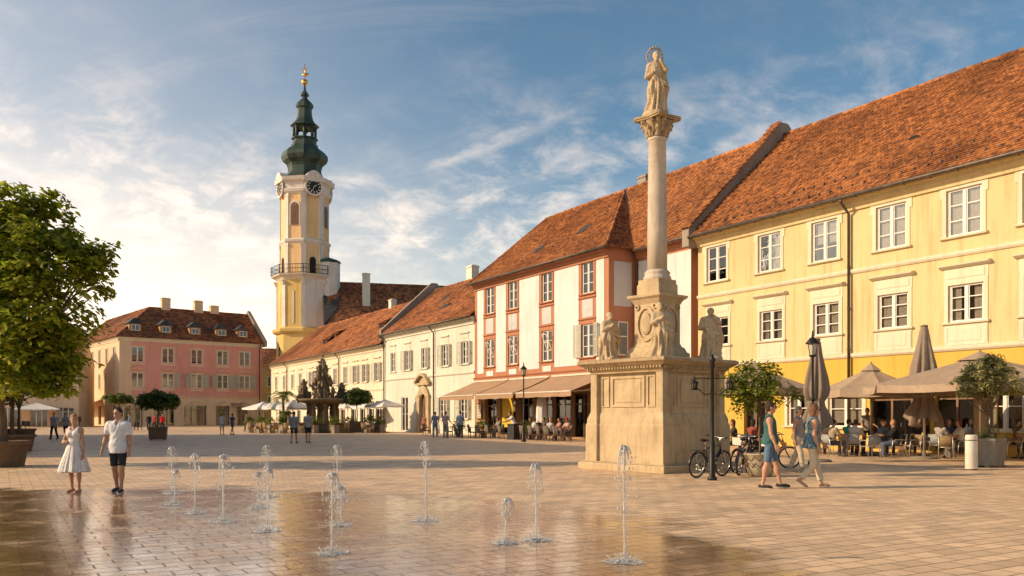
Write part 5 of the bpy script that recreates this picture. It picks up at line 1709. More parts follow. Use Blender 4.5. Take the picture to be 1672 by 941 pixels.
# ================================================================== church
def church():
    cx, cyy = at(497.5, 140)
    root = empty('church_tower', (cx, cyy, 0), 0, 'tall yellow and white church tower with green onion dome and clock', 'tower')
    S = 0.1
    def z_(py): return zat(py, 140)
    a0 = R(-56.4 + 22.5)
    q = 1 / math.cos(math.pi / 8)
    def octo(prof, mats, name, mi=0, m2=None):
        B = MB(); B.lathe([(r * q, z) for r, z in prof], 8, (0, 0, 0), 0, False, a0)
        return B.build(name, mats, root)
    faces = [R(-56.4 + 45 * k) for k in range(8)]
    def onface(ang, mb, r):     # transform a builder from facade frame (x right, -y outward) to a tower face
        out = V((math.cos(ang), math.sin(ang), 0)); rt = V((-math.sin(ang), math.cos(ang), 0))
        mb.v = [tuple(out * (r - p[1]) + rt * p[0] + V((0, 0, p[2]))) for p in [V(v) for v in mb.v]]
        return mb
    # shaft
    octo([(4.30, 0), (4.30, 8.6), (4.15, 8.6), (4.15, z_(546))], M['tower_deep'], 'lower_stage')
    octo([(4.4, z_(548)), (4.75, z_(545)), (4.8, z_(541)), (4.2, z_(538))], M['tower_deep'], 'cornice')
    # second stage: yellow with a plain white limewashed side to the right
    octo([(4.1, z_(540)), (4.1, z_(460))], M['tower_deep'], 'middle_stage')
    B = MB(); B.box(-1.66, 1.66, -0.05, 0.0, z_(538), z_(462)); onface(faces[0], B, 4.1); B.build('white_face', M['tower_white'], root)
    B = MB(); B.box(-1.66, 1.66, -0.05, 0.0, z_(538), z_(462)); onface(faces[1], B, 4.1); B.build('white_face', M['tower_white'], root)
    octo([(4.1, z_(462)), (4.35, z_(459)), (4.9, z_(456)), (5.0, z_(454)), (3.9, z_(454))], M['tower_white'], 'gallery_floor')
    octo([(3.62, z_(454)), (3.62, z_(402))], M['tower_yellow'], 'gallery_stage')
    octo([(3.62, z_(404)), (3.85, z_(401)), (3.9, z_(398)), (3.62, z_(396))], M['tower_white'], 'cornice')
    octo([(3.58, z_(397)), (3.58, z_(322))], M['tower_yellow'], 'bell_stage')
    octo([(3.6, z_(325)), (3.9, z_(322)), (4.0, z_(318)), (3.8, z_(316)), (3.8, z_(308)), (4.3, z_(304)), (4.5, z_(299)), (3.2, z_(297))], M['tower_white'], 'cornice')
    # pilasters at the corners
    for k in range(8):
        c = faces[k] + R(22.5)
        P = MB()
        for r, z0, z1, w in ((3.58 * q, z_(396), z_(324), 0.42), (3.62 * q, z_(453), z_(404), 0.40), (4.1 * q, z_(538), z_(464), 0.36)):
            P.box(-w, w, -0.0, 0.35, z0, z1); 
            P.box(-w - 0.1, w + 0.1, -0.06, 0.35, z1 - 0.5, z1 - 0.003)
        for i in range(0, len(P.v)):
            pass
        rr = [3.58 * q - 0.02] * 16 + [3.62 * q - 0.02] * 16 + [4.1 * q - 0.02] * 16
        out = V((math.cos(c), math.sin(c), 0)); rt = V((-math.sin(c), math.cos(c), 0))
        P.v = [tuple(out * (r - v[1] + 0.02) + rt * v[0] + V((0, 0, v[2]))) for v, r in zip(P.v, rr)]
        P.build('pilaster', M['tower_white'], root)
        K = MB(); K.uprism([(0, z_(463)), (0, z_(472)), (-0.25, z_(470)), (-0.6, z_(463))][::-1], -0.22, 0.22); onface(c, K, 4.1 * q - 0.1); K.build('gallery_bracket', M['tower_white'], root)
    def arch(w, h, n=10): return [(w / 2, 0), (w / 2, h - w / 2)] + [(w / 2 * math.cos(math.pi * i / n), h - w / 2 + w / 2 * math.sin(math.pi * i / n)) for i in range(1, n)] + [(-w / 2, h - w / 2), (-w / 2, 0)]
    for k in range(8):
        f = faces[k]
        if k % 2 == 1:
            A = MB(); A.yprism(arch(1.75, 3.9)[::-1], -0.12, 0.0, 0); A.yprism(arch(1.4, 3.6)[::-1], -0.14, -0.121, 1)
            for z in np.arange(0.3, 3.3, 0.3): A.box(-0.66, 0.66, -0.2, -0.141, z, z + 0.06, 1)
            A.v = [(x, y, z + z_(375)) for x, y, z in A.v]
            onface(f, A, 3.58); A.build('louvred_window', [M['tower_white'], M['wood']], root)
        else:
            for zc, nm in ((z_(314), 'clock'),):
                A = MB(); n = 28; r = 1.18
                A.yprism([(1.5 * math.cos(2 * math.pi * i / n), 1.5 * math.sin(2 * math.pi * i / n)) for i in range(n)][::-1], -0.22, 0.0, 0)
                A.yprism([(r * math.cos(2 * math.pi * i / n), r * math.sin(2 * math.pi * i / n)) for i in range(n)][::-1], -0.26, -0.221, 1)
                for i in range(12):
                    t = math.pi * i / 6
                    Mr = Matrix.Rotation(-t, 3, 'Y')
                    A.obox(V((math.sin(t) * 0.93, -0.275, math.cos(t) * 0.93)), (0.075, 0.012, 0.16), Matrix.Rotation(t, 3, 'Y'), 2)
                for t, L in ((R(60), 0.55), (R(200), 0.8)):
                    A.obox(V((math.sin(t) * L / 2, -0.29, math.cos(t) * L / 2)), (0.045, 0.01, L / 2), Matrix.Rotation(t, 3, 'Y'), 2)
                A.v = [(x, y, z + zc) for x, y, z in A.v]
                onface(f, A, 4.0); A.build('clock', [M['tower_white'], M['metal_dark'], M['bin_white']], root)
            # curved gable over the clock
            G = MB(); n = 12
            pts = [(-1.9 + 3.8 * i / n, z_(306) + 1.75 * math.sin(math.pi * i / n)) for i in range(n + 1)]
            G.yprism((pts)[::-1], -0.42, 1.6)
            onface(f, G, 4.0); G.build('clock_gable', M['tower_white'], root)
        if k == 0 or k == 2 or k == 6:
            A = MB(); A.yprism(arch(1.0, 2.7)[::-1], -0.06, 0.0, 0)
            A.v = [(x, y, z + z_(452)) for x, y, z in A.v]
            onface(f, A, 3.62); A.build('gallery_door', M['dark'], root)
        if k in (6, 7, 5):
            A = MB(); A.box(-0.12, 0.12, -0.08, 0.0, z_(532), z_(480)); onface(f, A, 4.1); A.build('wall_strip', M['tower_white'], root)
        A = MB(); A.yprism(arch(0.8, 2.6)[::-1], -0.06, 0.0, 0); A.v = [(x, y, z + z_(595)) for x, y, z in A.v]
        onface(f, A, 4.15); A.build('window', M['glass_far'], root)
    # iron railing round the gallery
    B = MB(); r = 4.9 * q
    pts = [V((r * math.cos(a0 + math.pi / 4 * i), r * math.sin(a0 + math.pi / 4 * i), 0)) for i in range(8)]
    for i in range(8):
        p, t = pts[i], pts[(i + 1) % 8]
        for z in (z_(454) + 0.15, z_(454) + 0.8, z_(454) + 1.45): B.tube([p + V((0, 0, z)), t + V((0, 0, z))], 0.045, 5)
        for j in range(9):
            c = p.lerp(t, j / 9); B.tube([c + V((0, 0, z_(454))), c + V((0, 0, z_(454) + 1.5))], 0.07 if j == 0 else 0.022, 4)
    B.build('railing', M['metal_dark'], root)
    # stair turret
    t = V((math.cos(faces[1]), math.sin(faces[1]), 0))
    B = MB(); B.lathe([(1.8, 0), (1.8, z_(432))], 8, tuple(t * 4.2), 0, False, 0.2); B.lathe([(1.95, z_(432)), (1.8, z_(428)), (0.0, z_(422))], 8, tuple(t * 4.2), 1, False, 0.2)
    B.build('stair_turret', [M['tower_white'], M['copper']], root)
    # copper helm
    prof = [(4.35, 299), (3.3, 295), (2.7, 288), (2.45, 282), (2.5, 276), (2.95, 271.5), (3.6, 266), (3.85, 260), (3.75, 254), (3.2, 248), (2.4, 243.5), (1.95, 240), (1.95, 237), (1.75, 236), (1.75, 230), (2.0, 229), (2.0, 227.5)]
    octo([(r * (0.9 if 242 < y < 275 else 1.0), z_(y)) for r, y in prof], M['copper'], 'onion_dome')
    B = MB()
    for k in range(8):
        c = a0 + math.pi / 4 * k; p = V((math.cos(c) * 1.72, math.sin(c) * 1.72, 0))
        B.tube([p + V((0, 0, z_(228))), p + V((0, 0, z_(208)))], 0.22, 6)
        c2 = c + math.pi / 4; p2 = V((math.cos(c2) * 1.72, math.sin(c2) * 1.72, 0))
        for j in range(6):
            s, e2 = j / 6, (j + 1) / 6
            f = lambda s: p.lerp(p2, s) + V((0, 0, z_(212) + 0.45 * math.sin(math.pi * s) - 0.1))
            B.tube([f(s), f(e2)], 0.2, 5)
    B.build('lantern_arcade', M['copper'], root)
    prof = [(1.75, 209.5), (2.15, 207.5), (2.1, 205.5), (1.55, 201), (1.25, 196), (1.12, 190), (1.05, 184), (1.05, 178), (1.25, 176.5), (1.32, 173), (1.1, 168.5), (0.7, 164.5), (0.4, 161), (0.36, 159), (0.62, 157), (0.64, 154.5), (0.4, 151.5), (0.2, 148), (0.13, 139)]
    octo([(r, z_(y)) for r, y in prof], M['copper'], 'upper_helm')
    B = MB(); B.ball((0, 0, z_(134.5)), 0.52, 12, 8); B.tube([(0, 0, z_(131)), (0, 0, z_(105))], 0.07, 6)
    B.box(-0.5, 0.5, -0.05, 0.05, z_(113.5), z_(112)); B.tube([(-0.5, 0, z_(122)), (0.1, 0, z_(122.5)), (0.75, 0, z_(120.5))], [0.05, 0.3, 0.05], 6); B.box(-0.35, 0.35, -0.04, 0.04, z_(117.5), z_(116.5))
    B.build('weather_vane', M['gold'], root)
    # nave
    p = at(538, 133)
    n = empty('church_nave', (p[0], p[1], 0), R(14), 'church nave with dark red steep roof rising behind the terrace', 'church')
    B = MB(); e, rz = 15.5, 23.3
    B.box(0, 26, 0, 14, 0, e); B.build('wall', M['tower_white'], n)
    t = MB(); roof_plane(t, (-0.3, -0.5, e - 0.4), (1, 0, 0), (0, 7.5, rz - e + 0.4), [(0, 0), (27, 0), (27, math.hypot(7.5, rz - e + .4)), (0.3, math.hypot(7.5, rz - e + .4))], 0.42, 0.36, 71)
    t.add([(-0.3, 14.5, e), (27, 14.5, e), (27, 7, rz), (-0.3, 7, rz)], [(1, 0, 3, 2)])
    t.add([(0, 0, e), (0, 14, e), (0, 7, rz - 0.2)], [(0, 2, 1)])
    ridge_tiles(t, (-0.3, 7, rz), (27, 7, rz), 0.2, 0.5)
    rf = t.build('roof', M['tiles_dark'], n)
    d = MB(); d.add([(-0.8, -1.6, e - 1.8), (8.8, -1.6, e - 1.8), (5.8, 3.6, e + 3.9), (-0.8, 3.6, e + 3.9)], [(0, 1, 2, 3)]); d.add([(-0.8, 0, e + 0.3), (-0.8, 7, rz - 0.1), (3.0, 7, rz + .06), (1.0, 2, e + 2.6)], [(3, 2, 1, 0)])
    d.build('slate_patch', M['slate'], rf).modifiers.new('thick', 'SOLIDIFY').thickness = 0.3
    chimney(rf, 5.9, 3.6, e + 1, z_(446) - 0.5, 1.2, 0.9)
    B = MB(); B.box(-0.6, 0.6, 0, 1.2, -0.2, 0.9); B.build('dormer', M['slate'], rf, (14.5, 1.4, e + 1.6))
church()

# ================================================================== column with statues
def marian_column():
    C = V((4.32, 25.5, 0))
    ang = R(-50)                 # local x = along the right-hand face direction
    # local axes: face A (lit, towards the left) has normal -x', face B (towards the camera right) normal -y'
    ca = math.atan2(0.64, 0.77)
    root = empty('saint_column', C, ca, 'tall stone column on carved pedestal in the middle of the square', 'monument')
    root.scale = (0.97, 0.97, 1)
    B = MB(); B.square([(1.72, 0), (1.72, 0.19), (1.70, 0.21)]); B.square([(0.1, 0.21), (1.62, 0.212), (1.62, 0.24)])
    bevel(B.build('step', M['stone'], root), 0.02)
    B = MB()
    B.square([(1.46, 0.20), (1.46, 1.28), (1.43, 1.34), (1.41, 1.46), (1.36, 1.58), (1.31, 1.66), (1.30, 1.74), (1.30, 2.82)])
    for sx in (-1, 1):
        for sy in (-1, 1):
            B.square([(0.24, 0.20), (0.24, 1.30), (0.21, 1.36), (0.205, 1.48), (0.16, 1.60), (0.13, 1.68), (0.125, 2.82)], (sx * 1.31, sy * 1.31, 0))
    bevel(B.build('pedestal', M['stone'], root), 0.012)
    # raised panel frames on the four faces
    for k in range(4):
        P = MB()
        def frame(x0, x1, z0, z1, t=0.07, d=0.035):
            P.box(x0, x1, -d, 0.0, z0, z0 + t); P.box(x0, x1, -d, 0.0, z1 - t, z1)
            P.box(x0, x0 + t, -d, 0.0, z0 + t, z1 - t); P.box(x1 - t, x1, -d, 0.0, z0 + t, z1 - t)
        frame(-0.66, 0.66, 1.83, 2.72)
        P.box(-0.50, 0.50, -0.02, 0.0, 1.97, 2.58)
        P.add([(-0.42, -0.021, 2.04), (0.42, -0.021, 2.04), (0.42, -0.021, 2.51), (-0.42, -0.021, 2.51), (0, -0.055, 2.275)], [(0, 1, 4), (1, 2, 4), (2, 3, 4), (3, 0, 4)])
        frame(-1.07, -0.76, 1.83, 2.72, 0.04); frame(0.76, 1.07, 1.83, 2.72, 0.04)
        o = P.build('carved_panel', M['stone'], root)
        o.matrix_local = Matrix.Rotation(k * math.pi / 2, 4, 'Z') @ Matrix.Translation((0, -1.302, 0))
    B = MB()
    B.square([(1.45, 2.80), (1.45, 2.86), (1.50, 2.90), (1.50, 2.96)])
    B.square([(1.56, 2.98), (1.70, 3.08), (1.74, 3.10), (1.74, 3.17), (1.66, 3.21), (0.2, 3.24)])
    for k in range(4):
        Mr = Matrix.Rotation(k * math.pi / 2, 3, 'Z')
        for i in range(26):
            x = -1.5 + 3.0 * (i + 0.5) / 26
            B.obox(Mr @ V((x, -1.53, 2.945)), (0.035, 0.05, 0.035), Mr)
    bevel(B.build('cornice', M['stone_dark'], root), 0.012)
    # die
    B = MB()
    B.square([(0.70, 3.20), (0.70, 3.42), (0.64, 3.46), (0.59, 3.58), (0.53, 3.62), (0.49, 3.72), (0.49, 4.86), (0.53, 4.92)])
    B.square([(0.52, 4.92), (0.57, 5.0), (0.65, 5.06), (0.67, 5.13), (0.42, 5.17)])
    B.square([(0.44, 5.12), (0.44, 5.45), (0.41, 5.48), (0.41, 5.60)])
    bevel(B.build('upper_pedestal', M['stone'], root), 0.012)
    for k in range(4):
        P = MB()
        n = 20
        out = [(0.37 * math.cos(2 * math.pi * i / n), 4.28 + 0.52 * math.sin(2 * math.pi * i / n)) for i in range(n)]
        inn = [(x * 0.82, 4.28 + (z - 4.28) * 0.84) for x, z in out]
        for i in range(n):
            j = (i + 1) % n
            P.yprism([out[i], out[j], inn[j], inn[i]][::-1], -0.05, 0.0)
        P.ball((0, -0.02, 4.28), (0.22, 0.06, 0.33), 12, 8)
        for s in (-1, 1): P.ring((s * 0.35, -0.03, 4.78), 0.065, 0.03, 'y', 14, 5)
        o = P.build('cartouche', M['stone'], root)
        o.matrix_local = Matrix.Rotation(k * math.pi / 2, 4, 'Z') @ Matrix.Translation((0, -0.492, 0))
    B = MB()
    B.lathe([(0.41, 5.58), (0.43, 5.63), (0.41, 5.70), (0.38, 5.73), (0.37, 5.77), (0.40, 5.81), (0.36, 5.86), (0.315, 5.90)], 32)
    B.lathe([(0.305, 5.88), (0.298, 7.2), (0.282, 8.6), (0.262, 9.72), (0.29, 9.74), (0.305, 9.78), (0.29, 9.82)], 32)
    B.build('shaft', M['marble'], root)
    # capital
    B = MB()
    B.lathe([(0.27, 9.80), (0.285, 9.95), (0.33, 10.15), (0.42, 10.30), (0.30, 10.32)], 24)
    for row, (n, z0, L, r0, out) in enumerate(((8, 9.83, 0.26, 0.285, 0.14), (8, 9.95, 0.32, 0.31, 0.20), (4, 10.0, 0.42, 0.34, 0.34))):
        for i in range(n):
            a = 2 * math.pi * (i + (0.5 if row % 2 else 0)) / n + (math.pi / 4 if row == 2 else 0)
            d = V((math.cos(a), math.sin(a), 0)); s = V((-math.sin(a), math.cos(a), 0))
            pts = [d * (r0 + out * f) + V((0, 0, z0 + L * h)) for f, h in ((0, 0), (0.05, 0.4), (0.25, 0.78), (0.7, 1.0), (1.05, 0.93), (1.0, 0.76))]
            B.tube(pts, [0.055, 0.075, 0.075, 0.06, 0.045, 0.025], 7)
            for q in (-1, 1): B.tube([p + s * q * 0.06 * (1 - 0.12 * k) for k, p in enumerate(pts[:4])], [0.035, 0.045, 0.04, 0.02], 5)
    ab = []
    for k in range(4):
        a = math.pi / 4 + k * math.pi / 2
        for t, r in ((-0.10, 0.66), (0.10, 0.66)): ab.append((r * math.cos(a + t), r * math.sin(a + t)))
        a2 = a + math.pi / 4
        ab.append((0.43 * math.cos(a2), 0.43 * math.sin(a2)))
    B.prism(ab, 10.32, 10.37); B.prism([(x * 1.06, y * 1.06) for x, y in ab], 10.372, 10.44)
    bevel(B.build('capital', M['stone_dark'], root), 0.008)
    # figures: each its own thing standing on the monument
    def figure(name, label, cat, x, y, z, face, seed, H, arms, m, h=0.018, hood=False, wd=1.13):
        o = link(name, statue_mesh(name, seed, m, h, H, arms, hood), None, (x, y, z), R(face))
        o.scale = (wd, wd, 1)
        tag(o, label, cat, None if z > 8 else 'saints on the pedestal corners')
        return o
    M_ = Matrix.Translation(C) @ Matrix.Rotation(ca, 4, 'Z')
    def wp(x, y, z): return tuple(M_ @ V((x, y, z)))
    top = figure('madonna_statue', 'crowned stone Madonna with ringed halo standing on the column top', 'statue', C.x - 0.05, C.y, 10.44, 185, 5, 1.98, 'raise', M['stone'], 0.018, False, 0.9)
    H = MB()
    hz = 1.60 * 1.98 / 1.75
    H.ring((0.0, -0.10, hz + 0.03), 0.27, 0.022, 'y', 32, 6)
    for i in range(16):
        a = 2 * math.pi * i / 16
        H.tube([(0.06 * math.cos(a), -0.10, hz + 0.03 + 0.06 * math.sin(a)), (0.27 * math.cos(a), -0.10, hz + 0.03 + 0.27 * math.sin(a))], 0.009, 5)
    for i in range(5):
        a = R(60 + 20 * i)
        H.ball((0.285 * math.cos(a), -0.10, hz + 0.03 + 0.285 * math.sin(a)), 0.042, 8, 5)
    H.build('halo', M['stone_dark'], top)
    k = 1.34
    figure('saint_statue', 'robed stone saint on the sunlit left corner of the pedestal', 'statue', *wp(-1.0, 1.0, 3.22), 205, 21, 1.46, 'fold', M['stone'])
    figure('saint_statue', 'stone saint holding a book in front of the carved cartouche', 'statue', *wp(-0.86, -0.86, 3.22), 190, 22, 1.58, 'fold', M['stone'])
    figure('saint_statue', 'stone saint with raised hand on the shaded corner above the bicycles', 'statue', *wp(1.08, -1.08, 3.22), 172, 23, 1.56, 'raise', M['stone'], 0.018)
marian_column()

# ================================================================== ornate fountain
def ornate_fountain():
    x, y = at(527, 80)
    root = empty('ornate_fountain', (x, y, 0), R(20), 'dark ornate fountain with wide basin, figures and pointed spire', 'fountain')
    B = MB(); B.lathe([(2.9, 0), (2.9, 0.15), (2.6, 0.2), (2.6, 0.75), (2.75, 0.82), (2.75, 0.95), (2.3, 0.95), (2.3, 0.6), (0.2, 0.6)], 12, sm=False); B.build('lower_basin', M['bronze'], root)
    B = MB()
    for i in range(8):
        a = i * math.pi / 4; B.lathe([(0.2, 0.6), (0.26, 0.8), (0.16, 1.1), (0.2, 1.7), (0.14, 2.4), (0.28, 2.7)], 8, (1.3 * math.cos(a), 1.3 * math.sin(a), 0))
    B.lathe([(0.8, 0.6), (0.55, 1.2), (0.5, 2.3), (0.9, 2.75)], 12); B.build('pillar', M['bronze'], root)
    B = MB(); B.lathe([(0.9, 2.55), (1.6, 2.7), (2.2, 2.85), (2.40, 2.98), (2.44, 3.12), (2.30, 3.16), (2.2, 3.05), (0.3, 2.95)], 24); B.build('upper_basin', M['bronze'], root)
    q = random.Random(4)
    def cluster(name, cx, H, W, seed, z0=3.0):
        q = random.Random(seed); S = SDF()
        S.cone((cx, 0, z0), (cx, 0, z0 + H * 0.55), W * 0.26, W * 0.15, 0.1)
        S.cone((cx, 0, z0 + H * 0.5), (cx, 0, z0 + H * 0.92), W * 0.14, 0.07, 0.1)
        for i in range(int(46 * H / 2)):
            t = q.random() ** 1.2; a = q.uniform(0, 6.28); r = W * 0.5 * (1 - t * 0.92)
            p = V((cx + r * math.cos(a), r * math.sin(a), z0 + t * H * 0.88))
            S.ell(p, (q.uniform(0.10, 0.2), q.uniform(0.1, 0.2), q.uniform(0.16, 0.34)), 0.03)
            S.cone(p, p + V((math.cos(a) * q.uniform(0.2, 0.5), math.sin(a) * 0.4, q.uniform(-0.05, 0.4))), 0.06, 0.03, 0.03)
            S.ell(p + V((0, 0, 0.3)), (0.09, 0.09, 0.11), 0.03)
        S.cone((cx, 0, z0 + H * 0.85), (cx, 0, z0 + H), 0.07, 0.03, 0.03)
        link(name, S.mesh(name, 0.045, M['bronze']), root)
    cluster('central_figures', 0.0, 4.1, 2.7, 1)
    cluster('side_figure', -1.75, 1.9, 0.95, 2); cluster('side_figure', 1.75, 1.6, 0.95, 3)
    B = MB(); B.ball((0, 0, 7.15), 0.12); B.tube([(0, 0, 6.9), (0, 0, 7.75)], 0.03, 6); B.build('finial', M['bronze'], root)
ornate_fountain()

# ================================================================== trees and plants
def leaves(mb, q, blobs, n, size, shell_=0.55, flat=0.35, clump=14, long=1.0, zmin=None, gaps=True, spread=1.0):
    """leaf-sized faces in flat sprays through the blobs; blobs: (centre, radius)"""
    wts = [b[1] ** 2.2 for b in blobs]; seedv = q.uniform(0, 50)
    done = 0
    while done < n:
        c, r = q.choices(blobs, wts)[0][:2]
        while True:
            d = V((q.uniform(-1, 1), q.uniform(-1, 1), q.uniform(-1, 1)))
            if 0.05 < d.length < 1: break
        rad = r * (shell_ + (1 - shell_) * q.random()) * (1 + 0.085 * q.gauss(0, 1))
        cc = V(c) + d.normalized() * rad
        if gaps and mnoise.noise(cc * (0.55 / (size * 2.2 + 0.1)) + V((seedv, 0, 0))) < -0.08: continue
        out = d.normalized()
        cs = size * q.uniform(1.0, 2.2) * spread
        tilt = V((out.x * 0.55 + q.gauss(0, 0.2), out.y * 0.55 + q.gauss(0, 0.2), 0.9))
        tilt.normalize()
        tu = tilt.orthogonal().normalized(); tv = tilt.cross(tu)
        for _ in range(clump):
            a = q.uniform(0, 6.283); rr = math.sqrt(q.random()) * cs * 1.3
            ax = tu * math.cos(a) + tv * math.sin(a)
            p = cc + ax * rr + tilt * (q.uniform(-1, 1) * cs * flat - rr * 0.18)
            if zmin is not None and p.z < zmin: continue
            s = size * q.uniform(0.6, 1.2)
            nr = (tilt + V((q.gauss(0, 0.38), q.gauss(0, 0.38), q.gauss(0, 0.25)))).normalized()
            t = ax + V((q.gauss(0, 0.5), q.gauss(0, 0.5), q.gauss(0, 0.3) - 0.2))
            t = (t - nr * t.dot(nr)).normalized()
            b = nr.cross(t)
            L, w = s * long, s * 0.34
            dr = nr * (-0.14 * s)
            mb.add([p - t * L * 0.5, p - t * L * 0.12 + b * w + dr * 0.3, p + t * L * 0.25 + b * w * 0.72 + dr * 0.6, p + t * L * 0.6 + dr * 1.6,
                    p + t * L * 0.25 - b * w * 0.72 + dr * 0.6, p - t * L * 0.12 - b * w + dr * 0.3, p + t * L * 0.1 + nr * 0.05 * s],
                   [(0, 6, 1), (1, 6, 2), (2, 6, 3), (3, 6, 4), (4, 6, 5), (5, 6, 0)])
        done += clump

def limbs(mb, q, base, top, r0, tips, wob=0.15):
    b, t = V(base), V(top)
    k = 6
    pts = [b.lerp(t, i / k) + V((q.gauss(0, wob * 0.15), q.gauss(0, wob * 0.15), 0)) * (i > 0) for i in range(k + 1)]
    rr = [r0 * (1.35 if i == 0 else 1) * (1 - 0.38 * i / k) for i in range(k + 1)]
    mb.tube(pts, rr, 9)
    for tip in tips:
        s = pts[q.choice((k, k, k - 1, k - 1, k - 2))]
        e = V(tip)
        mid = s.lerp(e, 0.5) + V((q.gauss(0, wob), q.gauss(0, wob), abs(q.gauss(0, wob))))
        L = [s, s.lerp(mid, 0.5), mid, mid.lerp(e, 0.55), e]
        mb.tube(L, [r0 * 0.5, r0 * 0.38, r0 * 0.27, r0 * 0.17, r0 * 0.06], 6)

def pot_round(root_label, loc, r, h, m, label, group=None, soil=True):
    root = empty('planter', loc, 0, label, 'planter', group)
    B = MB(); B.lathe([(r * 0.78, 0), (r * 0.80, 0.03), (r * 0.92, h * 0.82), (r * 0.97, h * 0.84), (r, h * 0.87), (r, h), (r * 0.90, h), (r * 0.86, h * 0.86)], 28)
    B.build('pot', m, root)
    S = MB(); S.lathe([(0.0, h * 0.93), (r * 0.5, h * 0.92), (r * 0.89, h * 0.89), (r * 0.88, h * 0.80)], 20, sm=True, cap=False); S.build('soil', M['soil'], root)
    return root

def tree(name, label, loc, trunk_h, r0, blobs, n, size, leafm, seed, group=None, shell_=0.55, tips=9, clump=14, long=1.0, base_z=0.5, lean=(0, 0), gaps=True, spread=1.0):
    q = random.Random(seed)
    root = empty(name, loc, 0, label, 'tree', group)
    T = MB()
    c0 = blobs[0][0]
    tp = [tuple(V(b[0]) + V((q.gauss(0, 0.3), q.gauss(0, 0.3), q.gauss(0, 0.3))) * b[1]) for b in blobs for _ in range(max(1, tips // len(blobs)))]
    limbs(T, q, (0, 0, base_z), (lean[0], lean[1], trunk_h), r0, tp)
    T.build('trunk', M['bark'], root)
    L = MB(); leaves(L, q, blobs, n, size, shell_, clump=clump, long=long, gaps=gaps, spread=spread)
    L.build('crown', leafm, root)
    return root

# big planter tree at the left edge
DT = 26.6
def bl(px, py, rp, dd=0.0, D=DT, ox=0, oy=DT):
    x, y = at(px, D + dd); k = D / FPX
    return ((x - ox, y - oy, zat(py, D + dd)), rp * k)
x0, y0 = at(4, DT)
blobs = [bl(-20, 470, 130, 0.3, ox=x0), bl(45, 395, 72, -0.4, ox=x0), bl(105, 415, 62, 0.3, ox=x0), bl(145, 428, 34, 0, ox=x0), bl(65, 500, 85, -0.9, ox=x0),
         bl(112, 520, 48, 0.2, ox=x0), bl(104, 585, 42, -0.2, ox=x0), bl(35, 590, 66, -0.9, ox=x0), bl(85, 618, 34, -0.6, ox=x0), bl(-40, 590, 80, 0.4, ox=x0),
         bl(70, 345, 38, 0.2, ox=x0), bl(20, 345, 45, -0.2, ox=x0), bl(172, 412, 20, 0.2, ox=x0), bl(150, 478, 26, 0.3, ox=x0), bl(-90, 420, 110, 0.2, ox=x0)]
tree('planter_tree', 'large broad-leaved green tree rising from the front round planter', (x0, y0, 0), 3.2, 0.15, blobs, 26000, 0.185, M['leaf'], 5, shell_=0.35, tips=44, clump=16, long=1.25, base_z=0.6)
pot_round('planter', (*at(-4, DT), 0), 0.92, 0.80, M['terracotta'], 'large round brown clay planter holding the big leafy tree', 'round brown planters')
x1, y1 = at(20, 38)
tree('planter_tree', 'thin second tree standing in the planter behind the big tree', (x1, y1, 0), 2.6, 0.10, [((0, 0, 4.4), 1.8), ((-0.9, 0.2, 3.7), 1.2), ((0.7, 0, 3.5), 1.0)], 5000, 0.2, M['leaf'], 6, tips=9)
pot_round('planter', (x1, y1, 0), 0.95, 0.75, M['terracotta'], 'middle brown planter just behind the large front planter', 'round brown planters')
x2, y2 = at(31, 52)
tree('planter_tree', 'farthest tree in the row of planters at the square edge', (x2, y2, 0), 2.6, 0.10, [((0, 0, 4.2), 1.7), ((-0.8, 0.3, 3.6), 1.2)], 3000, 0.24, M['leaf_dark'], 7, tips=6)
pot_round('planter', (x2, y2, 0), 0.95, 0.8, M['terracotta'], 'farthest brown planter of the row with plants spilling over', 'round brown planters')

def box_planter(loc, w, h, m, label, rz=0.0, oct_=False, feet=True, group=None, taper=0.92):
    root = empty('planter', loc, rz, label, 'planter', group)
    B = MB()
    if oct_: B.lathe([(w * 0.56 * taper, 0.05), (w * 0.58, h * 0.9), (w * 0.60, h * 0.92), (w * 0.60, h), (w * 0.52, h), (w * 0.5, h * 0.88)], 8, sm=False, a0=math.pi / 8)
    else: B.square([(w / 2 * taper, 0.05), (w / 2, h * 0.9), (w / 2 * 1.03, h * 0.92), (w / 2 * 1.03, h), (w / 2 * 0.92, h), (w / 2 * 0.9, h * 0.88)])
    bevel(B.build('pot', m, root), 0.008)
    S = MB(); S.square([(w * 0.45, h * 0.86), (0.001, h * 0.9)]) if not oct_ else S.lathe([(w * 0.51, h * 0.88), (0.001, h * 0.92)], 8, sm=False, a0=math.pi / 8)
    S.build('soil', M['soil'], root)
    if feet:
        F = MB(); f = w * 0.36
        for a in (-f, f):
            for b in (-f, f): F.box(a - 0.05, a + 0.05, b - 0.05, b + 0.05, 0, 0.06)
        F.build('foot', m, root)
    return root

def ball_tree(label, px, py_base, D, crown_py, rx, rz_, leafm, seed, n, size, potw, poth, potm, potlabel, name='clipped_tree', trunk=None):
    x, y = at(px, D); k = D / FPX
    zc = zat(crown_py, D)
    a, b = rx * k, rz_ * k
    blobs = [((0, 0, zc), b)]
    for i in range(7):
        t = i * 2 * math.pi / 7
        blobs.append((((a - b * 0.75) * math.cos(t), (a - b * 0.75) * math.sin(t), zc - b * 0.12), b * 0.75))
    tree(name, label, (x, y, 0), zc - b * 0.4, 0.06 if trunk is None else trunk, blobs, n, size, leafm, seed, shell_=0.72, gaps=False, spread=0.7, tips=8, base_z=poth * 0.8)
    box_planter((x, y, 0), potw, poth, potm, potlabel, 0.3, oct_=False)

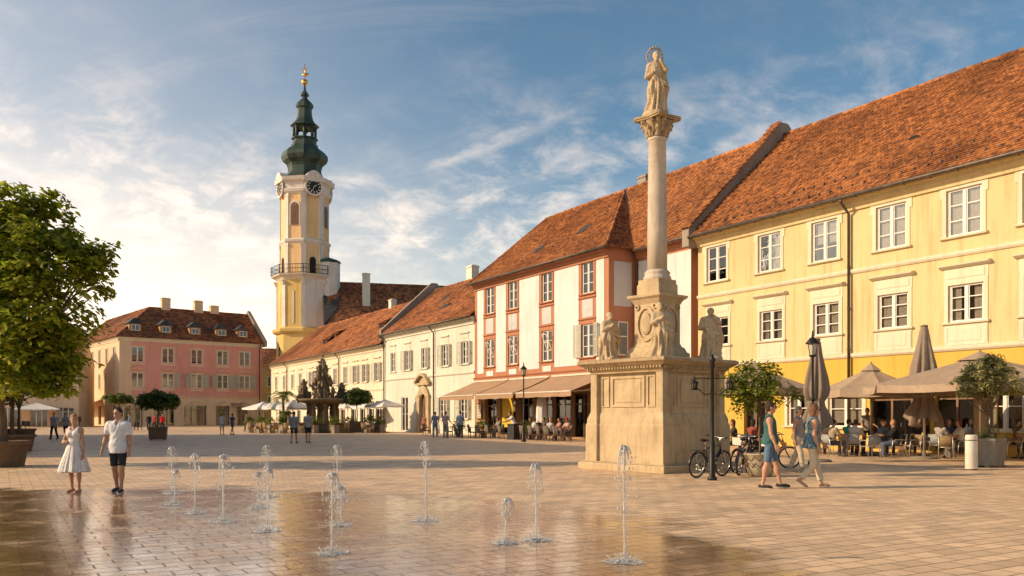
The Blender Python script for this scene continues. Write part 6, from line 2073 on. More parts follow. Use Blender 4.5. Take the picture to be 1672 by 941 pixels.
ball_tree('round clipped dark tree in the dark box planter before the pink house', 258, 718, 56, 652, 33, 16, M['leaf_dark'], 8, 7000, 0.16, 1.1, 0.85, M['terracotta'], 'dark square planter under the round tree before pink house')
ball_tree('smaller flat-topped tree against the beige corner of the pink house', 195, 705, 84, 650, 23, 9, M['leaf_dark'], 9, 2200, 0.2, 1.2, 0.8, M['terracotta'], 'low planter under the small flat-topped tree', trunk=0.08)
ball_tree('lollipop tree with smooth dark green crown beside the ornate fountain', 583, 706, 80, 646, 25, 15, M['leaf_dark'], 10, 6000, 0.18, 1.3, 1.05, M['terracotta'], 'dark square planter under the lollipop tree')

# bright shrub tree by the bicycles
D = 22.4; x, y = at(1241, D); 
def bb(px, py, rp, dd=0): 
    xx, yy = at(px, D + dd); return ((xx - x, yy - y, zat(py, D + dd)), rp * D / FPX)
tree('potted_tree', 'loose yellow green tree with slender stem in woven pot', (x, y, 0), 1.75, 0.035,
     [bb(1235, 632, 34), bb(1205, 625, 22, 0.2), bb(1262, 640, 24, -0.2), bb(1215, 655, 20, -0.2), bb(1250, 610, 22, 0.1), bb(1285, 632, 16, 0.1), bb(1222, 602, 14), bb(1190, 640, 12), bb(1300, 645, 9, 0.1)], 2300, 0.105, M['leaf_yellow'], 14, shell_=0.35, tips=16, clump=9, base_z=0.4)
def woven_pot():
    root = empty('planter', (x, y, 0), 0.2, 'beige pot with dark chevron pattern beside the bicycles', 'planter')
    B = MB(); B.lathe([(0.30, 0.02), (0.36, 0.3), (0.43, 0.56), (0.45, 0.57), (0.45, 0.60), (0.40, 0.60), (0.38, 0.52)], 28); B.build('pot', M['planter_beige'], root)
    S = MB(); S.lathe([(0.39, 0.53), (0.001, 0.55)], 20); S.build('soil', M['soil'], root)
    Z = MB(); n = 12
    for row, (z, r) in enumerate(((0.30, 0.372), (0.47, 0.412))):
        pts = []
        for i in range(2 * n + 1):
            a = math.pi * i / n; dz = 0.06 if i % 2 else -0.06
            rr = r + dz * 0.25
            pts.append((rr * math.cos(a), rr * math.sin(a), z + dz))
        Z.tube(pts, 0.014, 5)
    Z.build('chevron_band', M['wood'], root)
woven_pot()

# olive tree in the grey planter
D = 26.6; x, y = at(1613, D)
tree('olive_tree', 'feathery olive tree with fine grey green foliage in grey planter', (x, y, 0), 1.95, 0.065,
     [((0, 0, 2.75), 0.72), ((-0.55, 0.1, 2.62), 0.45), ((0.55, 0, 2.68), 0.48), ((0.1, 0, 3.15), 0.42), ((-0.35, -0.2, 2.95), 0.4), ((0.75, 0.1, 2.5), 0.3), ((-0.75, 0, 2.5), 0.26), ((0.35, -0.4, 2.6), 0.4)], 8000, 0.07, M['leaf_olive'], 15, shell_=0.35, tips=24, clump=12, long=2.0, base_z=0.8)
box_planter((x, y, 0), 0.92, 0.88, M['planter_grey'], 'grey octagonal planter holding the feathery olive tree', 0.25, True)
q = random.Random(3)
L = MB(); leaves(L, q, [((0, 0, 0.9), 0.33)], 240, 0.09, 0.3); o = L.build('ground_cover', M['leaf_olive'], None, (x, y, 0)); tag(o, 'low green plants at the foot of the olive tree', 'plant', None, 'stuff')

# palm-like plants by the white parasols
def palm(label, px, D, h, seed, sp=1.5):
    x, y = at(px, D); q = random.Random(seed)
    root = empty('palm_tree', (x, y, 0), 0, label, 'palm', None)
    T = MB(); T.tube([(0, 0, 0.3), (0.05, 0, h * 0.5), (0, 0, h)], [0.14, 0.11, 0.12], 8); T.build('trunk', M['bark'], root)
    F = MB()
    for i in range(26):
        a = q.uniform(0, 6.28); el = q.uniform(-0.1, 1.2); L = sp * q.uniform(0.8, 1.15)
        pts = []
        for k in range(7):
            t = k / 6; r = L * t * math.cos(el) ; z = h + L * (t * math.sin(el) - 0.75 * t * t)
            pts.append(V((r * math.cos(a), r * math.sin(a), z)))
        s = V((-math.sin(a), math.cos(a), 0))
        for k in range(6):
            for sg in (-1, 1):
                for f in (0.0, 0.5):
                    p = pts[k].lerp(pts[k + 1], f); d = (pts[k + 1] - pts[k]).normalized()
                    tip = p + (s * sg * 0.75 + d * 0.5 - V((0, 0, 0.25))) * sp * 0.26 * (1 - 0.5 * abs(k / 6 - 0.4))
                    F.add([p, p + d * 0.09, tip], [(0, 1, 2)])
    F.build('crown', M['leaf_palm'], root)
palm('feathery palm standing over the white parasol roofs', 462, 79, 3.3, 3, 2.0)
palm('small palm between white parasols and the ornate fountain', 466, 77.0, 1.7, 5, 1.2)

def shrub_box(px, D, w, label, seed, leafm='leaf_palm', h=0.75, plant_h=0.8, m='planter_grey'):
    x, y = at(px, D); q = random.Random(seed)
    root = empty('planter_box', (x, y, 0), D_ANG + math.pi, label, 'planter', 'green planter boxes round the white parasols')
    B = MB(); B.box(-w / 2, w / 2, -0.22, 0.22, 0, h); B.box(-w / 2 - 0.03, w / 2 + 0.03, -0.25, 0.25, h, h + 0.06); B.build('trough', M[m], root)
    L = MB(); k = max(1, int(w / 0.5))
    leaves(L, q, [((-w / 2 + w * (i + 0.5) / k, 0, h + 0.05 + plant_h * 0.45), plant_h * q.uniform(0.35, 0.6)) for i in range(k)], int(170 * w), 0.16, 0.4, clump=8)
    L.build('shrub', M[leafm], root)

# ================================================================== parasols
def lamp_head(B, G, z, r=0.17):
    B.lathe([(0.05, z), (0.11, z + 0.03), (0.12, z + 0.07)], 10)
    G.lathe([(r * 0.55, z + 0.07), (r * 0.95, z + 0.42)], 6, sm=False)
    for i in range(6):
        a = i * math.pi / 3
        B.tube([(r * 0.56 * math.cos(a), r * 0.56 * math.sin(a), z + 0.07), (r * 0.97 * math.cos(a), r * 0.97 * math.sin(a), z + 0.43)], 0.012, 5)
    B.lathe([(r * 1.28, z + 0.42), (r * 1.25, z + 0.46), (r * 0.6, z + 0.58), (r * 0.25, z + 0.62), (r * 0.22, z + 0.68), (0.03, z + 0.74), (0.02, z + 0.84)], 12)

def street_lamp(label, px, D, top, group=None):
    x, y = at(px, D)
    root = empty('street_lamp', (x, y, 0), 0.2, label, 'street lamp', group)
    B = MB(); zt = top - 0.84
    B.lathe([(0.15, 0), (0.15, 0.12), (0.10, 0.2), (0.09, 0.8), (0.06, 0.95), (0.045, 1.0), (0.036, zt)], 12); B.tube([(0, 0, zt * 0.6), (0, 0, zt * 0.6 + 0.08)], 0.075, 10)
    B.build('post', M['metal_dark'], root)
    H, G = MB(), MB(); lamp_head(H, G, zt)
    h = H.build('lantern', M['metal_dark'], root); G.build('lantern_glass', M['lamp_glass'], h)
street_lamp('slim black street lamp standing before the orange cafe awning', 855, 52, zat(592, 52))
street_lamp('black street lamp rising behind the folded parasol near the walkers', 1327, 27.0, zat(540, 27))

def arm_lamp():
    D = 21.0; x, y = at(1163, D)
    root = empty('street_lamp', (x, y, 0), 0.0, 'black iron lamp post with two bracket arms beside the pedestal', 'street lamp')
    B = MB(); zt = zat(588, D)
    B.lathe([(0.12, 0), (0.12, 0.06), (0.075, 0.1), (0.07, 0.9), (0.048, 1.0), (0.042, zt - 0.2), (0.065, zt - 0.18), (0.06, zt - 0.05), (0.09, zt), (0.03, zt + 0.12), (0.001, zt + 0.15)], 12); B.build('post', M['metal_dark'], root)
    for s in (-1, 1):
        A = MB(); z = zat(628, D)
        A.tube([(0, 0, z - 0.22), (s * 0.18, 0, z - 0.25), (s * 0.38, 0, z - 0.08), (s * 0.46, 0, z + 0.10)], 0.013, 7)
        A.tube([(0, 0, z + 0.14), (s * 0.30, 0, z + 0.16), (s * 0.54, 0, z + 0.12)], 0.012, 7)
        a = A.build('bracket_arm', M['metal_dark'], root)
        H, G = MB(), MB(); lamp_head(H, G, 0, 0.09)
        for mb in (H, G): mb.v = [(p[0] + s * 0.44, p[1], p[2] * 0.40 + z - 0.14) for p in mb.v]
        G.build('lantern_glass', M['glass_far'], a)
        H.build('lantern', M['metal_dark'], a)
arm_lamp()

def open_parasol(label, x, y, z_top, z_edge, half, rz=0.0, m='canvas', group=None, sides=8, valance=0.28, vent=True):
    root = empty('parasol', (x, y, 0), rz, label, 'parasol', group)
    P = MB(); P.tube([(0, 0, 0.05), (0, 0, z_top)], 0.035, 10); P.build('pole', M['alu'], root)
    Bs = MB(); Bs.lathe([(0.42, 0), (0.42, 0.05), (0.38, 0.07), (0.06, 0.09), (0.05, 0.25)], 16); Bs.build('base', M['planter_grey'], root)
    Cn = MB(); n = sides; sub = 5
    vs, fs = [], []
    ring = []
    for i in range(n):
        for k in range(sub):
            f = k / sub
            a0, a1 = 2 * math.pi * i / n + math.pi / n, 2 * math.pi * (i + 1) / n + math.pi / n
            x_ = math.cos(a0) * (1 - f) + math.cos(a1) * f; y_ = math.sin(a0) * (1 - f) + math.sin(a1) * f
            ring.append((x_, y_, 4 * f * (1 - f)))
    N = len(ring)
    levels = [0.0, 0.16, 0.4, 0.7, 1.0]
    for t in levels:
        for x_, y_, sg in ring:
            z = z_top - 0.08 - (z_top - 0.08 - z_edge) * (t ** 0.92) - sg * 0.07 * t
            rr = half * max(t, 0.03) * (1 - 0.02 * sg * t)
            vs.append((x_ * rr, y_ * rr, z))
    for x_, y_, sg in ring: vs.append((x_ * half * 1.002, y_ * half * 1.002, z_edge - sg * 0.07 - valance + 0.03 * sg))
    for j in range(len(levels)):
        for i in range(N):
            a, b = j * N + i, j * N + (i + 1) % N
            fs.append((a, a + N, b + N, b))
    Cn.add(vs, fs, 0, False)
    c = Cn.build('canopy', M[m], root)
    c.modifiers.new('thick', 'SOLIDIFY').thickness = 0.012
    if vent:
        Vt = MB(); Vt.lathe([(half * 0.2, z_top - 0.10 - (z_top - z_edge) * 0.14), (0.05, z_top + 0.06)], n, a0=math.pi / n, sm=False, cap=False); Vt.ball((0, 0, z_top + 0.08), 0.05, 8, 5)
        Vt.build('vent_cap', M[m], c)
    Rb = MB()
    for i in range(n):
        a = 2 * math.pi * i / n + math.pi / n
        Rb.tube([(0.04 * math.cos(a), 0.04 * math.sin(a), z_top - 0.18), (half * 0.98 * math.cos(a), half * 0.98 * math.sin(a), z_edge - 0.02)], 0.014, 5)
        Rb.tube([(0.04 * math.cos(a), 0.04 * math.sin(a), z_edge - 0.35), (half * 0.5 * math.cos(a), half * 0.5 * math.sin(a), (z_top + z_edge) / 2 - 0.1)], 0.012, 5)
    Rb.build('ribs', M['alu'], root)
    return root

def folded_parasol(label, px, D, ztop, zhem, rw, seed, group=None):
    x, y = at(px, D); q = random.Random(seed); ph = q.uniform(0, 6)
    root = empty('folded_parasol', (x, y, 0), 0.0, label, 'parasol', group)
    P = MB(); P.tube([(0, 0, 0.05), (0, 0, ztop + 0.05)], 0.045, 10); P.build('pole', M['alu'], root)
    Bs = MB(); Bs.lathe([(0.5, 0), (0.5, 0.05), (0.44, 0.08), (0.07, 0.1), (0.06, 0.3)], 16); Bs.build('base', M['planter_grey'], root)
    H = ztop - zhem
    prof = [(0.10, ztop), (0.14, ztop - H * 0.03), (rw * 0.5, ztop - H * 0.18), (rw * 0.78, ztop - H * 0.38), (rw * 1.0, ztop - H * 0.58), (rw * 0.92, ztop - H * 0.66), (rw * 0.60, ztop - H * 0.725), (rw * 0.66, ztop - H * 0.78), (rw * 1.15, ztop - H * 0.93), (rw * 1.25, zhem)]
    def fold(a, z):
        t = (ztop - z) / H
        hem = 0
        return 1 + (0.20 * math.sin(8 * a + ph + 2.2 * t) + 0.12 * math.sin(13 * a - ph + 4 * t)) * min(1, t * 2.2)
    Cn = MB(); fine = []
    for i in range(len(prof) - 1):
        for k in range(3):
            f = k / 3; fine.append((prof[i][0] * (1 - f) + prof[i + 1][0] * f, prof[i][1] * (1 - f) + prof[i + 1][1] * f))
    fine.append(prof[-1])
    Cn.lathe(fine, 64, fold=fold, cap=False)
    Cn.v = [(vx, vy, vz - (0.28 * math.sin(math.atan2(vy, vx) * 3 + ph) + 0.1 * math.sin(math.atan2(vy, vx) * 7)) * max(0, (ztop - vz) / H - 0.75) * 2.4) for vx, vy, vz in Cn.v]
    c = Cn.build('canopy', M['canvas_dark'], root); c.modifiers.new('thick', 'SOLIDIFY').thickness = 0.01
    T = MB(); T.lathe([(rw * 0.68, ztop - H * 0.705), (rw * 0.70, ztop - H * 0.725), (rw * 0.68, ztop - H * 0.745)], 24, cap=False); T.build('tie_strap', M['canvas_dark'], c)
    K = MB(); K.lathe([(0.14, ztop + 0.0), (0.13, ztop + 0.05), (0.03, ztop + 0.09)], 12); K.build('cap', M['canvas_dark'], c)

for lab, px, D, pt, pe, hw, rz, mm in (
        ('taupe parasol with domed top standing between the two folded parasols', 1422, 35.5, 596, 638, 2.1, 0.2, 'canvas'),
        ('widest taupe parasol spread above the olive tree', 1600, 30.0, 577, 629, 3.9, 0.55, 'canvas'),
        ('taupe parasol partly hidden behind the yellow green potted tree', 1232, 35.0, 594, 634, 2.35, 0.5, 'canvas'),
        ('small taupe parasol peeping over the domed parasol', 1478, 39.0, 597, 632, 1.9, 0.1, 'canvas')):
    x, y = at(px, D)
    open_parasol(lab, x, y, zat(pt, D), zat(pe, D), hw, rz, mm, 'open taupe cafe parasols')
folded_parasol('closed taupe parasol with gathered waist behind the walking woman', 1333, 29.5, zat(556, 29.5), zat(694, 29.5), 0.36, 2, 'closed taupe parasols')
folded_parasol('tall closed taupe parasol tied at the waist among seated diners', 1509, 31.5, zat(534, 31.5), zat(690, 31.5), 0.44, 5, 'closed taupe parasols')

# ================================================================== chairs and tables
def chair_alu(seat_m):
    root = empty('cafe_chair')
    S = MB(); S.box(-0.22, 0.22, -0.21, 0.22, 0.425, 0.45); bevel(S.build('seat', M[seat_m], root), 0.01)
    Bk = MB(); n = 6; vs = []
    for i in range(n + 1):
        a = -0.5 + i / n; xx = a * 0.46; yy = -0.22 - 0.05 * (1 - (2 * a) ** 2)
        for z, d in ((0.48, 0.0), (0.66, -0.035), (0.84, -0.07)): vs.append((xx, yy + d, z))
    Bk.add(vs, [(i * 3 + r, i * 3 + 3 + r, i * 3 + 4 + r, i * 3 + 1 + r) for i in range(n) for r in range(2)], 0, True)
    b = Bk.build('backrest', M[seat_m], root); b.modifiers.new('thick', 'SOLIDIFY').thickness = 0.015
    F = MB(); r = 0.0135
    F.tube([(-0.23, -0.30, 0.84), (-0.12, -0.335, 0.85), (0.12, -0.335, 0.85), (0.23, -0.30, 0.84)], r, 6)
    F.tube([(-0.22, -0.21, 0.435), (0.22, -0.21, 0.435)], r, 6); F.tube([(-0.22, 0.22, 0.435), (0.22, 0.22, 0.435)], r, 6)
    F.build('frame', M['alu'], root)
    for s in (-1, 1):
        L = MB(); L.tube([(s * 0.27, 0.27, 0.0), (s * 0.255, 0.24, 0.40), (s * 0.26, 0.21, 0.62), (s * 0.27, 0.10, 0.665), (s * 0.27, -0.18, 0.66), (s * 0.24, -0.26, 0.62)], r, 7); L.build('leg', M['alu'], root)
        L = MB(); L.tube([(s * 0.25, -0.33, 0.0), (s * 0.23, -0.22, 0.43), (s * 0.23, -0.30, 0.84)], r, 7); L.build('leg', M['alu'], root)
        A = MB(); A.box(s * 0.27 - 0.022, s * 0.27 + 0.022, -0.17, 0.14, 0.668, 0.685); A.build('armrest', M['wicker_tan'] if seat_m != 'seat_grey' else M['alu'], root)
    return root
def chair_wicker(m='wicker'):
    root = empty('wicker_chair')
    S = MB(); S.box(-0.24, 0.24, -0.22, 0.24, 0.36, 0.44); bevel(S.build('seat', M[m], root), 0.02)
    B = MB(); n = 6; vs = []
    for i in range(n + 1):
        a = -0.5 + i / n; xx = a * 0.5; yy = -0.22 - 0.05 * (1 - (2 * a) ** 2)
        for z, d in ((0.38, 0.0), (0.68, -0.05), (0.92, -0.11), (0.95, -0.12)): vs.append((xx * (1 if z < 0.93 else 0.86), yy + d, z))
    B.add(vs, [(i * 4 + r, i * 4 + 4 + r, i * 4 + 5 + r, i * 4 + 1 + r) for i in range(n) for r in range(3)], 0, True)
    b = B.build('backrest', M[m], root); b.modifiers.new('thick', 'SOLIDIFY').thickness = 0.035
    for sx in (-1, 1):
        for sy in (-1, 1):
            L = MB(); L.tube([(sx * 0.22, sy * 0.21 - 0.0, 0), (sx * 0.215, sy * 0.2, 0.37)], [0.017, 0.022], 6); L.build('leg', M[m], root)
    return root
def round_table(top_m='wood', h=0.74, r=0.38):
    root = empty('cafe_table')
    T = MB(); T.lathe([(0.0, h - 0.03), (r - 0.01, h - 0.03), (r, h - 0.015), (r - 0.005, h), (0, h)], 24); T.build('table_top', M[top_m], root)
    P = MB(); P.tube([(0, 0, 0.05), (0, 0, h - 0.03)], 0.035, 8); P.build('pedestal_leg', M['metal_dark'], root)
    F = MB(); F.lathe([(0.24, 0), (0.24, 0.03), (0.05, 0.06)], 16); F.build('foot', M['metal_dark'], root)
    return root
_proto = {}
def place(kind, maker, x, y, yaw, label, cat, group, z=0):
    if kind not in _proto:
        o = _proto[kind] = maker()
    else: o = copy_tree(_proto[kind])
    o.location = (x, y, z); o.rotation_euler = (0, 0, R(yaw))
    return tag(o, label, cat, group)

# right-hand cafe. yaw: 0 faces away from the camera, 90 left, -90 right, 180 to the camera
RC = 'aluminium armchairs of the yellow house cafe'
for px, D, yaw, m, lab in (
        (1358, 33.2, -75, 'seat_grey', 'pale armchair under the man in tan shirt'),
        (1394, 33.4, -25, 'seat_grey', 'grey mesh armchair seen from behind, nearest the man in pale shirt'),
        (1465, 32.8, 78, 'dark_seat', 'dark-backed armchair under the older man in black jacket'),
        (1488, 32.6, 100, 'wicker_tan', 'tan wicker armchair beside the closed parasol foot'),
        (1571, 31.6, 85, 'wicker_tan', 'tan wicker armchair under the woman with red hair'),
        (1533, 33.5, -70, 'seat_grey', 'grey mesh armchair under the man in grey shirt'),
        (1440, 35.2, 200, 'seat_grey', 'grey mesh armchair under the man in blue shirt facing the square'),
        (1384, 35.0, -60, 'wicker_tan', 'tan wicker armchair under the man in teal shirt'),
        (1652, 30.6, 80, 'wicker_tan', 'pale armchair beyond the olive planter at the frame edge'),
        (1630, 34.5, 60, 'dark_seat', 'black armchair under the diner in shadow behind the olive tree'),
        (1498, 35.6, 160, 'dark_seat', 'black armchair behind the closed parasol'),
        (1228, 33.5, -60, 'dark_seat', 'black armchair behind the parked bicycles'),
        (1344, 35.8, 150, 'wicker_tan', 'tan wicker armchair behind the first closed parasol'),
        (1547, 35.2, 190, 'wicker_tan', 'tan wicker armchair in the back row beside the dark doorway'),
        (1585, 35.0, 170, 'seat_grey', 'grey mesh armchair in the back row left of the stone pillar'),
        (1420, 31.9, 10, 'seat_grey', 'grey mesh armchair pulled out in front of the cafe tables'),
        (1545, 31.2, -30, 'wicker_tan', 'empty tan armchair turned towards the litter bin'),
        (1660, 33.2, 200, 'seat_grey', 'grey mesh armchair behind the edge table')):
    x, y = at(px, D); place('alu' + m, lambda m=m: chair_alu(m), x, y, yaw, lab, 'chair', RC)
for px, D, lab in ((1424, 34.0, 'round cafe table between man in pale shirt and man in black jacket'), (1508, 33.9, 'round cafe table behind the closed parasol pole'), (1550, 32.8, 'round cafe table before the woman with red hair'),
                   (1600, 34.2, 'round cafe table behind the olive tree trunk'), (1662, 31.8, 'round cafe table at the frame edge beyond the olive planter'), (1207, 33.0, 'round cafe table behind the bicycles')):
    x, y = at(px, D); place('rtable', round_table, x, y, 0, lab, 'table', 'round tables of the yellow house cafe')
q = random.Random(9)
def table_set(kind, maker, px, D, dx, dy, label, cat):
    x, y = at(px, D); o = maker(); o.location = (x + dx, y + dy, 0.74); tag(o, label, cat, 'tableware on the cafe tables')
def mk_glass(name, m, r, h):
    B = MB(); B.lathe([(r * 0.7, 0), (r, h * 0.4), (r, h)], 10); return B.build(name, m)
table_set('g', lambda: mk_glass('drinking_glass', M['lamp_glass'], 0.035, 0.14), 1424, 34.0, 0.1, -0.12, 'drinking glass before the older man in black jacket', 'glass')
table_set('g', lambda: mk_glass('beer_glass', M['sign_yellow'], 0.04, 0.17), 1508, 33.9, -0.1, -0.15, 'amber beer glass on the table behind the parasol pole', 'glass')
table_set('g', lambda: mk_glass('candle_jar', M['bin_white'], 0.045, 0.10), 1550, 32.8, 0.0, -0.1, 'white candle jar on the table of the red-haired woman', 'jar')

# left-hand cafe under the awning, laid out in the facade frame
LC = 'grey wicker chairs of the awning cafe'
lab_l = ['grey wicker chair nearest the white house portal', 'grey wicker chair beside the standing man in darker blue shirt', 'grey wicker chair left of the green table plants', 'grey wicker chair in front of the green table plants',
         'grey wicker chair right of the green table plants', 'paler wicker chair left of the dark counter box', 'wicker chair touching the dark counter box', 'wicker chair right of the dark counter box, by the lamp post',
         'wicker chair behind the diner in light shirt', 'wicker chair two places right of the lamp post', 'wicker chair below the bald diner', 'last wicker chair before the pedestal']
for i, px in enumerate((697, 733, 748, 771, 785, 800, 821, 857, 871, 884, 897, 912)):
    u = U(px); wv = 4.7 - 0.35 * (i > 6)
    # ray from the camera through px meets the row at offset w: step back along the view
    k = (px - CX) / FPX
    f = fac(0, wv)
    uu = (k * f.y - f.x) / (0.5127 + 0.8586 * k)
    p = fac(uu, wv)
    place('wicker', chair_wicker, p.x, p.y, math.degrees(D_ANG) + rnd.uniform(-15, 15), lab_l[i], 'chair', LC)
def row_at(px, w):
    k = (px - CX) / FPX; f = fac(0, w); uu = (k * f.y - f.x) / (0.5127 + 0.8586 * k); return fac(uu, w)
lab_b = ['rear wicker chair by the yellow banner', 'rear wicker chair behind the waiter in white', 'rear wicker chair under the dark-haired diner', 'rear wicker chair by the white folded parasol', 'rear wicker chair by the cafe doorway', 'rear wicker chair hidden under the woman in red hat']
for i, px in enumerate((815, 838, 868, 890, 915, 926)):
    p = row_at(px, 2.4); place('wicker', chair_wicker, p.x, p.y, math.degrees(D_ANG) + 180 + rnd.uniform(-20, 20), lab_b[i], 'chair', LC)
for i, (px, lab) in enumerate(((742, 'dark square table with green plants at the awning cafe corner'), (779, 'dark square table in front of the yellow banner'), (812, 'dark square table beside the counter box'), (866, 'dark square table right of the lamp post'), (890, 'dark square table of the diner in light shirt'), (919, 'dark square table nearest the pedestal'))):
    p = row_at(px, 3.6)
    def sq():
        root = empty('cafe_table')
        T = MB(); T.box(-0.4, 0.4, -0.4, 0.4, 0.71, 0.75); T.build('table_top', M['wood'], root)
        for a in (-0.35, 0.35):
            for b in (-0.35, 0.35): L = MB(); L.box(a - 0.025, a + 0.025, b - 0.025, b + 0.025, 0, 0.71); L.build('leg', M['wood'], root)
        return root
    place('sqt', sq, p.x, p.y, math.degrees(D_ANG), lab, 'table', 'square tables of the awning cafe')
p = row_at(840, 4.5); B = MB(); B.box(-0.42, 0.42, -0.3, 0.3, 0, 1.0); B.box(-0.46, 0.46, -0.34, 0.34, 1.0, 1.05)
o = bevel(B.build('counter_box', M['bike_black'], None, p, D_ANG), 0.01); tag(o, 'dark service counter box in the row of wicker chairs', 'counter')
p = row_at(885, 1.6)
def small_white_parasol(p):
    root = empty('folded_parasol', p, 0, 'closed white parasol standing in front of the cafe doorway', 'parasol', 'closed parasols')
    B = MB(); B.tube([(0, 0, 0), (0, 0, 3.0)], 0.04, 8); B.build('pole', M['alu'], root)
    C_ = MB(); C_.lathe([(0.06, 2.95), (0.32, 2.75), (0.36, 2.2), (0.40, 1.1)], 24, fold=lambda a, z: 1 + 0.12 * math.sin(7 * a), cap=False); C_.build('canopy', M['canvas_white'], root)
small_white_parasol(p)
p = row_at(829, 0.35)
B = MB(); B.box(-0.85, 0.85, -0.02, 0.02, 0.7, 3.0, 0)
for i in range(3): B.ball((-0.3 + 0.28 * i, -0.03, 1.35 + 0.12 * (i % 2)), (0.16, 0.015, 0.10), 10, 6, 1)
B.tube([(-0.75, 0, 0), (-0.75, 0, 3.0)], 0.03, 6, 2); B.tube([(0.75, 0, 0), (0.75, 0, 3.0)], 0.03, 6, 2)
o = B.build('banner', [M['sign_yellow'], M['wood'], M['metal_dark']], None, p, D_ANG); tag(o, 'yellow banner with dark cups under the awning', 'banner')
p = row_at(783, 0.06)
B = MB(); B.box(-0.4, 0.4, -0.05, 0, 1.3, 2.6, 0); B.box(-0.33, 0.33, -0.06, -0.051, 1.4, 2.5, 1)
for i in range(7): B.box(-0.26, 0.26 - 0.06 * (i % 3), -0.064, -0.0605, 1.5 + 0.13 * i, 1.54 + 0.13 * i, 2)
o = B.build('menu_board', [M['wood'], M['bin_white'], M['metal_dark']], None, p, D_ANG); tag(o, 'pale menu board with rows of text on the cafe wall', 'menu board')
for px, w, s, lab in ((790, 4.0, 0.5, 'leafy pot plant at the corner of the awning cafe'), (748, 3.8, 0.42, 'green plant tub between the standing guests'), (853, 3.0, 0.45, 'bushy green pot plant behind the lamp post'), (868, 3.2, 0.4, 'yellow green pot plant beside the white folded parasol')):
    p = row_at(px, w); q = random.Random(int(px))
    root = empty('pot_plant', p, 0, lab, 'plant', 'pot plants of the awning cafe')
    B = MB(); B.lathe([(0.2, 0), (0.27, 0.5), (0.24, 0.5)], 12); B.build('pot', M['terracotta'], root)
    L = MB(); leaves(L, q, [((0, 0, 0.95), s), ((0.2, 0, 0.8), s * 0.7)], 220, 0.16, 0.4, clump=8); L.build('foliage', M['leaf_palm'], root)

# white parasol group in front of the terrace
WP = 'white parasols in front of the terrace'
for px, D, pt, pe, hw, rz, lab in ((430, 84, 655, 666.5, 2.1, 0.8, 'white parasol farthest left of the terrace group'), (452, 83, 653, 666, 2.1, 0.8, 'white parasol under the feathery palm'), (478, 82, 652, 666, 2.3, 0.8, 'white parasol beside the ornate fountain basin'), (505, 86, 654, 666, 2.2, 0.8, 'white parasol behind the ornate fountain'),
                                  (568, 88, 657, 664, 1.6, 0.8, 'small white parasol left of the lollipop tree'), (600, 87, 655.5, 664, 1.9, 0.8, 'white parasol behind the lollipop tree crown'), (629, 80, 651, 662, 1.9, 0.8, 'white parasol right of the lollipop tree near the white house'), (60, 118, 657, 668, 4.0, 0.5, 'wide white parasol behind the planter trees')):
    x, y = at(px, D); open_parasol(lab, x, y, zat(pt, D), zat(pe, D), hw, rz, 'canvas_white', WP, sides=4, valance=0.15, vent=False)
for i, (px, D, w, lab) in enumerate(((408, 80, 1.3, 'planter box at the outer corner of the white parasols'), (424, 79, 1.2, 'planter box with orange grasses under the white parasols'), (442, 78, 1.3, 'planter box with round bush by the wicker chairs'), (462, 76.5, 1.4, 'planter box below the feathery palm'), (512, 77, 1.5, 'planter box left of the fountain foot'),
                                    (545, 76.5, 1.6, 'planter box right of the fountain foot'), (571, 80, 1.2, 'planter box left of the lollipop tree'), (598, 79, 1.2, 'planter box right of the lollipop tree'), (607, 79.6, 0.9, 'planter box with tall round bush'), (620, 79, 1.3, 'planter box closest to the white house'))):
    shrub_box(px, D, w, lab, 100 + i, 'leaf_palm' if i % 3 else 'leaf_dark', 0.7, 0.9 if i != 8 else 1.3)
TW = 'tan wicker chairs under the white parasols'
for px, D, yaw, lab in ((411, 77.5, -20, 'tan wicker chair by the outer corner planter'), (419, 77, 160, 'tan wicker chair beside the orange grasses'), (430, 76.5, 10, 'tan wicker chair in front of the orange grasses'), (436, 76.2, -40, 'tan wicker chair beside the round bush'), (449, 75.5, 30, 'tan wicker chair below the palm planter'), (470, 75, -20, 'tan wicker chair behind the couple in dark shorts'),
                        (566, 77, 20, 'tan wicker chair left of the lollipop planter'), (596, 77, -20, 'tan wicker chair right of the lollipop planter'), (604, 78, 150, 'tan wicker chair by the tall round bush')):
    x, y = at(px, D); place('wt', lambda: chair_wicker('wicker_tan'), x, y, yaw, lab, 'chair', TW)
x, y = at(615, 75); o = place('dk', lambda: chair_wicker('dark_seat'), x, y, 10, 'black chair standing alone right of the lollipop tree', 'chair', None)
for px, D, yaw, lab in ((222, 92, 40, 'dark chair in front of the pink house shop'), (228, 91, -60, 'dark chair facing the pink house'), (217, 93, 120, 'dark chair by the beige house corner'), (45, 100, 30, 'dark chair under the wide white parasol'), (38, 102, 200, 'dark chair beyond the planter trees')):
    x, y = at(px, D); place('dk', lambda: chair_wicker('dark_seat'), x, y, yaw, lab, 'chair', 'dark chairs outside the pink house')

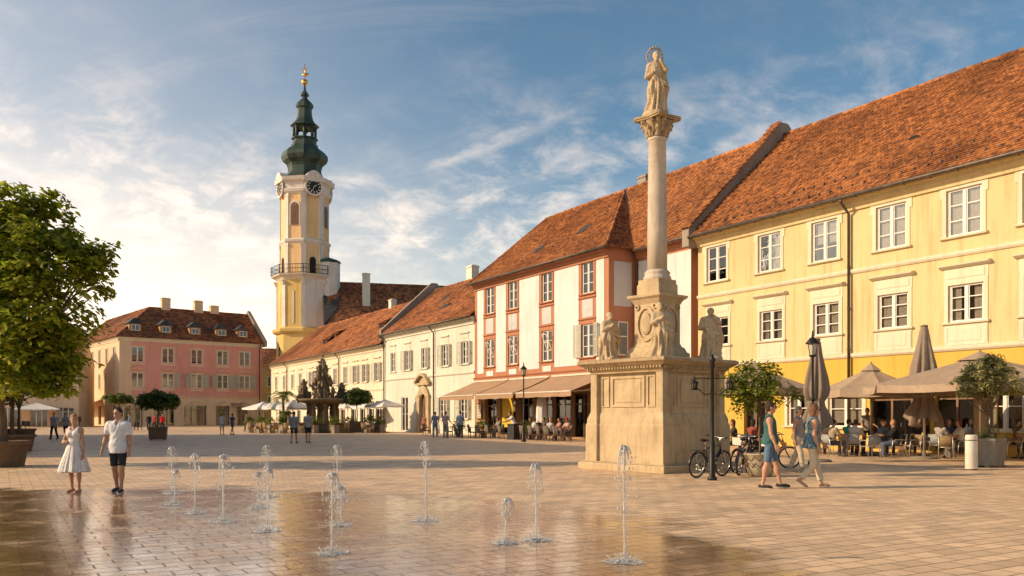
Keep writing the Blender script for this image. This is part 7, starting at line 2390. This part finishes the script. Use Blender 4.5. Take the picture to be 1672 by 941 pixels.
# bin
D = 24.9; x, y = at(1586, D)
root = empty('litter_bin', (x, y, 0), 0.25, 'cream metal litter bin beside the olive planter', 'litter bin')
B = MB(); B.lathe([(0.175, 0.03), (0.178, 0.06), (0.178, 0.96), (0.165, 1.02), (0.12, 1.03)], 20, sx=1.0, sy=0.85); B.build('body', M['bin_white'], root)
B = MB(); B.lathe([(0.16, 0.0), (0.16, 0.03)], 20); B.build('foot', M['metal_dark'], root); B = MB(); B.lathe([(0.186, 0.86), (0.186, 0.88)], 20, sx=1, sy=0.86, cap=False); B.build('band', M['metal_dark'], root)
B = MB(); B.lathe([(0.10, 1.031), (0.10, 1.04), (0.0, 1.042)], 16, sx=1, sy=0.8); B.build('opening', M['dark'], root)
x, y = at(1601, 33); B = MB(); B.lathe([(0.30, 0), (0.30, 0.1), (0.24, 0.14), (0.24, 2.9), (0.3, 2.95), (0.3, 3.05)], 16); o = B.build('stone_pillar', M['stone'], None, (x, y, 0)); tag(o, 'pale round stone pillar behind the olive tree', 'pillar')

# ================================================================== bicycles
def bicycle(frame_m, accent):
    root = empty('bicycle')
    wb, r = 1.06, 0.335      # rear wheel at x = 0, front at wb
    for x, nm in ((0, 'rear'), (wb, 'front')):
        T = MB(); T.ring((x, 0, r), r - 0.022, 0.023, 'y', 40, 8); t = T.build('wheel', M['rubber'], root)
        Rm = MB(); Rm.ring((x, 0, r), r - 0.048, 0.010, 'y', 40, 6); Rm.build('rim', M['chrome'], t)
        S = MB()
        for i in range(20):
            a = 2 * math.pi * i / 20; s = 0.03 if i % 2 else -0.03
            S.tube([(x + 0.02 * math.cos(a), s, r + 0.02 * math.sin(a)), (x + (r - 0.045) * math.cos(a), 0, r + (r - 0.045) * math.sin(a))], 0.0022, 4)
        S.tube([(x, -0.05, r), (x, 0.05, r)], 0.022, 8)
        S.build('spokes', M['chrome'], t)
        G = MB(); n = 14; vs = []
        for i in range(n + 1):
            a = R(20 + 160 * i / n) if nm == 'rear' else R(35 + 125 * i / n)
            for w in (-0.028, 0.0, 0.028): vs.append((x + (r + 0.025 - abs(w) * 0.3) * math.cos(a), w, r + (r + 0.025 - abs(w) * 0.3) * math.sin(a)))
        G.add(vs, [(3 * i + k, 3 * i + 3 + k, 3 * i + 4 + k, 3 * i + 1 + k) for i in range(n) for k in range(2)], 0, True)
        g = G.build('mudguard', M[frame_m], root); g.modifiers.new('thick', 'SOLIDIFY').thickness = 0.003
    bb = V((0.44, 0, 0.29)); st = V((0.27, 0, 0.80)); hd_t = V((0.86, 0, 0.86)); hd_b = V((0.90, 0, 0.70))
    F = MB(); F.tube([bb, st], 0.019, 8); F.tube([bb, hd_b], 0.021, 8); F.tube([st - (st - bb) * 0.1, hd_t - V((0, 0, 0.03))], 0.018, 8); F.tube([hd_b, hd_t], 0.023, 8)
    for s in (-0.06, 0.06): F.tube([bb + V((0, s * 0.4, 0)), (0, s, r)], 0.011, 6); F.tube([st - V((0, -s * 0.3, 0.06)), (0, s, r)], 0.010, 6)
    F.build('frame', M[frame_m], root)
    K = MB()
    for s in (-0.05, 0.05): K.tube([hd_b + V((0, s, -0.01)), (0.95, s, 0.55), (wb, s, r)], 0.013, 6)
    K.tube([hd_b + V((0, -0.05, -0.01)), hd_b + V((0, 0.05, -0.01))], 0.017, 6); K.build('fork', M[frame_m], root)
    H = MB(); H.tube([hd_t, hd_t + V((-0.03, 0, 0.14))], 0.014, 7)
    c = hd_t + V((-0.03, 0, 0.15)); H.tube([c + V((-0.16, -0.29, 0.03)), c + V((-0.05, -0.26, 0.05)), c + V((0.04, -0.12, 0.02)), c, c + V((0.04, 0.12, 0.02)), c + V((-0.05, 0.26, 0.05)), c + V((-0.16, 0.29, 0.03))], 0.0125, 7)
    h = H.build('handlebar', M['chrome'], root)
    G = MB()
    for s in (-1, 1): G.tube([c + V((-0.19, s * 0.295, 0.03)), c + V((-0.09, s * 0.275, 0.045))], 0.019, 8)
    G.build('grip', M['rubber'], h)
    S = MB(); S.tube([st, st + V((-0.045, 0, 0.14))], 0.014, 7)
    q_ = st + V((-0.05, 0, 0.16)); S.build('seat_post', M['chrome'], root)
    sd_ = SDF(); sd_.ell(q_ + V((-0.07, 0, 0)), (0.10, 0.085, 0.035), 0.03); sd_.cone(q_ + V((-0.05, 0, 0)), q_ + V((0.16, 0, 0)), 0.035, 0.018, 0.04)
    link('saddle', sd_.mesh('saddle', 0.012, M['rubber']), root)
    Cr = MB(); Cr.ring((bb.x, -0.055, bb.z), 0.085, 0.008, 'y', 24, 6)
    for i in range(5): a = i * 1.2566; Cr.tube([bb + V((0, -0.055, 0)), bb + V((0.085 * math.cos(a), -0.055, 0.085 * math.sin(a)))], 0.007, 5)
    for s, a in ((-1, 0.7), (1, 0.7 + math.pi)):
        e = bb + V((0.165 * math.cos(a), s * 0.075, 0.165 * math.sin(a))); Cr.tube([bb + V((0, s * 0.06, 0)), e], 0.011, 6); Cr.obox(e + V((0, s * 0.05, 0)), (0.045, 0.045, 0.012))
    Cr.tube([(bb.x, -0.055, bb.z + 0.085), (0, -0.045, r + 0.035)], 0.005, 4); Cr.tube([(bb.x, -0.055, bb.z - 0.085), (0, -0.045, r - 0.035)], 0.005, 4)
    Cr.build('crankset', M['chrome'], root)
    L = MB(); L.ball((-0.30, 0, 0.62), (0.02, 0.03, 0.025), 8, 5); L.build('tail_light', M['bike_red'], root)
    Rk = MB()
    for s in (-0.06, 0.06): Rk.tube([(0.22, s, 0.70), (-0.25, s, 0.71)], 0.006, 5); Rk.tube([(0, s, r), (-0.12, s, 0.71)], 0.006, 5)
    for x in (-0.24, -0.1, 0.05): Rk.tube([(x, -0.06, 0.71), (x, 0.06, 0.71)], 0.006, 5)
    Rk.build('luggage_rack', M[frame_m], root)
    Ks = MB(); Ks.tube([bb + V((-0.05, 0.03, -0.02)), (0.30, 0.20, 0.02)], 0.009, 6); Ks.build('kickstand', M['chrome'], root)
    if accent:
        B = MB(); B.box(hd_t.x + 0.03, hd_t.x + 0.27, -0.15, 0.15, 0.78, 0.98); B.v = [(x, y * (0.8 if z < 0.9 else 1), z) for x, y, z in B.v]; B.build('front_basket', M['bin_white'], root)
        B = MB(); B.ball((hd_t.x + 0.1, 0.17, 0.80), (0.05, 0.02, 0.04), 8, 5); B.build('reflector', M['bike_red'], root)
    return root
BG = 'bicycles parked beside the pedestal'
def bike_at(o, px, py, yaw, lab, lean=6):
    x, y = at(px, gd(py)); o.location = (x, y, 0); o.rotation_euler = (R(lean), 0, R(yaw)); tag(o, lab, 'bicycle', BG)
b1 = bicycle('bike_black', False); bike_at(b1, 1137, 781, 40, 'black bicycle whose rear wheel is nearest the pedestal')
b2 = bicycle('bike_black', True); bike_at(b2, 1232, 770, 226, 'black bicycle with pale front basket right behind the lamp post', -5)
b3 = copy_tree(b1); bike_at(b3, 1206, 777, 62, 'black bicycle between the basket bicycle and the woven pot', 5)
b4 = copy_tree(b1); bike_at(b4, 1229, 765, -8, 'black bicycle partly hidden behind the man in teal vest', 4)

# ================================================================== people
STRIDE = dict(arm_l=(12, 7, 12), arm_r=(-10, 7, 14), leg_l=(-10, 14, 2, 12), leg_r=(14, 6, 2))
SIT = dict(seat=0.45, leg_l=(82, 80, 5), leg_r=(84, 86, 5), arm_l=(38, 8, 55, 12), arm_r=(34, 8, 62, 12), lean=6)
def who(label, px, D, yaw, h, p, vox=0.02, hero=False, group=None, z=0):
    x, y = at(px, D)
    return person(label, (x, y, z), yaw, p, h, vox, hero, group)

who('woman in white summer dress with fair tied hair walking beside man', 122, gd(805), 176, 1.56, dict(
    fem=True, head=38, arm_r=(6, 20, 88, 50), arm_l=(4, 12, 8), leg_l=(4, 4, 3), leg_r=(-3, 8, 3, 6), dress=(0.80, 0.74, 0.68), hair=((0.46, 0.25, 0.09), 'tail'),
    shoes=((0.3, 0.2, 0.1), 'sandal'), sole=(0.30, 0.16, 0.09), limb=0.88, cat='person'), 0.0085, True)
who('man in white short-sleeved shirt and dark shorts beside the woman in white', 193, gd(804.5), 183, 1.70, dict(
    head=-14, arm_r=(8, 13, 14), arm_l=(-4, 10, 18), leg_l=(7, 4, 0), leg_r=(-6, 12, 0, 8), top=('shirt', (0.80, 0.77, 0.74)), hem=-0.14, loose=0.026,
    bottom=('shorts', (0.035, 0.035, 0.042)), short=0.86, hair=((0.035, 0.02, 0.012), 'short'), shoes=((0.06, 0.055, 0.055), 'slip'), sole=(0.75, 0.7, 0.64)), 0.0085, True)
who('man in teal tank top, blue shorts and sunglasses walking past the bicycles', 1257, gd(797.5), -108, 1.84, dict(
    head=8, arm_r=(6, 9, 16), arm_l=(14, 8, 26), leg_l=(16, 5, 3), leg_r=(-7, 5, 3), top=('tank', (0.045, 0.125, 0.125)), hem=-0.05, under=(0.72, 0.6, 0.54), loose=0.022,
    bottom=('shorts', (0.10, 0.17, 0.25)), short=0.88, hair=((0.05, 0.025, 0.015), 'short'), shoes=((0.05, 0.042, 0.038), 'slip'), sole=(0.62, 0.55, 0.46), glasses=True), 0.0085, True)
who('woman in blue patterned top, cream trousers and sunglasses striding to the right', 1325, gd(796), -97, 1.80, dict(
    fem=True, head=6, arm_r=(-4, 10, 22), arm_l=(20, 10, 20), leg_l=(17, 3, 3), leg_r=(2, 44, 3, 30), lean=4, top=('camisole', (0.05, 0.16, 0.23)), pattern=((0.38, 0.42, 0.42), 14.0), hem=-0.12, loose=0.024,
    bottom=('trousers', (0.62, 0.52, 0.38)), crop=0.86, cuff=0.066, hair=((0.22, 0.10, 0.04), 'long'), shoes=((0.6, 0.5, 0.35), 'sandal'), sole=(0.66, 0.54, 0.38), glasses=True, wide=1.08), 0.0085, True)
who('person in grey vest and cream trousers behind the walking woman', 1303, 24.0, -125, 1.80, dict(
    **STRIDE, head=20, top=('tank', (0.30, 0.27, 0.26)), hem=-0.04, under=(0.75, 0.68, 0.6), bottom=('trousers', (0.60, 0.50, 0.37)), hair=((0.16, 0.13, 0.11), 'short'), shoes=((0.5, 0.4, 0.3), 'slip')), 0.011)
# a red shoulder bag and phone held by the man in teal are left to the eye of the photo: only a small red phone shows
GREYT = (0.24, 0.245, 0.26)
who('person in grey T-shirt and navy shorts, left of the pair seen from behind', 480, 49, 4, 1.78, dict(**STRIDE, top=('tshirt', GREYT), bottom=('shorts', (0.035, 0.04, 0.05)), hair=((0.04, 0.025, 0.015), 'short'), shoes=((0.03, 0.03, 0.03), 'slip')), 0.016, group='couples strolling across the square')
who('person in paler grey T-shirt and black shorts, right of the pair seen from behind', 503, 49.5, -5, 1.80, dict(arm_l=(-6, 8, 20), arm_r=(8, 8, 12), leg_l=(10, 4, 3), leg_r=(-6, 10, 3, 8), top=('tshirt', (0.33, 0.30, 0.30)), bottom=('shorts', (0.02, 0.02, 0.024)), hair=((0.03, 0.02, 0.012), 'short'), shoes=((0.03, 0.03, 0.03), 'slip')), 0.016, group='couples strolling across the square')
who('person in pale shirt and light shorts far off before the pink house', 362.5, 71, 20, 1.74, dict(**STRIDE, top=('tshirt', (0.55, 0.53, 0.52)), bottom=('shorts', (0.42, 0.42, 0.44)), hair=((0.05, 0.03, 0.02), 'short'), shoes=((0.2, 0.15, 0.1), 'slip')), 0.022, group='couples strolling across the square')
who('person in navy shirt far off beside the one in light shorts', 379.5, 71, -30, 1.74, dict(arm_l=(14, 8, 30), arm_r=(-12, 8, 12), leg_l=(16, 6, 2), leg_r=(-14, 12, 2, 10), top=('tshirt', (0.06, 0.08, 0.12)), bottom=('shorts', (0.07, 0.09, 0.13)), hair=((0.05, 0.03, 0.02), 'short'), shoes=((0.2, 0.15, 0.1), 'slip')), 0.022, group='couples strolling across the square')
who('person in grey blue shirt and black trousers walking near the planters', 88, 57, 175, 1.76, dict(**STRIDE, top=('tshirt', (0.36, 0.38, 0.43)), bottom=('trousers', (0.02, 0.02, 0.022)), hair=((0.03, 0.02, 0.012), 'short'), shoes=((0.03, 0.03, 0.03), 'boot')), 0.017, group='couples strolling across the square')
who('person in lilac grey shirt partly behind the woman in white', 107, 58.5, 168, 1.74, dict(arm_l=(-8, 10, 30), arm_r=(10, 10, 20), leg_l=(10, 5, 2), leg_r=(-8, 12, 2, 10), top=('tshirt', (0.36, 0.34, 0.40)), bottom=('trousers', (0.03, 0.03, 0.035)), hair=((0.03, 0.02, 0.012), 'short'), shoes=((0.03, 0.03, 0.03), 'boot')), 0.017, group='couples strolling across the square')
for lab, px, D, yaw, h, tp, bt, hr in (
        ('person in dusty blue shirt and jeans standing by the wicker chairs', 710.5, 63, 10, 1.82, (0.22, 0.25, 0.33), (0.12, 0.18, 0.28), (0.04, 0.025, 0.015)),
        ('person in rosy beige shirt standing second from the portal', 727.5, 61.5, -20, 1.84, (0.40, 0.30, 0.27), (0.24, 0.26, 0.30), (0.05, 0.03, 0.02)),
        ('person in bright blue shirt standing behind the wicker chairs', 751.5, 61.5, 8, 1.86, (0.24, 0.33, 0.43), (0.08, 0.09, 0.11), (0.04, 0.025, 0.015))):
    who(lab, px, D, yaw, h, dict(arm_l=(10, 12, 40), arm_r=(14, 14, 50), leg_l=(2, 2, 4), leg_r=(-2, 4, 4), top=('tshirt', tp), bottom=('trousers', bt), hair=(hr, 'short'), shoes=((0.05, 0.04, 0.04), 'slip')), 0.019, group='guests standing at the awning cafe')
p = row_at(840, 3.3)
person('waiter in white shirt bending over the tables under the awning', p, math.degrees(D_ANG) + 160, dict(lean=22, nod=20, arm_l=(40, 10, 30), arm_r=(46, 10, 25), leg_l=(4, 4, 4), leg_r=(-4, 4, 4), top=('shirt', (0.72, 0.68, 0.64)), bottom=('trousers', (0.03, 0.03, 0.03)), hair=((0.05, 0.03, 0.02), 'short'), shoes=((0.03, 0.03, 0.03), 'slip')), 1.85, 0.018)
who('woman in rose dress standing in the arched stone portal', 693, 76.5, 170, 1.66, dict(fem=True, arm_l=(6, 8, 30), arm_r=(4, 8, 20), leg_l=(2, 2, 2), leg_r=(0, 2, 2), dress=(0.45, 0.16, 0.12), hair=((0.06, 0.03, 0.02), 'long'), shoes=((0.1, 0.06, 0.05), 'sandal')), 0.022)
for lab, px, D, yaw, tp, bt in (('person in bright red jacket behind the round tree planter', 265, 92, 190, (0.60, 0.02, 0.025), (0.03, 0.03, 0.03)), ('person in dark red top left of the planter trunk', 252, 94, 150, (0.40, 0.03, 0.03), (0.03, 0.03, 0.04)),
                                ('person in black jacket before the pink house shop', 243, 95, 200, (0.03, 0.03, 0.035), (0.03, 0.03, 0.035)), ('person in pale blue shirt beside the man in white', 212, 88, 100, (0.30, 0.36, 0.48), (0.08, 0.08, 0.1)),
                                ('person in brown coat by the planter boxes near the pink house', 403, 86, 160, (0.16, 0.09, 0.06), (0.05, 0.05, 0.05)), ('dark-clad person passing the beige house corner', 130, 105, 90, (0.05, 0.045, 0.04), (0.04, 0.04, 0.04))):
    who(lab, px, D, yaw, 1.74, dict(**STRIDE, top=('jacket', tp), bottom=('trousers', bt), hair=((0.04, 0.025, 0.015), 'short'), shoes=((0.03, 0.03, 0.03), 'slip')), 0.024, group='distant people before the pink house')

# seated guests, right-hand cafe
RG = 'guests seated at the yellow house cafe'
x, y = at(1199, 33.2); place('aludark_seat', lambda: chair_alu('dark_seat'), x, y, 85, 'black armchair close to the pedestal behind the bicycles', 'chair', RC)
HB, HR, HG, HD = (0.06, 0.03, 0.018), (0.28, 0.08, 0.03), (0.30, 0.26, 0.22), (0.025, 0.018, 0.012)
def seated(label, px, D, yaw, tp, bt, hr, kind='tshirt', fem=False, h=1.84, vox=0.0155, grp=RG, **kw):
    x, y = at(px, D)
    d = dict(SIT); d.update(kw)
    d.update(top=(kind, tp), bottom=('trousers', bt), shoes=((0.05, 0.04, 0.035), 'slip'), fem=fem)
    d['seat'] = 0.455 / (h / 1.75)
    if hr: d['hair'] = (hr, 'long' if fem else 'short')
    return person(label, (x, y, 0), yaw, d, h, vox, False, grp)
seated('seated man in tan shirt seen from behind the folded parasol', 1358, 33.2, -75, (0.40, 0.32, 0.22), (0.10, 0.10, 0.12), HB)
seated('seated man in teal T-shirt with dark hair', 1384, 35.0, -60, (0.04, 0.24, 0.20), (0.08, 0.08, 0.1), HB, head=-25)
seated('seated person in pale pinkish shirt and dark trousers at grey armchair', 1396, 33.3, -45, (0.52, 0.45, 0.40), (0.03, 0.03, 0.045), HB)
seated('seated man in blue shirt facing the man in black jacket', 1440, 35.2, 200, (0.13, 0.18, 0.27), (0.08, 0.08, 0.1), (0.30, 0.14, 0.07), head=40)
seated('older man with thin hair in black jacket seated side-on', 1463, 32.8, 78, (0.018, 0.016, 0.016), (0.10, 0.12, 0.17), None, 'jacket')
seated('dark-haired diner leaning over the table behind the closed parasol', 1498, 35.6, 160, (0.06, 0.05, 0.05), (0.05, 0.05, 0.05), HD, lean=20, nod=25)
seated('seated man in grey T-shirt with dark hair right of the closed parasol', 1534, 33.5, -70, (0.40, 0.37, 0.33), (0.10, 0.10, 0.11), HD)
seated('seated woman in white blouse with short red hair', 1570, 31.6, 85, (0.74, 0.70, 0.64), (0.20, 0.18, 0.16), HR, 'shirt', True)
seated('diner in dark shirt sitting in the shade behind the olive tree', 1630, 34.5, 60, (0.12, 0.10, 0.09), (0.05, 0.05, 0.05), HD)
seated('dark-haired diner behind the bicycles, right of two', 1227, 33.5, -60, (0.30, 0.07, 0.05), (0.05, 0.05, 0.05), HD, fem=True)
seated('diner with brown hair behind the bicycles next to the pedestal', 1200, 33.2, 85, (0.08, 0.06, 0.05), (0.05, 0.05, 0.05), (0.12, 0.05, 0.02), fem=True)
seated('guest in cream shirt behind the first closed parasol', 1344, 35.8, 150, (0.50, 0.44, 0.34), (0.1, 0.1, 0.1), HB)
seated('guest in navy shirt in the back row beside the dark doorway', 1547, 35.2, 190, (0.06, 0.08, 0.14), (0.05, 0.05, 0.05), HR, fem=True)
seated('grey-haired guest in white shirt left of the stone pillar', 1585, 35.0, 170, (0.60, 0.57, 0.52), (0.05, 0.05, 0.05), HG)
seated('guest in brown shirt at the edge table behind the olive tree', 1660, 33.2, 200, (0.20, 0.12, 0.08), (0.05, 0.05, 0.05), HD)
x, y = at(1416, 37.0)
person('waiter in dark apron standing against the deep yellow wall', (x, y, 0), 175, dict(arm_l=(14, 10, 60), arm_r=(10, 10, 50), leg_l=(2, 2, 4), leg_r=(0, 2, 4), top=('shirt', (0.34, 0.28, 0.24)), bottom=('trousers', (0.03, 0.03, 0.03)), hair=(HD, 'short'), shoes=((0.03, 0.03, 0.03), 'slip')), 1.86, 0.017)

# seated guests, left-hand cafe
LG = 'guests seated at the awning cafe'
def seat_row(label, px, w, yaw, tp, hr, fem=False, **kw):
    p = row_at(px, w); d = dict(SIT); d.update(kw); h = 1.86
    d.update(top=('tshirt', tp), bottom=('trousers', (0.06, 0.06, 0.07)), shoes=((0.05, 0.04, 0.035), 'slip'), fem=fem, seat=0.445 / (h / 1.75))
    if hr: d['hair'] = (hr, 'long' if fem else 'short')
    return person(label, p, math.degrees(D_ANG) + yaw, d, h, 0.02, False, LG)
seat_row('guest in patterned grey shirt beside the yellow banner', 815, 2.4, 180, (0.28, 0.28, 0.25), HB)
seat_row('dark-haired guest in black under the awning right of the lamp post', 868, 2.4, 180, (0.035, 0.03, 0.03), (0.16, 0.06, 0.03), True)
seat_row('guest with dark hair beside the white folded parasol', 890, 2.4, 180, (0.10, 0.07, 0.06), HD)
seat_row('bald guest in light shirt with his back to the square', 897, 4.35, 12, (0.50, 0.45, 0.40), None)
seat_row('guest in white T-shirt at the table left of the bald guest', 871, 4.35, -8, (0.60, 0.56, 0.50), HB)
seat_row('guest in pink shirt by the cafe doorway', 915, 2.4, 170, (0.45, 0.22, 0.20), HB)
o = seat_row('guest in pale blouse with a red hat near the pedestal', 927, 2.4, 190, (0.50, 0.35, 0.28), HR, True)
hj = skeleton(dict(SIT, seat=0.445 / (1.86 / 1.75)))['head']
B = MB(); B.lathe([(0.20, 0.06), (0.115, 0.065), (0.105, 0.14), (0.06, 0.165), (0.0, 0.17)], 16); B.build('hat', cloth_m((0.55, 0.03, 0.03)), o, tuple(hj))

# ================================================================== water jets
def water_mat():
    m = NT('jet water')
    d = m.n('ShaderNodeBsdfDiffuse'); d.inputs[0].default_value = (0.95, 0.95, 0.95, 1)
    t = m.n('ShaderNodeBsdfTranslucent'); t.inputs[0].default_value = (0.97, 0.96, 0.94, 1)
    a = m.n('ShaderNodeMixShader'); a.inputs[0].default_value = 0.5
    m.l(d.outputs[0], a.inputs[1]); m.l(t.outputs[0], a.inputs[2])
    g = m.n('ShaderNodeBsdfGlossy'); g.inputs['Roughness'].default_value = 0.12
    f = m.n('ShaderNodeFresnel'); f.inputs['IOR'].default_value = 1.33
    c = m.n('ShaderNodeMixShader'); m.l(m.math('ADD', f.outputs[0], 0.06, True), c.inputs[0]); m.l(a.outputs[0], c.inputs[1]); m.l(g.outputs[0], c.inputs[2])
    tr = m.n('ShaderNodeBsdfTransparent')
    e = m.n('ShaderNodeMixShader'); e.inputs[0].default_value = 0.22
    m.l(c.outputs[0], e.inputs[1]); m.l(tr.outputs[0], e.inputs[2])
    m.l(e.outputs[0], m.out.inputs[0])
    return m.mat
M['water'] = water_mat()
def film_mat():
    m = NT('water film')
    gl = m.n('ShaderNodeBsdfGlossy'); gl.inputs['Roughness'].default_value = 0.06
    tr = m.n('ShaderNodeBsdfTransparent'); tr.inputs[0].default_value = (0.9, 0.9, 0.9, 1)
    df = m.n('ShaderNodeBsdfDiffuse'); df.inputs[0].default_value = (0.94, 0.94, 0.94, 1)
    fr = m.n('ShaderNodeFresnel'); fr.inputs['IOR'].default_value = 1.33
    a = m.n('ShaderNodeMixShader'); m.l(m.math('ADD', fr.outputs[0], 0.08, True), a.inputs[0]); m.l(tr.outputs[0], a.inputs[1]); m.l(gl.outputs[0], a.inputs[2])
    foam = m.noise(m.coords('World'), 26, 4, 0.7, 0.8)
    c = m.n('ShaderNodeMixShader'); m.l(m.rng(foam, 0.42, 0.66, 0.0, 0.85), c.inputs[0]); m.l(a.outputs[0], c.inputs[1]); m.l(df.outputs[0], c.inputs[2])
    m.l(c.outputs[0], m.out.inputs[0])
    return m.mat
M['film'] = film_mat()
def jet(px, pb, pt, seed, label):
    q = random.Random(seed)
    D = gd(pb); x, y = at(px, D); H = (pb - pt) * D / FPX
    root = empty('water_jet', (x, y, 0), q.uniform(0, 6), label, 'water jet', 'water jets rising from the paving')
    C_ = MB(); n = 22; pts, rr = [], []
    lean = (q.uniform(-0.02, 0.02), q.uniform(-0.02, 0.02))
    for i in range(n + 1):
        t = i / n
        pts.append((lean[0] * t + q.gauss(0, 0.0022) * (0.3 + t), lean[1] * t + q.gauss(0, 0.0022) * (0.3 + t), 0.004 + H * 0.97 * t))
        rr.append((0.0075 + 0.005 * t + q.uniform(-0.0028, 0.0045)) * (1.0 if t < 0.96 else 0.8))
    C_.tube(pts, rr, 7)
    tp = V(pts[-1])
    for i in range(9): C_.ball(tp + V((q.gauss(0, 0.016), q.gauss(0, 0.016), q.uniform(-0.07, 0.02))), q.uniform(0.012, 0.024), 7, 5)
    C_.build('water_column', M['water'], root)
    S = MB()
    for k in range(10):
        a = 2 * math.pi * k / 10 + q.uniform(-0.4, 0.4); v = q.uniform(0.05, 0.14); L = q.uniform(0.22, 0.60) * H
        d = V((math.cos(a), math.sin(a), 0)); seg = []
        m = 10
        for j in range(m + 1):
            t = j / m
            seg.append(tp + d * (v * math.sqrt(t) * 0.9 + 0.012) + V((0, 0, 0.02 - L * t * (0.35 + 0.65 * t))))
        cut = q.randint(4, 7)
        S.tube(seg[:cut], [0.009 - 0.0006 * j + q.uniform(-0.002, 0.002) for j in range(cut)], 5)
        for j in range(cut, m + 1):
            if q.random() < 0.85:
                r = q.uniform(0.005, 0.011); S.ball(seg[j] + V((q.gauss(0, 0.012), q.gauss(0, 0.012), q.gauss(0, 0.012))), (r, r, r * q.uniform(1.2, 2.6)), 6, 4)
    for k in range(95):
        a = q.uniform(0, 6.28); r = abs(q.gauss(0, 0.07)); z = q.uniform(0.03, H * 0.9); s = q.uniform(0.003, 0.0075)
        S.ball((r * math.cos(a), r * math.sin(a), z), (s, s, s * q.uniform(1, 2.2)), 6, 4)
    o = S.build('falling_spray', M['water'], root); o['kind'] = 'stuff'
    N_ = MB(); N_.lathe([(0.0, 0.002), (0.075, 0.003), (0.085, 0.006), (0.088, 0.001)], 20); N_.lathe([(0.02, 0.004), (0.016, 0.02), (0.010, 0.02)], 10); N_.build('nozzle', M['metal_dark'], root)
    F = MB()
    Rr = 0.19 + 0.08 * H
    n = 44; vs = [(0, 0, 0.03)]; lv = ((0.10, 0.022), (0.25, 0.010), (0.42, 0.007), (0.5, 0.010), (0.6, 0.005), (0.75, 0.003))
    for f, z in lv:
        for i in range(n):
            a = 2 * math.pi * i / n; j = 1 + 0.13 * math.sin(3 * a + seed) + 0.08 * math.sin(7 * a + 2 * seed) + q.uniform(-0.05, 0.05)
            vs.append((Rr * f * j * math.cos(a), Rr * f * j * math.sin(a), z))
    fs = [(0, 1 + i, 1 + (i + 1) % n) for i in range(n)]
    for l in range(len(lv) - 1):
        for i in range(n):
            a, b = 1 + l * n + i, 1 + l * n + (i + 1) % n; fs.append((a, a + n, b + n, b))
    F.add(vs, fs, 1, True)
    for k in range(90):
        a = q.uniform(0, 6.28); r = Rr * q.random() * 0.8; h = q.uniform(0.015, 0.07) * (1.3 - r / Rr); s = q.uniform(0.003, 0.009)
        b = V((r * math.cos(a), r * math.sin(a), 0.01))
        if q.random() < 0.18: F.tube([b, b + V((0.02 * math.cos(a), 0.02 * math.sin(a), h * 0.7)), b + V((0.05 * math.cos(a), 0.05 * math.sin(a), h))], [s, s * 0.8, s * 0.4], 5)
        else: F.ball(b + V((0, 0, h)), s, 6, 4)
    for k in range(40):
        a = q.uniform(0, 6.28); r = Rr * q.uniform(0.9, 1.9); s = q.uniform(0.002, 0.006); F.ball((r * math.cos(a), r * math.sin(a), q.choice((0.003, 0.02, 0.04))), (s, s, s * 0.8), 5, 3)
    o = F.build('splash', [M['water'], M['film']], root); o['kind'] = 'stuff'
for i, (px, pb, pt, lab) in enumerate((
        (280, 806, 729, 'tall water jet farthest left, nearest the man in white shirt'), (284.5, 824, 767, 'short water jet just before the farthest left tall one'), (317.5, 838, 741, 'water jet with round top third from the left'), (364, 852, 742, 'single water jet between the left cluster and the middle cluster'),
        (437, 812, 727, 'slender water jet at the back of the middle cluster'), (436, 867, 760, 'tall front water jet of the middle cluster'), (421, 830, 772, 'short water jet left in the middle cluster'), (550.5, 814, 726, 'thin distant water jet behind the pair of jets'),
        (541, 904, 772, 'tall front water jet with wide splash near the bottom centre'), (556.5, 858, 794, 'short water jet right behind the tall front one'), (695, 850, 719, 'tall water jet alone in the middle of the wet paving'),
        (825, 887, 814, 'short water jet left of the taller one on the drier paving'), (876, 882, 756, 'taller water jet of the right-hand pair'), (1020, 917, 725, 'tallest front water jet farthest right before the pedestal'))):
    jet(px, pb, pt, 40 + i, lab)
bpy.context.view_layer.update()
